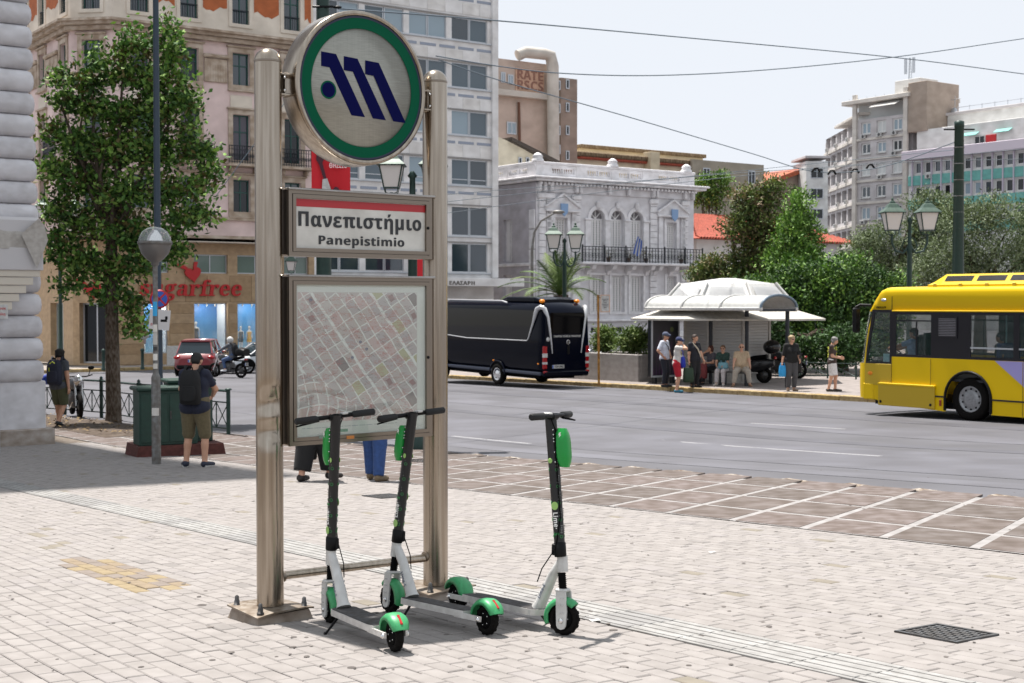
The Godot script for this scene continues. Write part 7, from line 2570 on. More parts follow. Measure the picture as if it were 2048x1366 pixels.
func bus():
	var w0 := ground(1935, 842)
	var o := thing("trolley_bus", "yellow trolley bus with lilac panel passing at the right edge", "bus", w0, TURN)
	o.rotation.x = 0.0
	var yel := mat("bus_yellow", C("d8b400"), 0.35)
	yel.metallic_specular = 0.25
	yel.clearcoat_enabled = true
	yel.clearcoat = 0.3
	var yel2 := mat("bus_yellow_dull", C("b89a1c"), 0.45)
	var blk := mat("bus_black", C("1a191f"), 0.3)
	var gl := glass("bus_glass", C("24403c"), 0.24)
	var S := Transform3D(SIDE, Vector3.ZERO)
	var W := 2.5
	var R := 9.0
	var arch := func(c: float, r: float) -> Array:
		var a := []
		for k in 15:
			var t := PI * (1.0 - k / 14.0)
			a.append(v2(c + cos(t) * r, 0.48 + sin(t) * r))
		return a
	var side := [v2(-2.93, 1.18), v2(-2.94, 0.75), v2(-2.9, 0.4), v2(-2.2, 0.26), v2(-0.62, 0.17), v2(-0.61, 0.48)]
	side += arch.call(0.0, 0.6)
	side += [v2(0.61, 0.17), v2(5.3, 0.17), v2(5.3, 0.48)] + arch.call(5.9, 0.6) + [v2(6.51, 0.17), v2(R, 0.3), v2(R, 1.36), v2(-2.1, 1.36), v2(-2.1, 1.18)]
	for x in [0.0, W]:
		var m := mb()
		m.t = Transform3D(SIDE, v3(x, 0, 0))
		m.ext(side, -0.06 if x == 0.0 else 0.0, 0.0 if x == 0.0 else 0.06)
		put("side_panel", m, yel, o)
	var rings := []
	for q in [[0.36, 0.02], [0.6, 0.0], [1.18, 0.0]]:
		var ring := []
		for k in 9:
			var t := PI / 2 * k / 8.0
			ring.append(v3(0.35 - 0.35 * cos(t), q[0], -2.93 + q[1] - 0.28 * sin(t)))
		for k in 9:
			var t := PI / 2 * k / 8.0
			ring.append(v3(W - 0.35 + 0.35 * sin(t), q[0], -2.93 + q[1] - 0.28 * cos(t)))
		rings.append(ring)
	var m := mb()
	m.loft(rings, false, true, false)
	put("front_panel", m, yel, o)
	rings = []
	for q in [[1.2, 0.0], [1.8, 0.1], [2.42, 0.22]]:
		var ring := []
		for k in 9:
			var t := PI / 2 * k / 8.0
			ring.append(v3(0.3 - 0.3 * cos(t), q[0], -2.86 + q[1] - 0.28 * sin(t)))
		for k in 9:
			var t := PI / 2 * k / 8.0
			ring.append(v3(W - 0.3 + 0.3 * sin(t), q[0], -2.86 + q[1] - 0.28 * cos(t)))
		rings.append(ring)
	m = mb()
	m.loft(rings, false, true, false)
	put("windscreen", m, gl, o)
	for x in [0.0, W]:
		m = mb()
		m.t = Transform3D(SIDE, v3(x, 0, 0))
		m.ext([v2(-2.87, 1.2), v2(-2.12, 1.2), v2(-2.12, 2.42), v2(-2.64, 2.42)], -0.02, -0.008)
		put("corner_window", m, gl, o)
		m = mb()
		m.t = Transform3D(SIDE, v3(x, 0, 0))
		m.ring([v2(-2.9, 1.17), v2(-2.1, 1.17), v2(-2.1, 2.45), v2(-2.68, 2.45)], [v2(-2.83, 1.23), v2(-2.16, 1.23), v2(-2.16, 2.39), v2(-2.6, 2.39)], -0.03, 0.004)
		put("window_seal", m, blk, o)
	m = mb()
	m.tube([v3(0.02, 1.15, -2.9), v3(0.03, 1.8, -2.82), v3(0.04, 2.44, -2.66)], 0.035, 8)
	put("front_pillar", m, yel, o)
	rings = []
	for q in [[-2.78, 0.0, 0.03], [-2.62, 0.3, 0.02], [-2.45, 0.52, 0.0], [-2.3, 0.575, 0.0], [-1.9, 0.58, 0.0], [R, 0.58, 0.0]]:
		var h: float = q[1]
		var ring := []
		for p in [[0.0, 0.0], [0.0, 0.78], [0.015, 0.88], [0.07, 0.96], [0.22, 1.0], [1.25, 1.04], [2.28, 1.0], [2.43, 0.96], [2.485, 0.88], [2.5, 0.78], [2.5, 0.0]]: ring.append(v3(lerp(q[2], W - q[2], p[0] / 2.5), 2.4 + p[1] * max(h, 0.02), q[0]))
		rings.append(ring)
	m = mb()
	m.loft(rings, true, true)
	put("roof", m, yel, o)
	for x in [-2.1, 1.9]:
		m = mb()
		m.box(v3(-0.003, 2.58, x), v3(0.008, 0.36, 0.012))
		put("roof_joint", m, blk, o)
	m = mb()
	m.box(v3(-0.005, 2.425, (R - 2.1) * 0.5), v3(0.03, 0.03, R + 2.1), 0.008)
	put("drip_rail", m, yel, o)
	for pd in [[-1.25, 1.9], [1.98, 4.6], [4.7, 7.5]]:
		m = mb()
		var z0: float = pd[0]
		var z1: float = pd[1]
		var pr := func(z: float, t: float) -> Array:
			return [v3(0.2, 2.93, z), v3(0.2, 3.02, z), v3(0.42, 3.02 + 0.24 * t, z), v3(2.1, 3.02 + 0.24 * t, z), v3(2.3, 3.02, z), v3(2.3, 2.93, z)]
		m.loft([pr.call(z0, 0.25), pr.call(z0 + 0.35, 1.0), pr.call(z1 - 0.06, 1.0), pr.call(z1, 0.9)], true, false)
		var pod := put("roof_pod", m, yel, o)
		var nsl := 3
		for k in nsl:
			m = mb()
			var a: float = lerp(z0 + 0.4, z1 - 0.2, k / float(nsl))
			var b: float = lerp(z0 + 0.4, z1 - 0.2, (k + 0.86) / float(nsl))
			m.flat()
			m.quad(v3(0.265, 3.1, a), v3(0.265, 3.1, b), v3(0.375, 3.22, b), v3(0.375, 3.22, a))
			m.quad(v3(0.265, 3.1, a), v3(0.375, 3.22, a), v3(0.375, 3.22, b), v3(0.265, 3.1, b))
			put("pod_slot", m, blk, pod)
		for k in 5: put("pod_bracket", bx(v3(0.19, 3.0, lerp(z0 + 0.2, z1 - 0.2, k / 4.0)), v3(0.05, 0.1, 0.08), 0.01), yel2, pod)
	for x in [0.0, W]:
		var T := Transform3D(SIDE, v3(x, 0, 0))
		var near: bool = x == 0.0
		m = mb()
		m.t = T
		var hs := [[-1.99, 1.42, -1.0, 2.34], [0.06, 1.42, 1.14, 2.34], [1.28, 1.42, 2.5, 2.34], [2.62, 1.42, 3.8, 2.34], [3.95, 1.42, 5.2, 2.34], [5.35, 1.42, 6.6, 2.34], [6.75, 1.42, 8.4, 2.34]]
		holed(m, R, 1.36, 2.42, hs, 0.03, -2.1)
		put("window_band", m, blk, o)
		for k in hs.size():
			m = mb()
			m.t = T
			m.box(v3((hs[k][0] + hs[k][2]) * 0.5, (hs[k][1] + hs[k][3]) * 0.5, -0.018), v3(hs[k][2] - hs[k][0], hs[k][3] - hs[k][1], 0.006))
			var pane := put("window", m, gl, o)
			m = mb()
			m.t = T
			if k == 0:
				m.box(v3((hs[k][0] + hs[k][2]) * 0.5, 2.2, 0.0), v3(hs[k][2] - hs[k][0], 0.03, 0.02))
				m.box(v3(-1.4, 1.8, 0.0), v3(0.03, 0.76, 0.02))
			else: m.box(v3((hs[k][0] + hs[k][2]) * 0.5, 1.62, 0.0), v3(hs[k][2] - hs[k][0], 0.035, 0.02))
			put("window_bar", m, mats["alu"] if k > 0 else blk, pane)
		if near:
			m = mb()
			m.t = T
			m.frame(-0.82, 1.82, -0.28, 2.3, 0.04, 0.0, 0.02)
			var gr := put("air_grille", m, blk, o)
			for k in 11:
				put("louvre", bx(v3(-0.012, 1.88 + k * 0.037, -0.55), v3(0.016, 0.018, 0.46)), mat("louvre_grey", C("6f6d72"), 0.5), gr)
	m = mb()
	m.t = Transform3D(SIDE, Vector3.ZERO)
	m.ext([v2(0.68, 1.355), v2(2.6, 1.355), v2(2.6, 0.2), v2(2.3, 0.2), v2(1.46, 0.78)], 0.0, 0.003)
	put("lilac_graphic", m, mat("lilac", C("9a93c8"), 0.3), o)
	put("flap", bx(v3(-0.025, 0.46, -1.66), v3(0.05, 0.5, 1.6), 0.012), yel2, o)
	put("flap_lip", bx(v3(-0.03, 0.72, -1.66), v3(0.07, 0.05, 1.62), 0.012), yel, o)
	for z in [-2.38, -0.96]:
		m = mb()
		m.t = Transform3D(Basis(Vector3.BACK, PI / 2), v3(-0.05, 0.3, z))
		m.lathe([v2(0.035, 0), v2(0.035, 0.006), v2(0.005, 0.008)], 12)
		put("flap_lock", m, mats["black"], o)
	put("front_bumper", bx(v3(0.05, 0.52, -2.78), v3(0.14, 0.4, 0.34), 0.03), yel, o)
	put("front_wing", bx(v3(-0.006, 0.93, -2.5), v3(0.02, 0.5, 0.78), 0.006), yel2, o)
	for z in [-2.1, -1.0]: put("panel_joint", bx(v3(-0.002, 0.95, z), v3(0.008, 0.8, 0.012)), mat("joint_brown", C("8a7410"), 0.6), o)
	put("panel_joint", bx(v3(-0.003, 0.75, 1.38), v3(0.01, 1.2, 0.014)), mats["joint_brown"], o)
	put("rub_strip", bx(v3(-0.008, 0.5, -0.76), v3(0.02, 0.035, 0.3)), blk, o)
	put("rub_strip", bx(v3(-0.008, 0.5, 2.9), v3(0.02, 0.035, 4.6)), blk, o)
	put("reflector", bx(v3(-0.01, 0.36, -0.72), v3(0.02, 0.14, 0.06), 0.006), mat("reflect_red", C("8a2a12"), 0.4), o)
	m = mb()
	m.ell(v3(-0.015, 0.95, -2.72), v3(0.03, 0.045, 0.07), 12, 8)
	put("indicator", m, mat("indicator", C("e8850c"), 0.3), o)
	m = mb()
	m.ell(v3(-0.01, 2.68, -2.34), v3(0.02, 0.035, 0.08), 10, 6)
	put("marker_lamp", m, mats["alu"], o)
	var em := fit_text(o, "TROLLEY", Vector3.ZERO, 0.3, 0.05, 0.006, mats["black"])
	em.transform = Transform3D(SIDE * Basis.from_scale(em.scale), v3(-0.006, 2.5, -2.42))
	m = mb()
	m.tube([v3(0.15, 2.55, -2.85), v3(0.0, 2.56, -3.05), v3(-0.1, 2.5, -3.1)], 0.035, 8)
	m.box(v3(-0.1, 2.2, -3.08), v3(0.22, 0.6, 0.12), 0.04)
	put("mirror", m, mats["black"], o)
	for z in [0.0, 5.9]:
		for x in [-0.004, W + 0.004]:
			m = mb()
			var arc := []
			for k in 17:
				var t := PI * k / 16.0
				arc.append(v3(x, 0.48 + sin(t) * 0.6, z + cos(t) * 0.6))
			m.tube([v3(x, 0.2, z + 0.6)] + arc + [v3(x, 0.2, z - 0.6)], 0.035, 6)
			put("arch_trim", m, mats["black"], o)
		road_wheel(o, v3(0.2, 0.478, z), 0.478, 0.28, 0.29, 0, mat("rim_grey", C("9d9fa2"), 0.4, 0.6, "soft", 3.0), 10)
		road_wheel(o, v3(W - 0.2, 0.478, z), 0.478, 0.28, 0.29, 0, mats["rim_grey"])
	m = mb()
	m.box(v3(W * 0.5, 0.3, 3.0), v3(W - 0.3, 0.16, 11.4))
	put("chassis", m, mats["black"], o)
	m = mb()
	m.box(v3(W * 0.5, 0.88, 3.0), v3(W - 0.14, 0.05, 11.6))
	put("floor", m, mat("bus_floor", C("2c2d31"), 0.7), o)
	m = mb()
	m.box(v3(W * 0.5, 2.4, 3.2), v3(W - 0.14, 0.04, 11.4))
	put("ceiling", m, mat("bus_ceiling", C("8a8c90"), 0.6), o)
	put("rear_wall", bx(v3(W * 0.5, 1.6, R - 0.05), v3(W, 2.5, 0.1)), yel, o)
	put("partition", bx(v3(0.75, 1.4, -1.3), v3(1.2, 1.05, 0.04)), mats["bus_floor"], o)
	put("dashboard", bx(v3(1.0, 1.15, -2.74), v3(1.7, 0.35, 0.26), 0.08), mats["bus_floor"], o)
	m = mb()
	m.box(v3(0.62, 1.1, -1.95), v3(0.5, 0.12, 0.5), 0.05)
	m.box(v3(0.62, 1.5, -1.66), v3(0.48, 0.75, 0.12), 0.05)
	put("driver_seat", m, mats["black"], o)
	m = mb()
	var wc := v3(0.62, 1.42, -2.52)
	var wl := []
	for k in 17: wl.append(wc + v3(cos(TAU * k / 16) * 0.22, sin(TAU * k / 16) * 0.2 * 0.55, -sin(TAU * k / 16) * 0.2 * 0.8))
	m.tube(wl, 0.016, 6, false)
	m.tube([wc, wc + v3(0, -0.35, -0.2)], 0.03, 6)
	put("steering_wheel", m, mats["black"], o)
	var seat_m := mat("bus_seat", C("2c3f6e"), 0.8)
	for k in 7:
		for x in [0.5, 1.95]:
			m = mb()
			m.box(v3(x, 1.12, 0.45 + k * 1.0), v3(0.8, 0.1, 0.42), 0.03)
			m.box(v3(x, 1.42, 0.68 + k * 1.0), v3(0.8, 0.62, 0.09), 0.03)
			put("seat", m, seat_m, o)
		m = mb()
		m.tube([v3(0.95, 0.9, 0.3 + k * 1.3), v3(0.95, 2.4, 0.3 + k * 1.3)], 0.018, 6)
		put("hand_pole", m, mat("pole_teal", C("9fd0d0"), 0.4), o)
	put("notice", bx(v3(0.03, 1.32, -2.28), v3(0.01, 0.2, 0.18)), mat("notice_blue", C("a9d6da"), 0.6), o)
	bus_node = o
var bus_node: Node3D
func coach():
	var rc := v3(1.015, 0, -45.85)
	rc.y = hgt(rc.x, 45.85)
	var far_y := hgt(-3.3, 52.0)
	var o := thing("minibus_coach", "black minibus coach with silver trim and dark windows parked at the island kerb", "coach", rc, TURN)
	o.rotation.x = atan((far_y - rc.y) / 7.5) * -1.0
	var nb := mat("coach_black", C("070b18"), 0.14)
	nb.metallic_specular = 0.22
	var dg: Material = mats["dark_glass"]
	var cgl := mat("coach_glass", C("06070a"), 0.03)
	cgl.metallic_specular = 0.45
	var sil := mat("coach_silver", C("c3c4c6"), 0.3, 0.3)
	var W := 1.98
	var L := 7.6
	var hw := W * 0.5
	var secs := []
	for q in [[0.02, 0.93, 0.55, 2.5, 0.16], [-0.06, 0.98, 0.47, 2.66, 0.2], [-0.3, 0.99, 0.42, 2.86, 0.26], [-0.8, 0.99, 0.42, 2.9, 0.26], [-6.2, 0.99, 0.42, 2.9, 0.26], [-6.8, 0.98, 0.42, 2.7, 0.26], [-7.3, 0.95, 0.42, 1.7, 0.2], [-7.6, 0.85, 0.46, 1.1, 0.15]]:
		var ring := ring_xy(q[1], q[2], q[3], q[0], q[4], 0.05)
		for i in ring.size(): ring[i].x += hw
		secs.append(ring)
	secs.reverse()
	var m := mb()
	m.loft(secs)
	put("body", m, nb, o)
	var S := func(x: float) -> Transform3D: return Transform3D(SIDE, v3(x, 0, 0))
	m = mb()
	m.t = S.call(-0.004)
	m.ext([v2(-6.4, 1.7), v2(-4.6, 1.6), v2(-0.95, 1.63), v2(-0.6, 2.1), v2(-0.5, 2.62), v2(-6.2, 2.62)], -0.03, 0.004)
	put("side_glass", m, cgl, o)
	m = mb()
	for pts in [[v3(-0.012, 1.66, -6.5), v3(-0.012, 1.56, -4.6), v3(-0.012, 1.59, -0.9), v3(-0.012, 1.66, -0.82), v3(-0.012, 2.2, -0.55), v3(0.0, 2.5, -0.44), v3(0.02, 2.68, -0.36)]]:
		m.tube(pts, [0.02, 0.02, 0.02, 0.025, 0.04, 0.07, 0.08], 6)
	put("silver_line", m, sil, o)
	for e in [0, 1]:
		m = mb()
		var fl := func(x: float) -> float: return x if e == 0 else W - x
		m.tube([v3(fl.call(0.02), 2.66, -0.38), v3(fl.call(0.05), 2.74, -0.2), v3(fl.call(0.12), 2.68, -0.08), v3(fl.call(0.2), 2.4, 0.0), v3(fl.call(0.26), 2.0, 0.025), v3(fl.call(0.34), 1.5, 0.03), v3(fl.call(0.38), 1.18, 0.03)], [0.08, 0.085, 0.08, 0.06, 0.045, 0.03, 0.015], 8)
		put("silver_horseshoe", m, sil, o)
	if true:
		m = mb()
		m.ext([v2(0.34, 1.85), v2(W - 0.34, 1.85), v2(W - 0.22, 2.4), v2(W - 0.3, 2.55), v2(0.3, 2.55), v2(0.22, 2.4)], 0.0, 0.035)
		put("rear_window", m, dg, o)
		m = mb()
		m.ext([v2(0.4, 1.8), v2(W - 0.4, 1.8), v2(W - 0.42, 1.15), v2(W - 0.7, 0.92), v2(0.7, 0.92), v2(0.42, 1.15)], 0.0, 0.03)
		put("rear_door", m, nb, o)
		put("door_handle", bx(v3(1.05, 1.3, 0.045), v3(0.1, 0.3, 0.03), 0.01), mats["black"], o)
	m = mb()
	m.t = Transform3D(Basis(Vector3.RIGHT, PI / 2), v3(1.03, 1.56, 0.035))
	m.lathe([v2(0.075, 0), v2(0.075, 0.02), v2(0.06, 0.02), v2(0.06, 0.0)], 20, Vector3.ZERO, false)
	for k in 3:
		m.t = Transform3D(Basis(Vector3.BACK, TAU * k / 3 + PI / 2), v3(1.03, 1.56, 0.045))
		m.box(v3(0.03, 0, 0), v3(0.06, 0.014, 0.012))
	put("emblem", m, mats["chrome"], o)
	fit_text(o, "CHARTER TOURS & TRANSFERS", v3(1.0, 1.76, 0.04), 1.15, 0.07, 0.004, mats["white_paint"])
	for x in [0.1, W - 0.1]:
		m = mb()
		m.box(v3(x, 1.05, -0.015), v3(0.17, 0.78, 0.1), 0.03)
		var tl := put("tail_light", m, mat("tail_red2", C("9a1018"), 0.2), o)
		put("light_band", bx(v3(x, 1.12, -0.01), v3(0.175, 0.16, 0.105), 0.02), mats["white_paint"], tl)
		put("light_band", bx(v3(x, 0.86, -0.01), v3(0.175, 0.1, 0.105), 0.02), mats["white_paint"], tl)
		m = mb()
		m.ell(v3(x, 0.56, 0.02), v3(0.1, 0.05, 0.03), 12, 6)
		put("reflector", m, mats["tail_red2"], o)
		m = mb()
		m.ell(v3(clamp(x, 0.25, W - 0.25), 2.93, -0.4), v3(0.1, 0.07, 0.1), 10, 6)
		put("roof_marker", m, mats["indicator"], o)
	m = mb()
	m.t = Transform3D(Basis(Vector3.RIGHT, PI / 2), v3(0.2, 1.66, 0.02))
	m.lathe([v2(0.075, 0), v2(0.075, 0.01), v2(0.001, 0.012)], 18)
	put("limit_sticker", m, mats["white_paint"], o)
	plate(o, v3(0.62, 0.74, 0.045), "YZH 5062", Basis())
	put("bumper", bx(v3(hw, 0.5, -0.02), v3(W - 0.06, 0.2, 0.16), 0.05), nb, o)
	put("skirt", bx(v3(0.03, 0.5, -3.6), v3(0.1, 0.12, 7.0), 0.03), mat("skirt_blue", C("2a3244"), 0.3), o)
	for z in [-0.25, -2.9]:
		m = mb()
		m.ell(v3(-0.005, 0.83, z), v3(0.02, 0.03, 0.06), 8, 6)
		put("side_marker", m, mats["indicator"], o)
	m = mb()
	m.loft([ring_shift(0.75, 2.88, 2.98, -0.5, hw), ring_shift(0.78, 2.88, 3.06, -0.8, hw), ring_shift(0.78, 2.88, 3.06, -2.4, hw), ring_shift(0.7, 2.88, 2.96, -2.9, hw)], true, false)
	put("roof_unit", m, nb, o)
	m = mb()
	m.tube([v3(0.08, 2.86, -2.2), v3(0.06, 2.92, -2.5), v3(0.06, 2.92, -6.2)], 0.03, 6)
	put("roof_rail", m, sil, o)
	for z in [-2.64, -6.3]:
		m = mb()
		var arc := []
		for k in 13: arc.append(v3(-0.008, 0.37 + sin(PI * k / 12.0) * 0.46, z + cos(PI * k / 12.0) * 0.46))
		m.t = Transform3D()
		m.tube(arc, 0.035, 6)
		put("arch_trim", m, nb, o)
		m = mb()
		m.t = Transform3D(SIDE, v3(-0.003, 0, 0))
		var half := []
		for k in 15: half.append(v2(z + cos(PI * k / 14.0) * 0.44, 0.37 + sin(PI * k / 14.0) * 0.44))
		m.ext(half + [v2(z - 0.44, 0.36)], -0.01, 0.004)
		put("wheel_well", m, mats["black_matte"], o)
		for x in [0.06, W - 0.06]: road_wheel(o, v3(x, 0.36, z), 0.36, 0.22, 0.22, 0, mats["chrome"], 5)
	put("underbody", bx(v3(hw, 0.4, -3.7), v3(W - 0.5, 0.2, 6.4)), mats["black_matte"], o)
func ring_shift(hw: float, y0: float, y1: float, z: float, x: float) -> Array:
	var r := ring_xy(hw, y0, y1, z, 0.04)
	for i in r.size(): r[i].x += x
	return r
func car(label: String, at_: Vector3, turn: float, paint: Material, suv: bool, plate_s: String) -> Node3D:
	var o := thing("parked_car", label, "car", at_, turn, "cars on the cross street")
	o.name = numbered("car") if true else o.name
	var h := 1.0 if suv else 0.9
	var secs := []
	for q in [[2.08, 0.66, 0.4, 0.78, 0.1], [2.0, 0.82, 0.3, 0.96, 0.14], [1.7, 0.89, 0.24, 1.02, 0.16], [0.6, 0.9, 0.22, 0.98, 0.16], [-0.7, 0.9, 0.22, 0.94, 0.16], [-1.6, 0.87, 0.24, 0.84, 0.16], [-1.95, 0.8, 0.3, 0.72, 0.14], [-2.12, 0.62, 0.38, 0.6, 0.1]]: secs.append(ring_xy(q[1], q[2], q[3] * h, q[0], q[4], 0.03))
	secs.reverse()
	var m := mb()
	m.loft(secs)
	put("body", m, paint, o)
	var top := 1.56 if suv else 1.36
	var cab := []
	for q in [[1.95, 0.7, 0.94], [1.55, 0.62, top - 0.06], [0.9, 0.62, top], [0.0, 0.62, top], [-0.35, 0.6, top - 0.05], [-1.15, 0.7, 0.9]]:
		var b := 0.9 * h
		cab.append([v3(-0.8, b, q[0]), v3(0.8, b, q[0]), v3(q[1] + 0.03, max(q[2] - 0.05, b + 0.01), q[0]), v3(q[1] - 0.08, max(q[2], b + 0.02), q[0]), v3(-q[1] + 0.08, max(q[2], b + 0.02), q[0]), v3(-q[1] - 0.03, max(q[2] - 0.05, b + 0.01), q[0])])
	cab.reverse()
	m = mb()
	m.loft(cab, true, false)
	put("windows", m, mat("car_glass", C("222c33"), 0.05), o)
	m = mb()
	m.loft([ring_xy(0.6, top - 0.03, top + 0.02, -0.42, 0.02), ring_xy(0.63, top - 0.02, top + 0.03, 0.3, 0.02), ring_xy(0.62, top - 0.07, top, 1.6, 0.02)], true)
	put("car_roof", m, paint, o)
	for s in [-1, 1]:
		for pl in [[v3(s * 0.62, top - 0.03, -0.38), v3(s * 0.76, 0.95 * h, -1.12)], [v3(s * 0.64, top - 0.04, 0.55), v3(s * 0.8, 0.95 * h, 0.55)], [v3(s * 0.63, top - 0.08, 1.5), v3(s * 0.76, 0.98 * h, 1.86)]]:
			m = mb()
			m.tube(pl, 0.04, 6)
			put("pillar", m, paint, o)
		m = mb()
		m.ell(v3(s * 0.92, 0.98 * h, -0.75), v3(0.1, 0.07, 0.06), 10, 6)
		put("mirror", m, paint, o)
		m = mb()
		m.ell(v3(s * 0.68, 0.82 * h, 1.99), v3(0.2, 0.09, 0.08), 12, 8)
		put("tail_light", m, mats["tail_red2"], o)
		m = mb()
		m.ell(v3(s * 0.62, 0.62 * h, -1.95), v3(0.2, 0.09, 0.12), 12, 8)
		put("headlight", m, mats["chrome"], o)
		for z in [1.3, -1.3]:
			var wn := Node3D.new()
			wn.name = "wheel_mount"
			o.add_child(wn, true)
			wn.position = v3(s * 0.8, 0.33, z)
			wn.rotation.y = 0.0 if s < 0 else PI
			road_wheel(wn, Vector3.ZERO, 0.33, 0.21, 0.22, 7, mats["rim_grey"])
			m = mb()
			m.t = Transform3D(SIDE, v3(s * 0.902, 0, 0))
			var half := []
			for k in 15: half.append(v2(z + cos(PI * k / 14.0) * 0.37, 0.33 + sin(PI * k / 14.0) * 0.37))
			m.ext(half, -0.01, 0.01)
			put("wheel_well", m, mats["black_matte"], o)
	put("rear_bumper", bx(v3(0, 0.42, 2.02), v3(1.5, 0.2, 0.2), 0.06), mats["black"], o)
	put("front_bumper", bx(v3(0, 0.38, -2.06), v3(1.3, 0.18, 0.14), 0.05), mats["black"], o)
	plate(o, v3(0, 0.68 * h, 2.09), plate_s, Basis())
	return o
func motorbike(label: String, f: Vector3, turn: float, body: Material, top_box: bool, cat := "motorcycle") -> Node3D:
	var o := thing("motorcycle", label, cat, f, turn)
	for z in [-0.7, 0.7]:
		var m := mb()
		m.t = Transform3D(Basis(Vector3.BACK, PI / 2), v3(0, 0.31, z))
		var pr := []
		for k in 11: pr.append(v2(0.255 + 0.055 * cos(TAU * k / 10.0), 0.055 * sin(TAU * k / 10.0)))
		m.lathe(pr, 26, Vector3.ZERO, false)
		var w := put("wheel", m, mats["rubber"], o)
		m = mb()
		m.t = Transform3D(Basis(Vector3.BACK, PI / 2), v3(0, 0.31, z))
		m.lathe([v2(0.05, -0.05), v2(0.12, -0.01), v2(0.12, 0.01), v2(0.05, 0.05)], 16)
		for k in 6:
			m.t = Transform3D(Basis(Vector3.RIGHT, TAU * k / 6.0), v3(0, 0.31, z))
			m.box(v3(0, 0.12, 0), v3(0.03, 0.22, 0.03), 0.006)
		put("rim", m, mats["iron"], w)
	var m := mb()
	for s in [-1, 1]: m.tube([v3(s * 0.08, 0.31, -0.7), v3(s * 0.08, 0.95, -0.42)], 0.025, 8)
	put("fork", m, mats["chrome"], o)
	m = mb()
	m.tube([v3(-0.36, 1.06, -0.28), v3(-0.2, 1.02, -0.4), v3(0.2, 1.02, -0.4), v3(0.36, 1.06, -0.28)], 0.018, 8)
	put("handlebar", m, mats["black"], o)
	for s in [-1, 1]:
		m = mb()
		m.tube([v3(s * 0.26, 1.04, -0.36), v3(s * 0.3, 1.2, -0.4)], 0.01, 6)
		m.ell(v3(s * 0.32, 1.24, -0.4), v3(0.08, 0.05, 0.02), 10, 6)
		put("mirror", m, mats["black"], o)
	m = mb()
	m.ell(v3(0, 0.93, -0.52), v3(0.12, 0.14, 0.12), 12, 8)
	put("headlamp", m, mats["chrome"], o)
	m = mb()
	m.loft([ring_xy(0.1, 0.72, 0.9, -0.4, 0.05), ring_xy(0.17, 0.66, 0.98, -0.2, 0.08), ring_xy(0.15, 0.66, 0.94, 0.05, 0.08), ring_xy(0.1, 0.66, 0.84, 0.2, 0.05)])
	put("tank", m, body, o)
	m = mb()
	m.loft([ring_xy(0.12, 0.72, 0.8, 0.1, 0.03), ring_xy(0.15, 0.72, 0.82, 0.35, 0.04), ring_xy(0.14, 0.78, 0.88, 0.6, 0.04), ring_xy(0.09, 0.84, 0.9, 0.85, 0.03)])
	put("seat", m, mats["black_matte"], o)
	m = mb()
	m.loft([ring_xy(0.1, 0.25, 0.6, -0.35, 0.05), ring_xy(0.18, 0.22, 0.66, -0.1, 0.08), ring_xy(0.16, 0.24, 0.62, 0.25, 0.08)])
	put("engine", m, mats["iron"], o)
	m = mb()
	m.tube([v3(0.1, 0.4, -0.3), v3(0.16, 0.22, -0.1), v3(0.17, 0.3, 0.4), v3(0.19, 0.42, 0.85)], [0.025, 0.025, 0.04, 0.05], 8)
	put("exhaust", m, mats["chrome"], o)
	m = mb()
	m.tube([v3(0, 0.31, 0.7), v3(0, 0.4, 0.2), v3(0, 0.7, -0.3)], 0.035, 8)
	m.box(v3(0, 0.72, 0.6), v3(0.14, 0.05, 0.5), 0.02)
	put("frame", m, mats["black"], o)
	m = mb()
	m.box(v3(0, 0.78, 0.96), v3(0.18, 0.09, 0.06), 0.02)
	put("tail_light", m, mats["tail_red2"], o)
	put("mudguard", bx(v3(0, 0.6, 0.98), v3(0.2, 0.3, 0.03), 0.01), mats["black"], o)
	plate(o, v3(0, 0.58, 1.005), "ΧΒΕ 417", Basis(), 0.22)
	if top_box:
		m = mb()
		m.loft([ring_xy(0.2, 0.92, 1.2, 0.55, 0.06), ring_xy(0.25, 0.92, 1.26, 0.75, 0.08), ring_xy(0.22, 0.92, 1.2, 1.0, 0.08)])
		put("top_box", m, mats["black"], o)
	return o
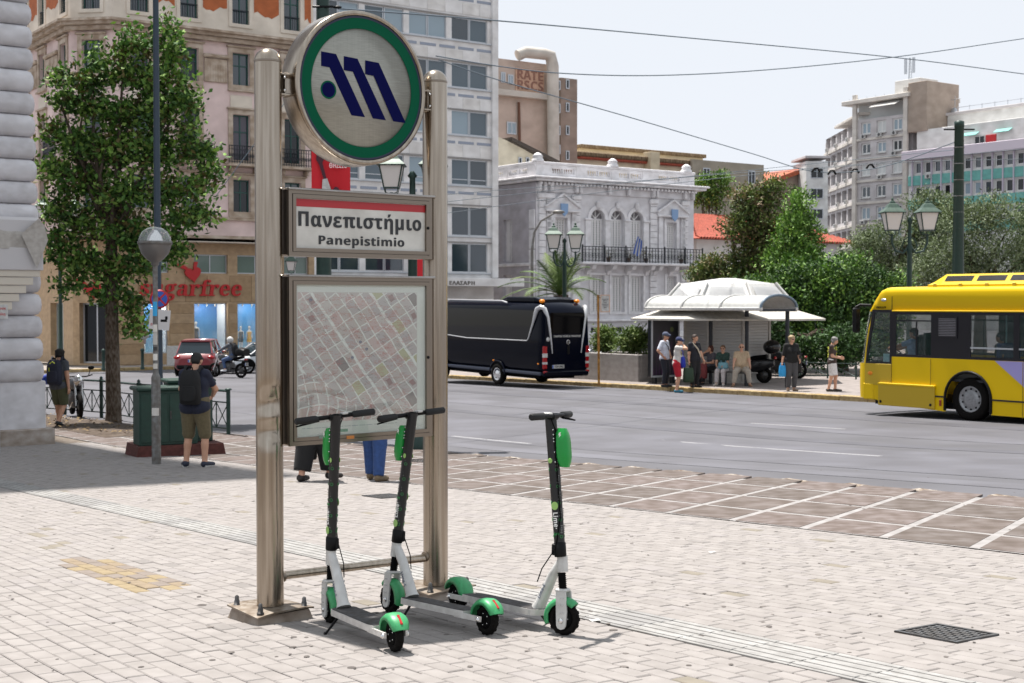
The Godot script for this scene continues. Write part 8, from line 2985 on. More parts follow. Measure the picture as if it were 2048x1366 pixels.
func motor_scooter(label: String, f: Vector3, turn: float):
	var o := thing("motor_scooter", label, "motor scooter", f, turn)
	var bk := mat("scooter_black", C("1a1b1f"), 0.25)
	for z in [-0.68, 0.66]:
		var m := mb()
		m.t = Transform3D(Basis(Vector3.BACK, PI / 2), v3(0, 0.27, z))
		var pr := []
		for k in 11: pr.append(v2(0.205 + 0.065 * cos(TAU * k / 10.0), 0.065 * sin(TAU * k / 10.0)))
		m.lathe(pr, 24, Vector3.ZERO, false)
		var w := put("wheel", m, mats["rubber"], o)
		m = mb()
		m.t = Transform3D(Basis(Vector3.BACK, PI / 2), v3(0, 0.27, z))
		m.lathe([v2(0.02, -0.06), v2(0.16, -0.03), v2(0.16, 0.03), v2(0.02, 0.06)], 18)
		put("rim", m, mats["iron"], w)
	var m := mb()
	m.loft([ring_xy(0.2, 0.3, 0.8, -0.62, 0.1), ring_xy(0.26, 0.3, 0.98, -0.5, 0.1), ring_xy(0.24, 0.28, 0.9, -0.36, 0.1), ring_xy(0.2, 0.26, 0.46, -0.2, 0.05), ring_xy(0.2, 0.26, 0.6, 0.05, 0.06), ring_xy(0.22, 0.34, 0.78, 0.3, 0.08), ring_xy(0.18, 0.46, 0.82, 0.75, 0.08), ring_xy(0.1, 0.6, 0.78, 1.0, 0.06)])
	put("body", m, bk, o)
	m = mb()
	m.loft([ring_xy(0.14, 0.76, 0.84, 0.05, 0.03), ring_xy(0.17, 0.78, 0.9, 0.3, 0.05), ring_xy(0.15, 0.84, 0.96, 0.75, 0.05)])
	put("seat", m, mats["black_matte"], o)
	m = mb()
	m.tube([v3(-0.34, 1.06, -0.34), v3(0, 1.02, -0.46), v3(0.34, 1.06, -0.34)], 0.022, 8)
	put("handlebar", m, mats["black"], o)
	for s in [-1, 1]:
		m = mb()
		m.tube([v3(s * 0.24, 1.04, -0.4), v3(s * 0.3, 1.3, -0.46)], 0.01, 6)
		m.ell(v3(s * 0.32, 1.34, -0.46), v3(0.09, 0.055, 0.025), 10, 6)
		put("mirror", m, mats["black"], o)
	m = mb()
	m.ell(v3(0, 1.22, 0.92), v3(0.3, 0.24, 0.3), 16, 10)
	put("top_box", m, mat("box_gloss", C("141416"), 0.2), o)
	m = mb()
	m.box(v3(0, 0.86, 1.04), v3(0.22, 0.09, 0.06), 0.02)
	put("tail_light", m, mats["tail_red2"], o)
	m = mb()
	m.tube([v3(0.2, 0.34, 0.2), v3(0.22, 0.4, 0.95)], 0.055, 8)
	put("exhaust", m, mats["iron"], o)
	m = mb()
	m.loft([[v3(-0.16, 0.98, -0.56), v3(0.16, 0.98, -0.56), v3(0.16, 0.98, -0.57), v3(-0.16, 0.98, -0.57)], [v3(-0.13, 1.3, -0.44), v3(0.13, 1.3, -0.44), v3(0.13, 1.3, -0.45), v3(-0.13, 1.3, -0.45)]], true, false)
	put("screen", m, mats["dark_glass"], o)
func build_vehicles():
	mat("rim_grey", C("9d9fa2"), 0.4, 0.6, "soft", 3.0)
	mat("tail_red2", C("9a1018"), 0.2)
	bus()
	coach()
	var red := mat("paint_red", C("7a1420"), 0.2)
	red.clearcoat_enabled = true
	red.clearcoat = 1.0
	var sv := mat("paint_silver", C("b0b4b8"), 0.25, 0.3)
	sv.clearcoat_enabled = true
	sv.clearcoat = 1.0
	var rf := ground(402, 747)
	rf = stand(402, 61.5)
	car("dark red car seen from behind beside the show windows", rf, 4.0, red, true, "ΙΗΚ 2087")
	var sf := stand(532, 63.0)
	car("silver car half hidden behind the left sign post", sf, TURN + 90.0, sv, false, "ΥΒΤ 6614")
	var mf := stand(455, 57.5)
	motorbike("black motorcycle with top box and lit tail light ridden beside the red car", mf, 62.0, mat("moto_dark", C("24262a"), 0.3), true)
	rider_at = mf
	var pm := ground(152, 833)
	motorbike("parked black and chrome motorcycle behind the walking man at the railing", pm, 205.0, mats["moto_dark"], false)
	motorbike("white and black motorcycle half hidden behind the coach rear", stand(1206, 51.5, 0.13), 70.0, mats["white_paint"], false)
	motorbike("motorcycle parked in the tree shade left of the woman in black", stand(1560, 49.5, 0.13), 60.0, mats["moto_dark"], false)
	motor_scooter("black maxi scooter with round top box parked behind the shelter bench", stand(1490, 46.3, 0.13), 66.0)
var rider_at := Vector3.ZERO
func net(m: Mb, bones: Array, cell: float, k: float):
	var lo := Vector3.ONE * 1e6
	var hi := -lo
	for b in bones:
		var r: float = max(b[2], b[3]) + cell * 2.5
		for p in [b[0], b[1]]:
			lo = lo.min(p - Vector3.ONE * r)
			hi = hi.max(p + Vector3.ONE * r)
	var nx := int((hi.x - lo.x) / cell) + 2
	var ny := int((hi.y - lo.y) / cell) + 2
	var nz := int((hi.z - lo.z) / cell) + 2
	var sx := ny * nz
	var f := PackedFloat32Array()
	f.resize(nx * ny * nz)
	f.fill(1.0)
	for b in bones:
		var a: Vector3 = b[0]
		var ab_: Vector3 = b[1] - a
		var l2: float = max(ab_.length_squared(), 1e-9)
		var ra: float = b[2]
		var rb: float = b[3]
		var flat_: bool = b.size() > 4 and b[4]
		var pad: float = max(ra, rb) + k + cell
		var bl := (a.min(b[1]) - Vector3.ONE * pad - lo) / cell
		var bh := (a.max(b[1]) + Vector3.ONE * pad - lo) / cell
		var ln := sqrt(l2)
		for i in range(max(int(bl.x), 0), min(int(bh.x) + 1, nx)):
			for j in range(max(int(bl.y), 0), min(int(bh.y) + 1, ny)):
				var at0 := i * sx + j * nz
				for q in range(max(int(bl.z), 0), min(int(bh.z) + 1, nz)):
					var p := lo + v3(i, j, q) * cell - a
					var t0 := p.dot(ab_) / l2
					var t := clampf(t0, 0.0, 1.0)
					var d := (p - ab_ * t).length() - (ra + (rb - ra) * t)
					if flat_: d = maxf(d, (t0 - 1.0) * ln)
					var e := f[at0 + q]
					var h := clampf(0.5 + 0.5 * (e - d) / k, 0.0, 1.0)
					f[at0 + q] = e + (d - e) * h - k * h * (1.0 - h)
	var idx := PackedInt32Array()
	idx.resize(nx * ny * nz)
	idx.fill(-1)
	var verts := PackedVector3Array()
	var offs := [0, sx, nz, sx + nz, 1, sx + 1, nz + 1, sx + nz + 1]
	var cor := [v3(0, 0, 0), v3(1, 0, 0), v3(0, 1, 0), v3(1, 1, 0), v3(0, 0, 1), v3(1, 0, 1), v3(0, 1, 1), v3(1, 1, 1)]
	var edges := [[0, 1], [2, 3], [4, 5], [6, 7], [0, 2], [1, 3], [4, 6], [5, 7], [0, 4], [1, 5], [2, 6], [3, 7]]
	for i in nx - 1:
		for j in ny - 1:
			var at0 := i * sx + j * nz
			for q in nz - 1:
				var n := at0 + q
				var s := f[n] < 0.0
				if (f[n + 1] < 0.0) == s and (f[n + nz] < 0.0) == s and (f[n + sx] < 0.0) == s and (f[n + sx + nz] < 0.0) == s and (f[n + sx + 1] < 0.0) == s and (f[n + nz + 1] < 0.0) == s and (f[n + sx + nz + 1] < 0.0) == s: continue
				var c := Vector3.ZERO
				var w := 0
				for e in edges:
					var u := f[n + offs[e[0]]]
					var v := f[n + offs[e[1]]]
					if (u < 0.0) != (v < 0.0):
						c += cor[e[0]].lerp(cor[e[1]], u / (u - v))
						w += 1
				idx[n] = verts.size()
				verts.append(lo + (v3(i, j, q) + c / w) * cell)
	m.smooth()
	for i in range(1, nx - 1):
		for j in range(1, ny - 1):
			var at0 := i * sx + j * nz
			for q in range(1, nz - 1):
				var n := at0 + q
				var s := f[n] < 0.0
				if (f[n + sx] < 0.0) != s: facet(m, verts, [idx[n - nz - 1], idx[n - 1], idx[n], idx[n - nz]], s)
				if (f[n + nz] < 0.0) != s: facet(m, verts, [idx[n - sx - 1], idx[n - sx], idx[n], idx[n - 1]], s)
				if (f[n + 1] < 0.0) != s: facet(m, verts, [idx[n - sx - nz], idx[n - nz], idx[n], idx[n - sx]], s)
func facet(m: Mb, v: PackedVector3Array, c: Array, s: bool):
	for i in c: if i < 0: return
	if s: m.quad(v[c[0]], v[c[1]], v[c[2]], v[c[3]])
	else: m.quad(v[c[3]], v[c[2]], v[c[1]], v[c[0]])
func bend(a: Vector3, t: Vector3, l1: float, l2: float, pole: Vector3) -> Array:
	var d := t - a
	var ln := clampf(d.length(), 0.05, (l1 + l2) * 0.999)
	var dir := d.normalized()
	var x := (ln * ln + l1 * l1 - l2 * l2) / (2.0 * ln)
	var y := sqrt(max(l1 * l1 - x * x, 0.0))
	var p := (pole - dir * pole.dot(dir)).normalized()
	return [a + dir * x + p * y, a + dir * ln]
func hand_bones(wrist: Vector3, dir: Vector3, palm_n: Vector3, side: float, s: float, curl: float) -> Array:
	dir = dir.normalized()
	palm_n = (palm_n - dir * palm_n.dot(dir)).normalized()
	var across := dir.cross(palm_n) * side
	var b := []
	for i in 4:
		var o := (i - 1.5) * 0.019 * s
		var base := wrist + dir * 0.085 * s + across * o
		b.append([wrist + across * o * 0.6, base, 0.014 * s, 0.012 * s])
		var l: float = [0.068, 0.078, 0.073, 0.055][i] * s
		var d1 := (dir * cos(curl * 0.6) + palm_n * sin(curl * 0.6)).normalized()
		var d2 := (dir * cos(curl * 1.5) + palm_n * sin(curl * 1.5)).normalized()
		b.append([base, base + d1 * l * 0.55, 0.0095 * s, 0.0085 * s])
		b.append([base + d1 * l * 0.55, base + d1 * l * 0.55 + d2 * l * 0.5, 0.0085 * s, 0.007 * s])
	var th := wrist + dir * 0.03 * s - across * 0.028 * s
	var td := (dir * 0.7 - across * 0.65 + palm_n * 0.35).normalized()
	b.append([wrist + dir * 0.015 * s, th + td * 0.03 * s, 0.014 * s, 0.011 * s])
	b.append([th + td * 0.03 * s, th + (td + dir * 0.3).normalized() * 0.062 * s, 0.0105 * s, 0.008 * s])
	return b
func person(label: String, at_: Vector3, turn: float, H: float, o: Dictionary) -> Dictionary:
	var root := thing("person", label, "person", at_, turn, o.get("group", ""))
	var w: float = o.get("stout", 1.0)
	var cell: float = o.get("cell", 0.02)
	var V := func(x: float, y: float, z: float) -> Vector3: return v3(x, y, z) * H
	var hip: Vector3 = o.get("hip", v3(0, 0.548, 0)) * H
	var lean: Vector3 = o.get("lean", v3(0, 0, 0)) * H
	var waist: Vector3 = hip + V.call(0, 0.085, 0) + lean * 0.3
	var chest: Vector3 = hip + V.call(0, 0.195, 0) + lean * 0.75
	var sho: Vector3 = hip + V.call(0, 0.28, -0.005) + lean
	var neck: Vector3 = hip + V.call(0, 0.31, 0.0) + lean * 1.05
	var look: Basis = Basis.from_euler(v3(deg_to_rad(o.get("nod", 0.0)), deg_to_rad(o.get("head", 0.0)), 0))
	var head: Vector3 = neck + V.call(0, 0.03, 0.012) + look * V.call(0, 0.055, 0.01)
	var twist: Basis = Basis(Vector3.UP, deg_to_rad(o.get("twist", 0.0)))
	var skin := mat("skin_" + o.get("skin", "c79a7e"), C(o.get("skin", "c79a7e")), 0.6)
	var arms := []
	var legs := []
	for s in [1, -1]:
		var a: Vector3 = sho + twist * V.call(s * 0.098 * (0.7 + 0.3 * w), 0, 0)
		var t: Vector3 = o.get("lh" if s > 0 else "rh", v3(s * 0.135 * w, 0.4, 0.02)) * H
		var pole: Vector3 = o.get("lp" if s > 0 else "rp", v3(s * 0.35, -0.2, -1))
		var e := bend(a, t, 0.175 * H, 0.15 * H, pole)
		arms.append([a, e[0], e[1], s])
		var h: Vector3 = hip + V.call(s * 0.05 * (0.6 + 0.4 * w), -0.02, 0)
		var ft: Vector3 = o.get("lf" if s > 0 else "rf", v3(s * 0.055, 0.045, 0)) * H
		var k := bend(h, ft, 0.245 * H, 0.245 * H, o.get("kp", v3(s * 0.15, 0.1, 1)))
		var toe: Vector3 = o.get("lt" if s > 0 else "rt", v3(s * 0.025, -0.025, 0.1)) * H
		legs.append([h, k[0], k[1], k[1] + toe, s])
	var belly: float = o.get("belly", 0.0)
	var tors := func(x: float) -> Array:
		var b := []
		for s in [1, -1]:
			b.append([hip + V.call(s * 0.042 * w, -0.01, -0.008), waist + twist * V.call(s * 0.034 * w, 0, 0.004 + belly * 0.03), (0.058 + 0.008 * w) * H * w + x, (0.052 + 0.016 * belly) * H * w + x])
			b.append([waist + V.call(s * 0.03 * w, 0, 0.006 + belly * 0.05), chest + twist * V.call(s * 0.045 * w, 0, 0.002), (0.05 + 0.018 * belly) * H * w + x, 0.056 * H * w + x])
			b.append([chest + twist * V.call(s * 0.045 * w, 0.0, 0), sho + twist * V.call(s * 0.07, 0.002, 0), 0.054 * H * w + x, 0.034 * H + x])
			if o.get("bust", false): b.append([chest + twist * V.call(s * 0.04, 0.0, 0.03), chest + twist * V.call(s * 0.042, -0.02, 0.045), 0.03 * H + x, 0.033 * H + x])
		b.append([sho + twist * V.call(-0.08, 0, 0), sho + twist * V.call(0.08, 0, 0), 0.034 * H + x, 0.034 * H + x])
		return b
	var arm := func(i: int, x: float, reach: float) -> Array:
		var q: Array = arms[i]
		var b := []
		var e1: Vector3 = q[0].lerp(q[1], min(reach, 1.0))
		b.append([q[0], e1, 0.033 * H + x, lerp(0.033, 0.026, min(reach, 1.0)) * H + x, reach <= 1.0 and x > 0.0])
		if reach > 1.0: b.append([q[1], q[1].lerp(q[2], reach - 1.0), 0.026 * H + x, lerp(0.026, 0.017, reach - 1.0) * H + x, x > 0.0])
		return b
	var leg := func(i: int, x: float, reach: float) -> Array:
		var q: Array = legs[i]
		var b := []
		b.append([q[0], q[0].lerp(q[1], min(reach, 1.0)), 0.056 * H * (0.5 + 0.5 * w) + x, lerp(0.056, 0.037, min(reach, 1.0)) * H + x, reach <= 1.0 and x > 0.0])
		if reach > 1.0:
			var calf: Vector3 = q[1].lerp(q[2], 0.35) + v3(0, 0, -0.008 * H)
			b.append([q[1], q[1].lerp(q[2], reach - 1.0), 0.036 * H + x, lerp(0.036, 0.024, reach - 1.0) * H + x, x > 0.0])
			if x == 0.0: b.append([calf, calf + V.call(0, -0.02, 0), 0.03 * H, 0.028 * H])
		return b
	var bones: Array = tors.call(0.0)
	bones.append([sho + V.call(0, 0.01, 0), neck + V.call(0, 0.04, 0.01), 0.036 * H, 0.028 * H])
	for i in 2:
		bones += arm.call(i, 0.0, 2.0) + leg.call(i, 0.0, 2.0)
		var q: Array = legs[i]
		bones.append([q[2] + V.call(0, -0.012, -0.015), q[3], 0.024 * H, 0.016 * H])
	var m := mb()
	net(m, bones, cell, 0.025)
	var hd := []
	var L := func(x: float, y: float, z: float) -> Vector3: return head + look * V.call(x, y, z)
	hd.append([L.call(0, 0.012, -0.012), L.call(0, 0.02, 0.006), 0.049 * H, 0.046 * H])
	hd.append([L.call(0, 0.0, 0.012), L.call(0, -0.028, 0.022), 0.041 * H, 0.031 * H])
	hd.append([L.call(0, -0.042, 0.03), L.call(0, -0.045, 0.034), 0.02 * H, 0.017 * H])
	hd.append([L.call(0, 0.008, 0.05), L.call(0, -0.012, 0.061), 0.007 * H, 0.0095 * H])
	hd.append([L.call(-0.02, 0.013, 0.044), L.call(0.02, 0.013, 0.044), 0.009 * H, 0.009 * H])
	hd.append([L.call(-0.012, -0.028, 0.047), L.call(0.012, -0.028, 0.047), 0.008 * H, 0.008 * H])
	for s in [1, -1]: hd.append([L.call(s * 0.046, 0.008, -0.008), L.call(s * 0.047, -0.012, -0.006), 0.011 * H, 0.008 * H])
	hd.append([L.call(0, -0.03, -0.01), neck - V.call(0, 0.0, 0.0), 0.03 * H, 0.03 * H])
	net(m, hd, min(cell * 0.5, 0.011), 0.014)
	for i in 2:
		var q: Array = arms[i]
		var d: Vector3 = (q[2] - q[1]).normalized()
		var pn: Vector3 = o.get("lpalm" if q[3] > 0 else "rpalm", v3(-q[3], 0, 0.2))
		net(m, hand_bones(q[2] - d * 0.01, d + o.get("lhd" if q[3] > 0 else "rhd", Vector3.ZERO), pn, q[3], H / 1.75, o.get("curl", 0.5)), min(cell * 0.4, 0.0075), 0.006)
	put("body", m, skin, root)
	m = mb()
	for s in [1, -1]: m.ell(L.call(s * 0.0185, 0.001, 0.0495), V.call(0.008, 0.005, 0.005), 8, 6)
	put("eyes", m, mat("eye_dark", C("2b2320"), 0.3), root).set_meta("kind", "stuff")
	m = mb()
	m.ell(L.call(0, -0.0285, 0.0545), V.call(0.016, 0.0035, 0.004), 8, 6)
	put("mouth", m, mat("lips", C("a05a50"), 0.5), root)
	if o.get("glasses", false):
		m = mb()
		for s in [1, -1]:
			m.ell(L.call(s * 0.02, 0.002, 0.055), V.call(0.017, 0.012, 0.005), 10, 6)
			m.tube([L.call(s * 0.036, 0.005, 0.052), L.call(s * 0.05, 0.006, 0.0)], 0.003, 5)
		put("sunglasses", m, mats["black"], root)
	var style: String = o.get("hair", "short")
	var hb := []
	var hc: String = o.get("hair_color", "2a211c")
	if style != "bald":
		hb.append([L.call(0, 0.026, -0.016), L.call(0, 0.03, 0.006), 0.051 * H, 0.045 * H])
		hb.append([L.call(0, -0.005, -0.028), L.call(0, 0.01, -0.025), 0.042 * H, 0.046 * H])
		for s in [1, -1]:
			hb.append([L.call(s * 0.036, 0.02, -0.006), L.call(s * 0.035, 0.03, 0.015), 0.022 * H, 0.018 * H])
			if style == "bob" or style == "curly": hb.append([L.call(s * 0.04, 0.012, -0.012), L.call(s * 0.038, -0.03, -0.012), 0.025 * H, 0.024 * H])
		if style == "bob": hb.append([L.call(0, -0.005, -0.035), L.call(0, -0.04, -0.03), 0.04 * H, 0.036 * H])
		if style == "curly":
			for k in 14:
				var an := TAU * k / 14.0
				hb.append([L.call(cos(an) * 0.042, 0.03 + 0.012 * sin(k * 2.0), -0.012 + sin(an) * 0.038), L.call(cos(an) * 0.044, 0.034, -0.012 + sin(an) * 0.04), 0.02 * H, 0.02 * H])
		m = mb()
		net(m, hb, min(cell * 0.5, 0.011), 0.012)
		put("hair", m, mat("hair_" + hc, C(hc), 0.7, 0.0, "leafy", 8.0), root)
	else:
		m = mb()
		net(m, [[L.call(0.04, 0.0, -0.02), L.call(-0.04, 0.0, -0.02), 0.014 * H, 0.014 * H], [L.call(0.03, -0.008, -0.04), L.call(-0.03, -0.008, -0.04), 0.016 * H, 0.016 * H]], 0.01, 0.012)
		put("hair", m, mat("hair_" + hc, C(hc), 0.8), root)
	if o.has("cap"):
		m = mb()
		net(m, [[L.call(0, 0.034, -0.012), L.call(0, 0.034, 0.008), 0.055 * H, 0.052 * H], [L.call(0, 0.028, 0.045), L.call(0, 0.02, 0.085), 0.03 * H, 0.02 * H]], 0.011, 0.01)
		put("cap", m, mat("cloth_" + o.cap, C(o.cap), 0.85), root)
	var cl := func(called: String, bs: Array, key: String, tx := "soft"):
		var g := mb()
		net(g, bs, cell * 0.9, 0.02)
		var mm := mat("cloth_" + key, C(key), 0.85, 0.0, tx, 3.0)
		mm.rim_enabled = true
		mm.rim = 0.25
		put(called, g, mm, root)
	if o.has("top"):
		var bs: Array = tors.call(0.011)
		if o.get("sleeve", 0.55) > 0.0:
			for i in 2: bs += arm.call(i, 0.012, o.get("sleeve", 0.55))
		var hem: float = o.get("hem", 0.03)
		for s in [1, -1]: bs.append([waist + V.call(s * 0.03 * w, 0, 0.005), hip + V.call(s * 0.04 * w, -hem, 0.0), 0.062 * H * w + 0.012, 0.066 * H * w + 0.014, true])
		cl.call(o.get("top_name", "shirt"), bs, o.top, o.get("top_tex", "soft"))
	if o.has("bottom"):
		var bs := []
		for s in [1, -1]: bs.append([hip + V.call(s * 0.04 * w, 0.035, 0), hip + V.call(s * 0.045 * w, -0.03, 0), (0.06 + 0.004 * w) * H * w + 0.008, 0.062 * H * w + 0.008])
		if o.get("skirt", 0.0) > 0.0:
			var kl: Vector3 = (legs[0][1] + legs[1][1]) * 0.5
			var c0 := hip
			for s in [1, -1]: bs.append([c0 + V.call(s * 0.04 * w, -0.02, 0), hip.lerp(kl, o.skirt) + V.call(s * 0.035, 0, 0), 0.066 * H * w + 0.008, 0.068 * H + 0.01, true])
		else:
			for i in 2: bs += leg.call(i, o.get("loose", 0.012), o.get("leg", 1.95))
		cl.call(o.get("bottom_name", "trousers"), bs, o.bottom, o.get("bottom_tex", "soft"))
	if o.has("shoes"):
		var bs := []
		for q in legs:
			var f: Vector3 = q[3] - q[2]
			bs.append([q[2] + V.call(0, -0.016, -0.018), q[3] + f.normalized() * 0.01 + v3(0, -0.002, 0), 0.026 * H + 0.004, 0.018 * H + 0.004])
			bs.append([q[2] + V.call(0, -0.01, 0), q[2] + V.call(0, -0.02, 0), 0.027 * H + 0.003, 0.027 * H])
		var g := mb()
		net(g, bs, cell * 0.8, 0.012)
		put("shoes", g, mat("cloth_" + o.shoes, C(o.shoes), 0.7), root)
		if o.get("soles", false):
			g = mb()
			for q in legs:
				g.tube([q[2] + V.call(0, -0.036, -0.028), q[3] + V.call(0, -0.012, 0.01)], [0.026 * H, 0.02 * H], 8)
			put("soles", g, mats["white_paint"], root)
	return {"root": root, "l": root.transform * arms[0][2], "r": root.transform * arms[1][2], "chest": root.transform * chest, "hip": root.transform * hip, "sho": root.transform * sho, "basis": root.transform.basis}
func strap(parent: Node3D, pts: Array, m: Material, w := 0.02, called := "strap"):
	var k := mb()
	var inv: Transform3D = parent.transform.affine_inverse()
	var p := []
	for q in pts: p.append(inv * q)
	k.tube(p, w, 6)
	put(called, k, m, parent)
func bag(called: String, label: String, cat: String, p: Vector3, turn: float, s: Vector3, col: String, handle: float, hand: Vector3, tx := "soft") -> Node3D:
	var o := thing(called, label, cat, p, turn)
	var m := mb()
	var rings := []
	for q in [[-0.5, 0.85, 0.7], [-0.42, 1.0, 1.0], [-0.1, 1.0, 1.05], [0.3, 0.95, 0.85], [0.5, 0.9, 0.45]]:
		var ring := []
		for j in 14:
			var an := TAU * j / 14
			ring.append(v3(sign(cos(an)) * pow(abs(cos(an)), 0.55) * s.x * 0.5 * q[1], q[0] * s.y, sign(sin(an)) * pow(abs(sin(an)), 0.6) * s.z * 0.5 * q[2]))
		rings.append(ring)
	m.loft(rings)
	put("sack", m, mat("bag_" + col, C(col), 0.7, 0.0, tx, 4.0), o)
	var hl: Vector3 = o.transform.affine_inverse() * hand
	for e in [-1, 1]:
		m = mb()
		m.tube([v3(e * s.x * 0.3, s.y * 0.47, 0), v3(e * s.x * 0.24, s.y * 0.47 + handle * 0.6, 0), hl + v3(0, -0.02, 0)], 0.01, 6)
		put("handle", m, mat("bag_" + col, C(col), 0.7), o)
	return o
func backpack(label: String, p: Dictionary, H: float, col: String, col2: String, size: float) -> Node3D:
	var b: Basis = p.basis
	var o := thing("backpack", label, "backpack", p.chest + b * v3(0, -0.05, -0.2) * H / 1.75, rad_to_deg(b.get_euler().y))
	var m := mb()
	var rings := []
	for q in [[-0.27, 0.8, 0.6], [-0.24, 0.96, 0.95], [-0.08, 1.0, 1.05], [0.1, 0.97, 1.0], [0.2, 0.86, 0.85], [0.265, 0.6, 0.5]]:
		var ring := []
		for j in 18:
			var an := TAU * j / 18
			ring.append(v3(sign(cos(an)) * pow(abs(cos(an)), 0.6) * 0.165 * q[1], q[0], sign(sin(an)) * pow(abs(sin(an)), 0.7) * 0.1 * q[2]) * size)
		rings.append(ring)
	m.loft(rings)
	var cm := mat("cloth_" + col, C(col), 0.8, 0.0, "soft", 4.0)
	put("sack", m, cm, o)
	m = mb()
	rings = []
	for q in [[-0.21, 0.7], [-0.18, 0.95], [-0.04, 1.0], [0.02, 0.8]]:
		var ring := []
		for j in 14:
			var an := TAU * j / 14
			ring.append(v3(sign(cos(an)) * pow(abs(cos(an)), 0.6) * 0.125 * q[1], q[0], -0.1 + sin(an) * 0.04) * size)
		rings.append(ring)
	m.loft(rings)
	put("front_pocket", m, cm, o)
	m = mb()
	m.tube([v3(-0.05, 0.24, -0.03) * size, v3(-0.04, 0.3, -0.01) * size, v3(0.04, 0.3, -0.01) * size, v3(0.05, 0.24, -0.03) * size], 0.011, 6)
	put("grab_loop", m, mats["black_matte"], o)
	for s in [-1, 1]:
		m = mb()
		m.tube([v3(s * 0.1, 0.2, 0.05) * size, v3(s * 0.12, 0.31, 0.13) * size, v3(s * 0.125, 0.24, 0.25) * size, v3(s * 0.14, 0.02, 0.27) * size, v3(s * 0.16, -0.18, 0.1) * size], [0.02, 0.028, 0.028, 0.02, 0.012], 8)
		put("shoulder_strap", m, cm, o)
	if col2 != "":
		for q in [[v3(-0.06, 0.19, -0.085), v3(0.0, 0.225, -0.07), v3(0.06, 0.18, -0.085)], [v3(0.06, 0.1, -0.112), v3(0.055, -0.2, -0.11)]]:
			m = mb()
			var pp := []
			for v in q: pp.append(v * size)
			m.tube(pp, 0.009, 6)
			put("zip", m, mat("neon_" + col2, C(col2), 0.6), o)
	return o
func build_people():
	var g1 := "people waiting at the bus stop"
	var f := ground(391, 934)
	var p := person("person in navy tee and olive shorts, from behind, wearing a black backpack", f, 172.0, 1.68, {"stout": 1.22, "cell": 0.014, "top": "1f2438", "sleeve": 0.75, "bottom": "6a6047", "leg": 1.02, "loose": 0.028, "bottom_name": "shorts", "shoes": "23283a", "soles": true,
		"lh": v3(0.09, 0.62, 0.2), "rh": v3(-0.09, 0.62, 0.2), "lp": v3(1, -0.4, -0.5), "rp": v3(-1, -0.4, -0.5), "nod": 28.0, "hair_color": "14110f", "lf": v3(0.085, 0.045, 0), "rf": v3(-0.085, 0.045, 0.0), "lt": v3(0.06, -0.025, 0.09), "rt": v3(-0.035, -0.025, 0.1), "skin": "b98d74"})
	backpack("black backpack on the man in olive shorts by the green cabinet", p, 1.68, "0e0f12", "", 0.95)
	var ph := thing("phone", "dark phone held low by the man at the green cabinet", "phone", (p.l + p.r) * 0.5 + v3(0, 0.06, -0.1), 172.0)
	put("case", bx(Vector3.ZERO, v3(0.075, 0.15, 0.01), 0.004), mats["black"], ph)
	ph.rotation.x = 0.9
	f = ground(119, 853)
	p = person("person walking away past the ribbed wall in grey tee and olive shorts", f, 168.0, 1.74, {"stout": 1.12, "cell": 0.016, "top": "4b5058", "sleeve": 0.6, "bottom": "4d5138", "leg": 1.0, "loose": 0.03, "bottom_name": "shorts", "shoes": "1f2326",
		"lf": v3(0.06, 0.045, 0.1), "rf": v3(-0.05, 0.075, -0.12), "rt": v3(-0.01, -0.05, 0.085), "lh": v3(0.15, 0.43, 0.1), "rh": v3(-0.17, 0.42, -0.04), "hair": "curly", "hair_color": "191513", "skin": "b98d74", "nod": 8.0})
	backpack("dark blue backpack with neon yellow zip on the walking man", p, 1.74, "23283b", "c3cf2e", 1.05)
	var bb := thing("waist_bag", "small bright blue bag at the left hip of the walking man", "bag", p.hip + v3(-0.24, 0.12, 0.05), 20.0)
	var m := mb()
	m.ell(Vector3.ZERO, v3(0.13, 0.12, 0.07), 14, 10)
	put("sack", m, mat("bag_blue", C("2344a8"), 0.7), bb)
	strap(bb, [bb.position + v3(0, 0.1, 0), bb.position + v3(0.08, 0.3, -0.02), p.sho + v3(-0.1, 0.05, 0.02)], mats["black_matte"], 0.012)
	f = ground(629, 962)
	p = person("person behind the map board in a long black skirt and black sandals", f, 150.0, 1.62, {"cell": 0.016, "bust": true, "top": "1d1d22", "bottom": "121214", "leg": 1.84, "loose": 0.07, "shoes": "2a2422", "hair": "bob", "hair_color": "3a2a20", "lf": v3(0.05, 0.045, -0.1), "rf": v3(-0.06, 0.05, 0.12), "skin": "c89a82"})
	bag("handbag", "black bag hanging low beside the woman in the black skirt", "bag", p.l + v3(0.12, -0.38, 0), 60.0, v3(0.12, 0.36, 0.1), "17171a", 0.2, p.l)
	f = ground(748, 961)
	person("person behind the map board in blue jeans and yellow sandals", f, 165.0, 1.64, {"cell": 0.016, "bust": true, "top": "b8b2ac", "bottom": "2c4a80", "loose": 0.03, "leg": 2.0, "shoes": "6a5a44", "hair": "bob", "hair_color": "4a3626", "lf": v3(0.05, 0.045, 0.06), "rf": v3(-0.075, 0.045, -0.1), "skin": "c89a82"})
	f = ground(1329, 774, 0.13)
	p = person("person in white shirt and dark trousers with blue cap, hands on hips by the poster", f, 55.0, 1.72, {"group": g1, "top": "cdd2df", "sleeve": 0.9, "bottom": "20232e", "shoes": "18181a", "cap": "4a5166", "hair_color": "6a6560", "glasses": true, "lh": v3(0.12, 0.57, 0.06), "rh": v3(-0.12, 0.57, 0.04), "lp": v3(1, 0, -0.7), "rp": v3(-1, 0, -0.7), "head": 10.0, "skin": "b98a70"})
	strap(p.root, [p.sho + p.basis * v3(-0.12, 0.06, 0.02), p.chest + p.basis * v3(0.02, 0, 0.135), p.hip + p.basis * v3(0.17, 0.05, 0.06)], mats["black_matte"], 0.012)
	f = ground(1353, 785)
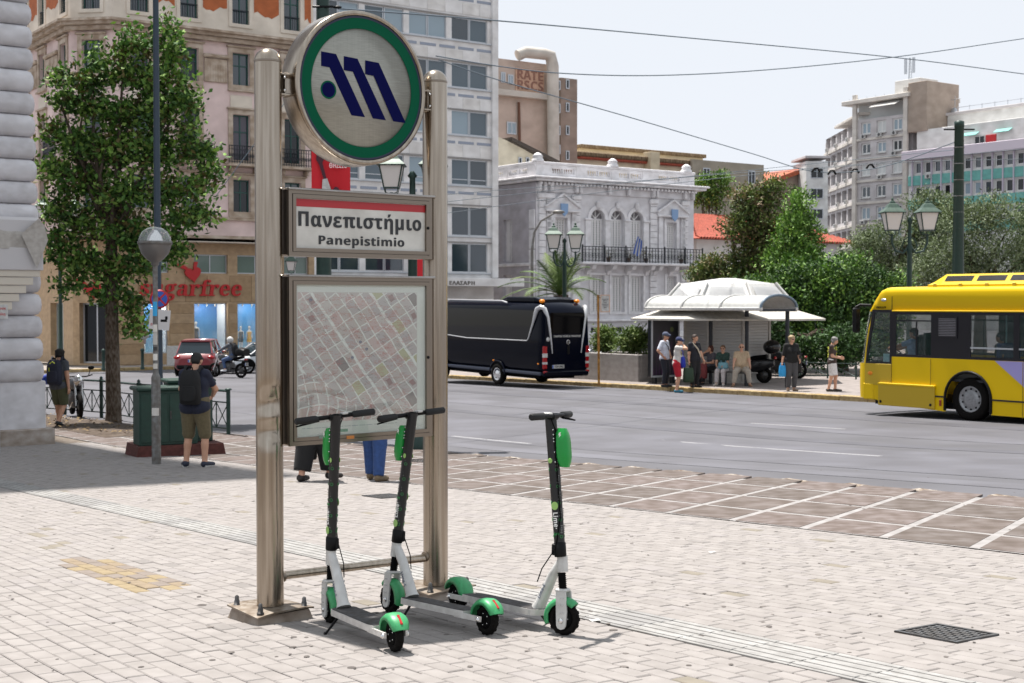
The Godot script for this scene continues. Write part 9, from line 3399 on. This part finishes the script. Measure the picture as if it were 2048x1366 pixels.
	p = person("person in white tee and red shorts on the kerb edge, hand raised to the face", f, 80.0, 1.7, {"group": g1, "top": "cfcbc8", "sleeve": 0.6, "bottom": "b5162c", "leg": 0.98, "loose": 0.03, "bottom_name": "shorts", "shoes": "2c6f86", "cap": "2b3358", "hair_color": "2a1f1a", "rh": v3(0.0, 0.9, 0.1), "rp": v3(-0.6, -0.6, 0.5), "lh": v3(0.1, 0.5, 0.08), "lean": v3(0, 0, 0.015), "nod": 5.0, "skin": "c4967c", "rpalm": v3(0, 0, -1)})
	var bg := bag("shoulder_bag", "bright blue bag at the side of the man in red shorts", "bag", p.hip + v3(0.2, 0.02, -0.06), 70.0, v3(0.26, 0.34, 0.16), "1f36b0", 0.3, p.hip + v3(0.12, 0.45, 0.0))
	strap(bg, [p.hip + v3(0.18, 0.15, 0.0), p.chest + v3(0.1, 0.0, 0.1), p.sho + v3(-0.05, 0.06, 0.0)], mat("strap_tan", C("8a8a4c"), 0.8), 0.012)
	f = ground(1388, 775, 0.13)
	p = person("person in black top and trousers with a pale shoulder strap standing by the bench", f, 35.0, 1.66, {"group": g1, "stout": 1.22, "bust": true, "top": "1a1c26", "sleeve": 0.8, "bottom": "17171b", "loose": 0.03, "shoes": "1a1a1c", "hair": "short", "hair_color": "3b2a20", "head": 15.0, "skin": "c4967c", "rh": v3(-0.17, 0.42, 0.03), "lh": v3(0.14, 0.5, 0.12)})
	strap(p.root, [p.sho + p.basis * v3(-0.1, 0.05, 0.03), p.chest + p.basis * v3(0.0, 0.0, 0.17), p.hip + p.basis * v3(0.2, 0.05, 0.1)], mat("strap_cream", C("cfc3ad"), 0.8), 0.022)
	bag("shopping_bag", "green patterned shopping bag held by the woman in black at the bench", "bag", p.r + v3(-0.02, -0.44, 0.05), 20.0, v3(0.36, 0.46, 0.16), "2f4a34", 0.24, p.r, "leafy")
	var sit := {"group": g1, "hip": v3(0, 0.34, 0), "lf": v3(0.07, 0.045, 0.27), "rf": v3(-0.07, 0.045, 0.27), "kp": v3(0, 1, 0.6)}
	var seat := func(a: float) -> Vector3: return ab(a, 31.55, 0.13)
	var add := func(d: Dictionary) -> Dictionary:
		var r := sit.duplicate()
		r.merge(d, true)
		return r
	p = person("person with brown bob sitting left on the bench in grey vest, hand at mouth", seat.call(33.3), -62.0, 1.6, add.call({"bust": true, "top": "55545c", "sleeve": 0.7, "bottom": "17171a", "loose": 0.03, "shoes": "1a1a1c", "hair": "bob", "hair_color": "5a2f22", "rh": v3(-0.02, 0.68, 0.12), "rp": v3(-1, -0.6, 0.2), "lh": v3(0.1, 0.45, 0.2), "skin": "c4967c", "head": -10.0}))
	bag("shopping_bag", "red patterned bag on the lap of the woman with brown bob", "bag", p.hip + p.basis * v3(0.1, -0.08, 0.42), -40.0, v3(0.32, 0.5, 0.14), "8c3a3c", 0.1, p.l, "leafy")
	p = person("person with sunglasses sitting mid bench in green shirt and white trousers", seat.call(32.75), -22.0, 1.62, add.call({"bust": true, "stout": 1.05, "top": "3d5a52", "sleeve": 0.75, "top_tex": "leafy", "bottom": "d6d0d2", "loose": 0.02, "shoes": "d8cfc8", "hair": "short", "hair_color": "8a6a4e", "glasses": true, "lh": v3(0.06, 0.4, 0.17), "rh": v3(-0.09, 0.41, 0.2), "skin": "cb9d84"}))
	bag("handbag", "pale blue handbag on the lap of the woman in white trousers", "bag", p.hip + p.basis * v3(0.08, 0.1, 0.3), -22.0, v3(0.34, 0.2, 0.12), "7db3c4", 0.12, p.l)
	p = person("person with white hair sitting right on the bench in beige polo and beige trousers", seat.call(31.9), -8.0, 1.7, add.call({"stout": 1.25, "belly": 0.8, "top": "c9b295", "sleeve": 0.75, "bottom": "b5aca0", "loose": 0.03, "leg": 1.9, "shoes": "8a6a52", "hair": "bald", "hair_color": "d8d4d0", "glasses": true, "lf": v3(0.15, 0.045, 0.25), "rf": v3(-0.15, 0.045, 0.25), "kp": v3(0, 1, 0.6), "lh": v3(0.16, 0.35, 0.22), "rh": v3(-0.16, 0.35, 0.22), "skin": "c99c84", "lp": v3(1, 0, -0.6), "rp": v3(-1, 0, -0.6)}))
	f = ground(1582, 782, 0.13)
	p = person("curly haired person in black top and grey trousers by the right shelter post", f, 8.0, 1.64, {"group": g1, "stout": 1.12, "bust": true, "top": "141416", "sleeve": 1.1, "bottom": "5c5c60", "bottom_tex": "speck", "loose": 0.025, "leg": 1.9, "shoes": "8f7a68", "hair": "curly", "hair_color": "b8a07a", "glasses": true, "head": 25.0, "lh": v3(0.12, 0.56, 0.12), "rh": v3(-0.19, 0.43, 0.0), "skin": "cb9d84"})
	bag("plastic_bag", "bright sky blue plastic bag held by the woman in black top", "bag", p.r + v3(0.01, -0.24, 0.03), 10.0, v3(0.22, 0.34, 0.12), "2f9fe0", 0.12, p.r)
	bag("shoulder_bag", "black shoulder bag at the right side of the woman under the shelter post", "bag", p.hip + v3(0.24, -0.05, -0.03), 10.0, v3(0.16, 0.5, 0.14), "131318", 0.3, p.l + v3(0, 0.05, 0))
	f = ground(1664, 783, 0.13)
	p = person("person with grey curly hair in a bright patterned top and white skirt", f, 70.0, 1.6, {"group": g1, "stout": 1.05, "bust": true, "top": "4a3a34", "top_tex": "leafy", "sleeve": 0.75, "bottom": "dcdada", "skirt": 0.95, "bottom_name": "skirt", "shoes": "3a3430", "hair": "curly", "hair_color": "8c8a88", "nod": 22.0, "lh": v3(0.05, 0.63, 0.14), "rh": v3(-0.04, 0.62, 0.15), "skin": "c4967c", "lf": v3(0.05, 0.045, 0.05), "rf": v3(-0.05, 0.045, -0.06)})
	m = mb()
	for k in 26:
		var an := k * 2.4
		m.ell(p.root.transform.affine_inverse() * (p.chest + p.basis * v3(cos(an) * 0.135, -0.2 + 0.013 * k, sin(an) * 0.115)), v3(0.03, 0.03, 0.03), 6, 4)
	put("print_patches", m, mat("patch_lime", C("b0b53c"), 0.8), p.root).set_meta("kind", "stuff")
	bag("shoulder_bag", "navy bag hanging behind the woman in the white skirt", "bag", p.hip + v3(0.1, -0.08, -0.22), 60.0, v3(0.18, 0.5, 0.14), "232c4a", 0.3, p.sho + v3(0.02, 0.04, -0.1))
	var bt: Transform3D = bus_node.transform
	person("person driving the yellow bus in a pale blue shirt, arm on the wheel", bt * v3(0.62, 0.88, -1.9), TURN + 180.0, 1.74, {"cell": 0.02, "hip": v3(0, 0.19, 0), "top": "8fb4dc", "sleeve": 0.75, "bottom": "23242c", "shoes": "141416", "lf": v3(0.07, 0.045, 0.32), "rf": v3(-0.07, 0.045, 0.34), "kp": v3(0, 1, 0.6), "lh": v3(0.1, 0.37, 0.36), "rh": v3(-0.1, 0.36, 0.36), "lean": v3(0, 0, 0.02), "hair_color": "2a2624", "skin": "a8785c", "stout": 1.15})
	person("dim seated passenger seen through the second bus window", bt * v3(0.5, 0.72, 0.5), TURN + 180.0, 1.66, {"cell": 0.024, "hip": v3(0, 0.28, 0), "top": "23242a", "bottom": "23242c", "shoes": "141416", "lf": v3(0.07, 0.1, 0.26), "rf": v3(-0.07, 0.1, 0.26), "kp": v3(0, 1, 0.6), "hair_color": "16120f", "skin": "9a7058"})
	p = person("person riding the black motorcycle in grey jacket, jeans and white helmet", rider_at, 62.0 + 180.0, 1.72, {"cell": 0.018, "hip": v3(0, 0.52, -0.17), "top": "5c6068", "sleeve": 1.95, "bottom": "41577e", "leg": 1.9, "shoes": "d0d2d6", "lf": v3(0.12, 0.2, -0.02), "rf": v3(-0.12, 0.2, -0.02), "kp": v3(0, 0.8, 1), "lean": v3(0, 0, 0.07), "lh": v3(0.17, 0.62, 0.2), "rh": v3(-0.17, 0.62, 0.2), "hair": "bald", "hair_color": "2a2a2a"})
	m = mb()
	var inv: Transform3D = p.root.transform.affine_inverse()
	m.ell(inv * (p.sho + p.basis * v3(0, 0.2, 0.05)), v3(0.135, 0.15, 0.15), 18, 12)
	put("helmet", m, mats["white_paint"], p.root)
	m = mb()
	m.ell(inv * (p.sho + p.basis * v3(0, 0.2, 0.1)), v3(0.125, 0.07, 0.115), 16, 8)
	put("visor", m, mats["dark_glass"], p.root)
	backpack("black backpack on the motorcycle rider's back", p, 1.72, "17181d", "", 0.85)
func _ready():
	rng.seed = 20
	cam = Camera3D.new()
	cam.name = "camera"
	add_child(cam)
	cam.position = v3(0, EYE, 0)
	cam.rotation = v3(-pitch, 0, 0)
	cam.near = 0.1
	cam.far = 900.0
	var lens := CameraAttributesPhysical.new()
	lens.frustum_focal_length = 48.316
	lens.frustum_focus_distance = 7.6
	lens.frustum_near = 0.1
	lens.frustum_far = 900.0
	lens.exposure_aperture = 9.0
	cam.attributes = lens
	cam.current = true
	var we := WorldEnvironment.new()
	we.name = "surroundings"
	var e := Environment.new()
	e.background_mode = Environment.BG_SKY
	var sky := Sky.new()
	var sm := ProceduralSkyMaterial.new()
	sm.sky_top_color = C("e6edf5")
	sm.sky_horizon_color = C("edf1f9")
	sm.sky_curve = 0.22
	sm.ground_bottom_color = C("8a8680")
	sm.ground_horizon_color = C("c8c6c2")
	sm.ground_curve = 0.1
	sm.sky_energy_multiplier = 1.0
	sm.sun_angle_max = 0.0
	sky.sky_material = sm
	e.sky = sky
	e.background_energy_multiplier = 0.62
	e.tonemap_mode = Environment.TONE_MAPPER_LINEAR
	e.tonemap_exposure = 1.68
	e.sdfgi_enabled = true
	e.ssao_enabled = true
	e.ssil_enabled = true
	we.environment = e
	add_child(we)
	var sun := DirectionalLight3D.new()
	sun.name = "sun"
	add_child(sun)
	sun.look_at_from_position(Vector3.ZERO, v3(0.205, -0.945, 0.255), Vector3.FORWARD)
	sun.light_energy = 1.6
	sun.light_color = C("fff9f2")
	sun.light_angular_distance = 1.0
	sun.shadow_enabled = true
	make_materials()
	build_ground()
	build_sign()
	build_scooters()
	build_buildings()
	build_furniture()
	build_vehicles()
	build_people()
	build_trees()
func v3(x: float, y: float, z: float) -> Vector3: return Vector3(x, y, z)
func v2(x: float, y: float) -> Vector2: return Vector2(x, y)
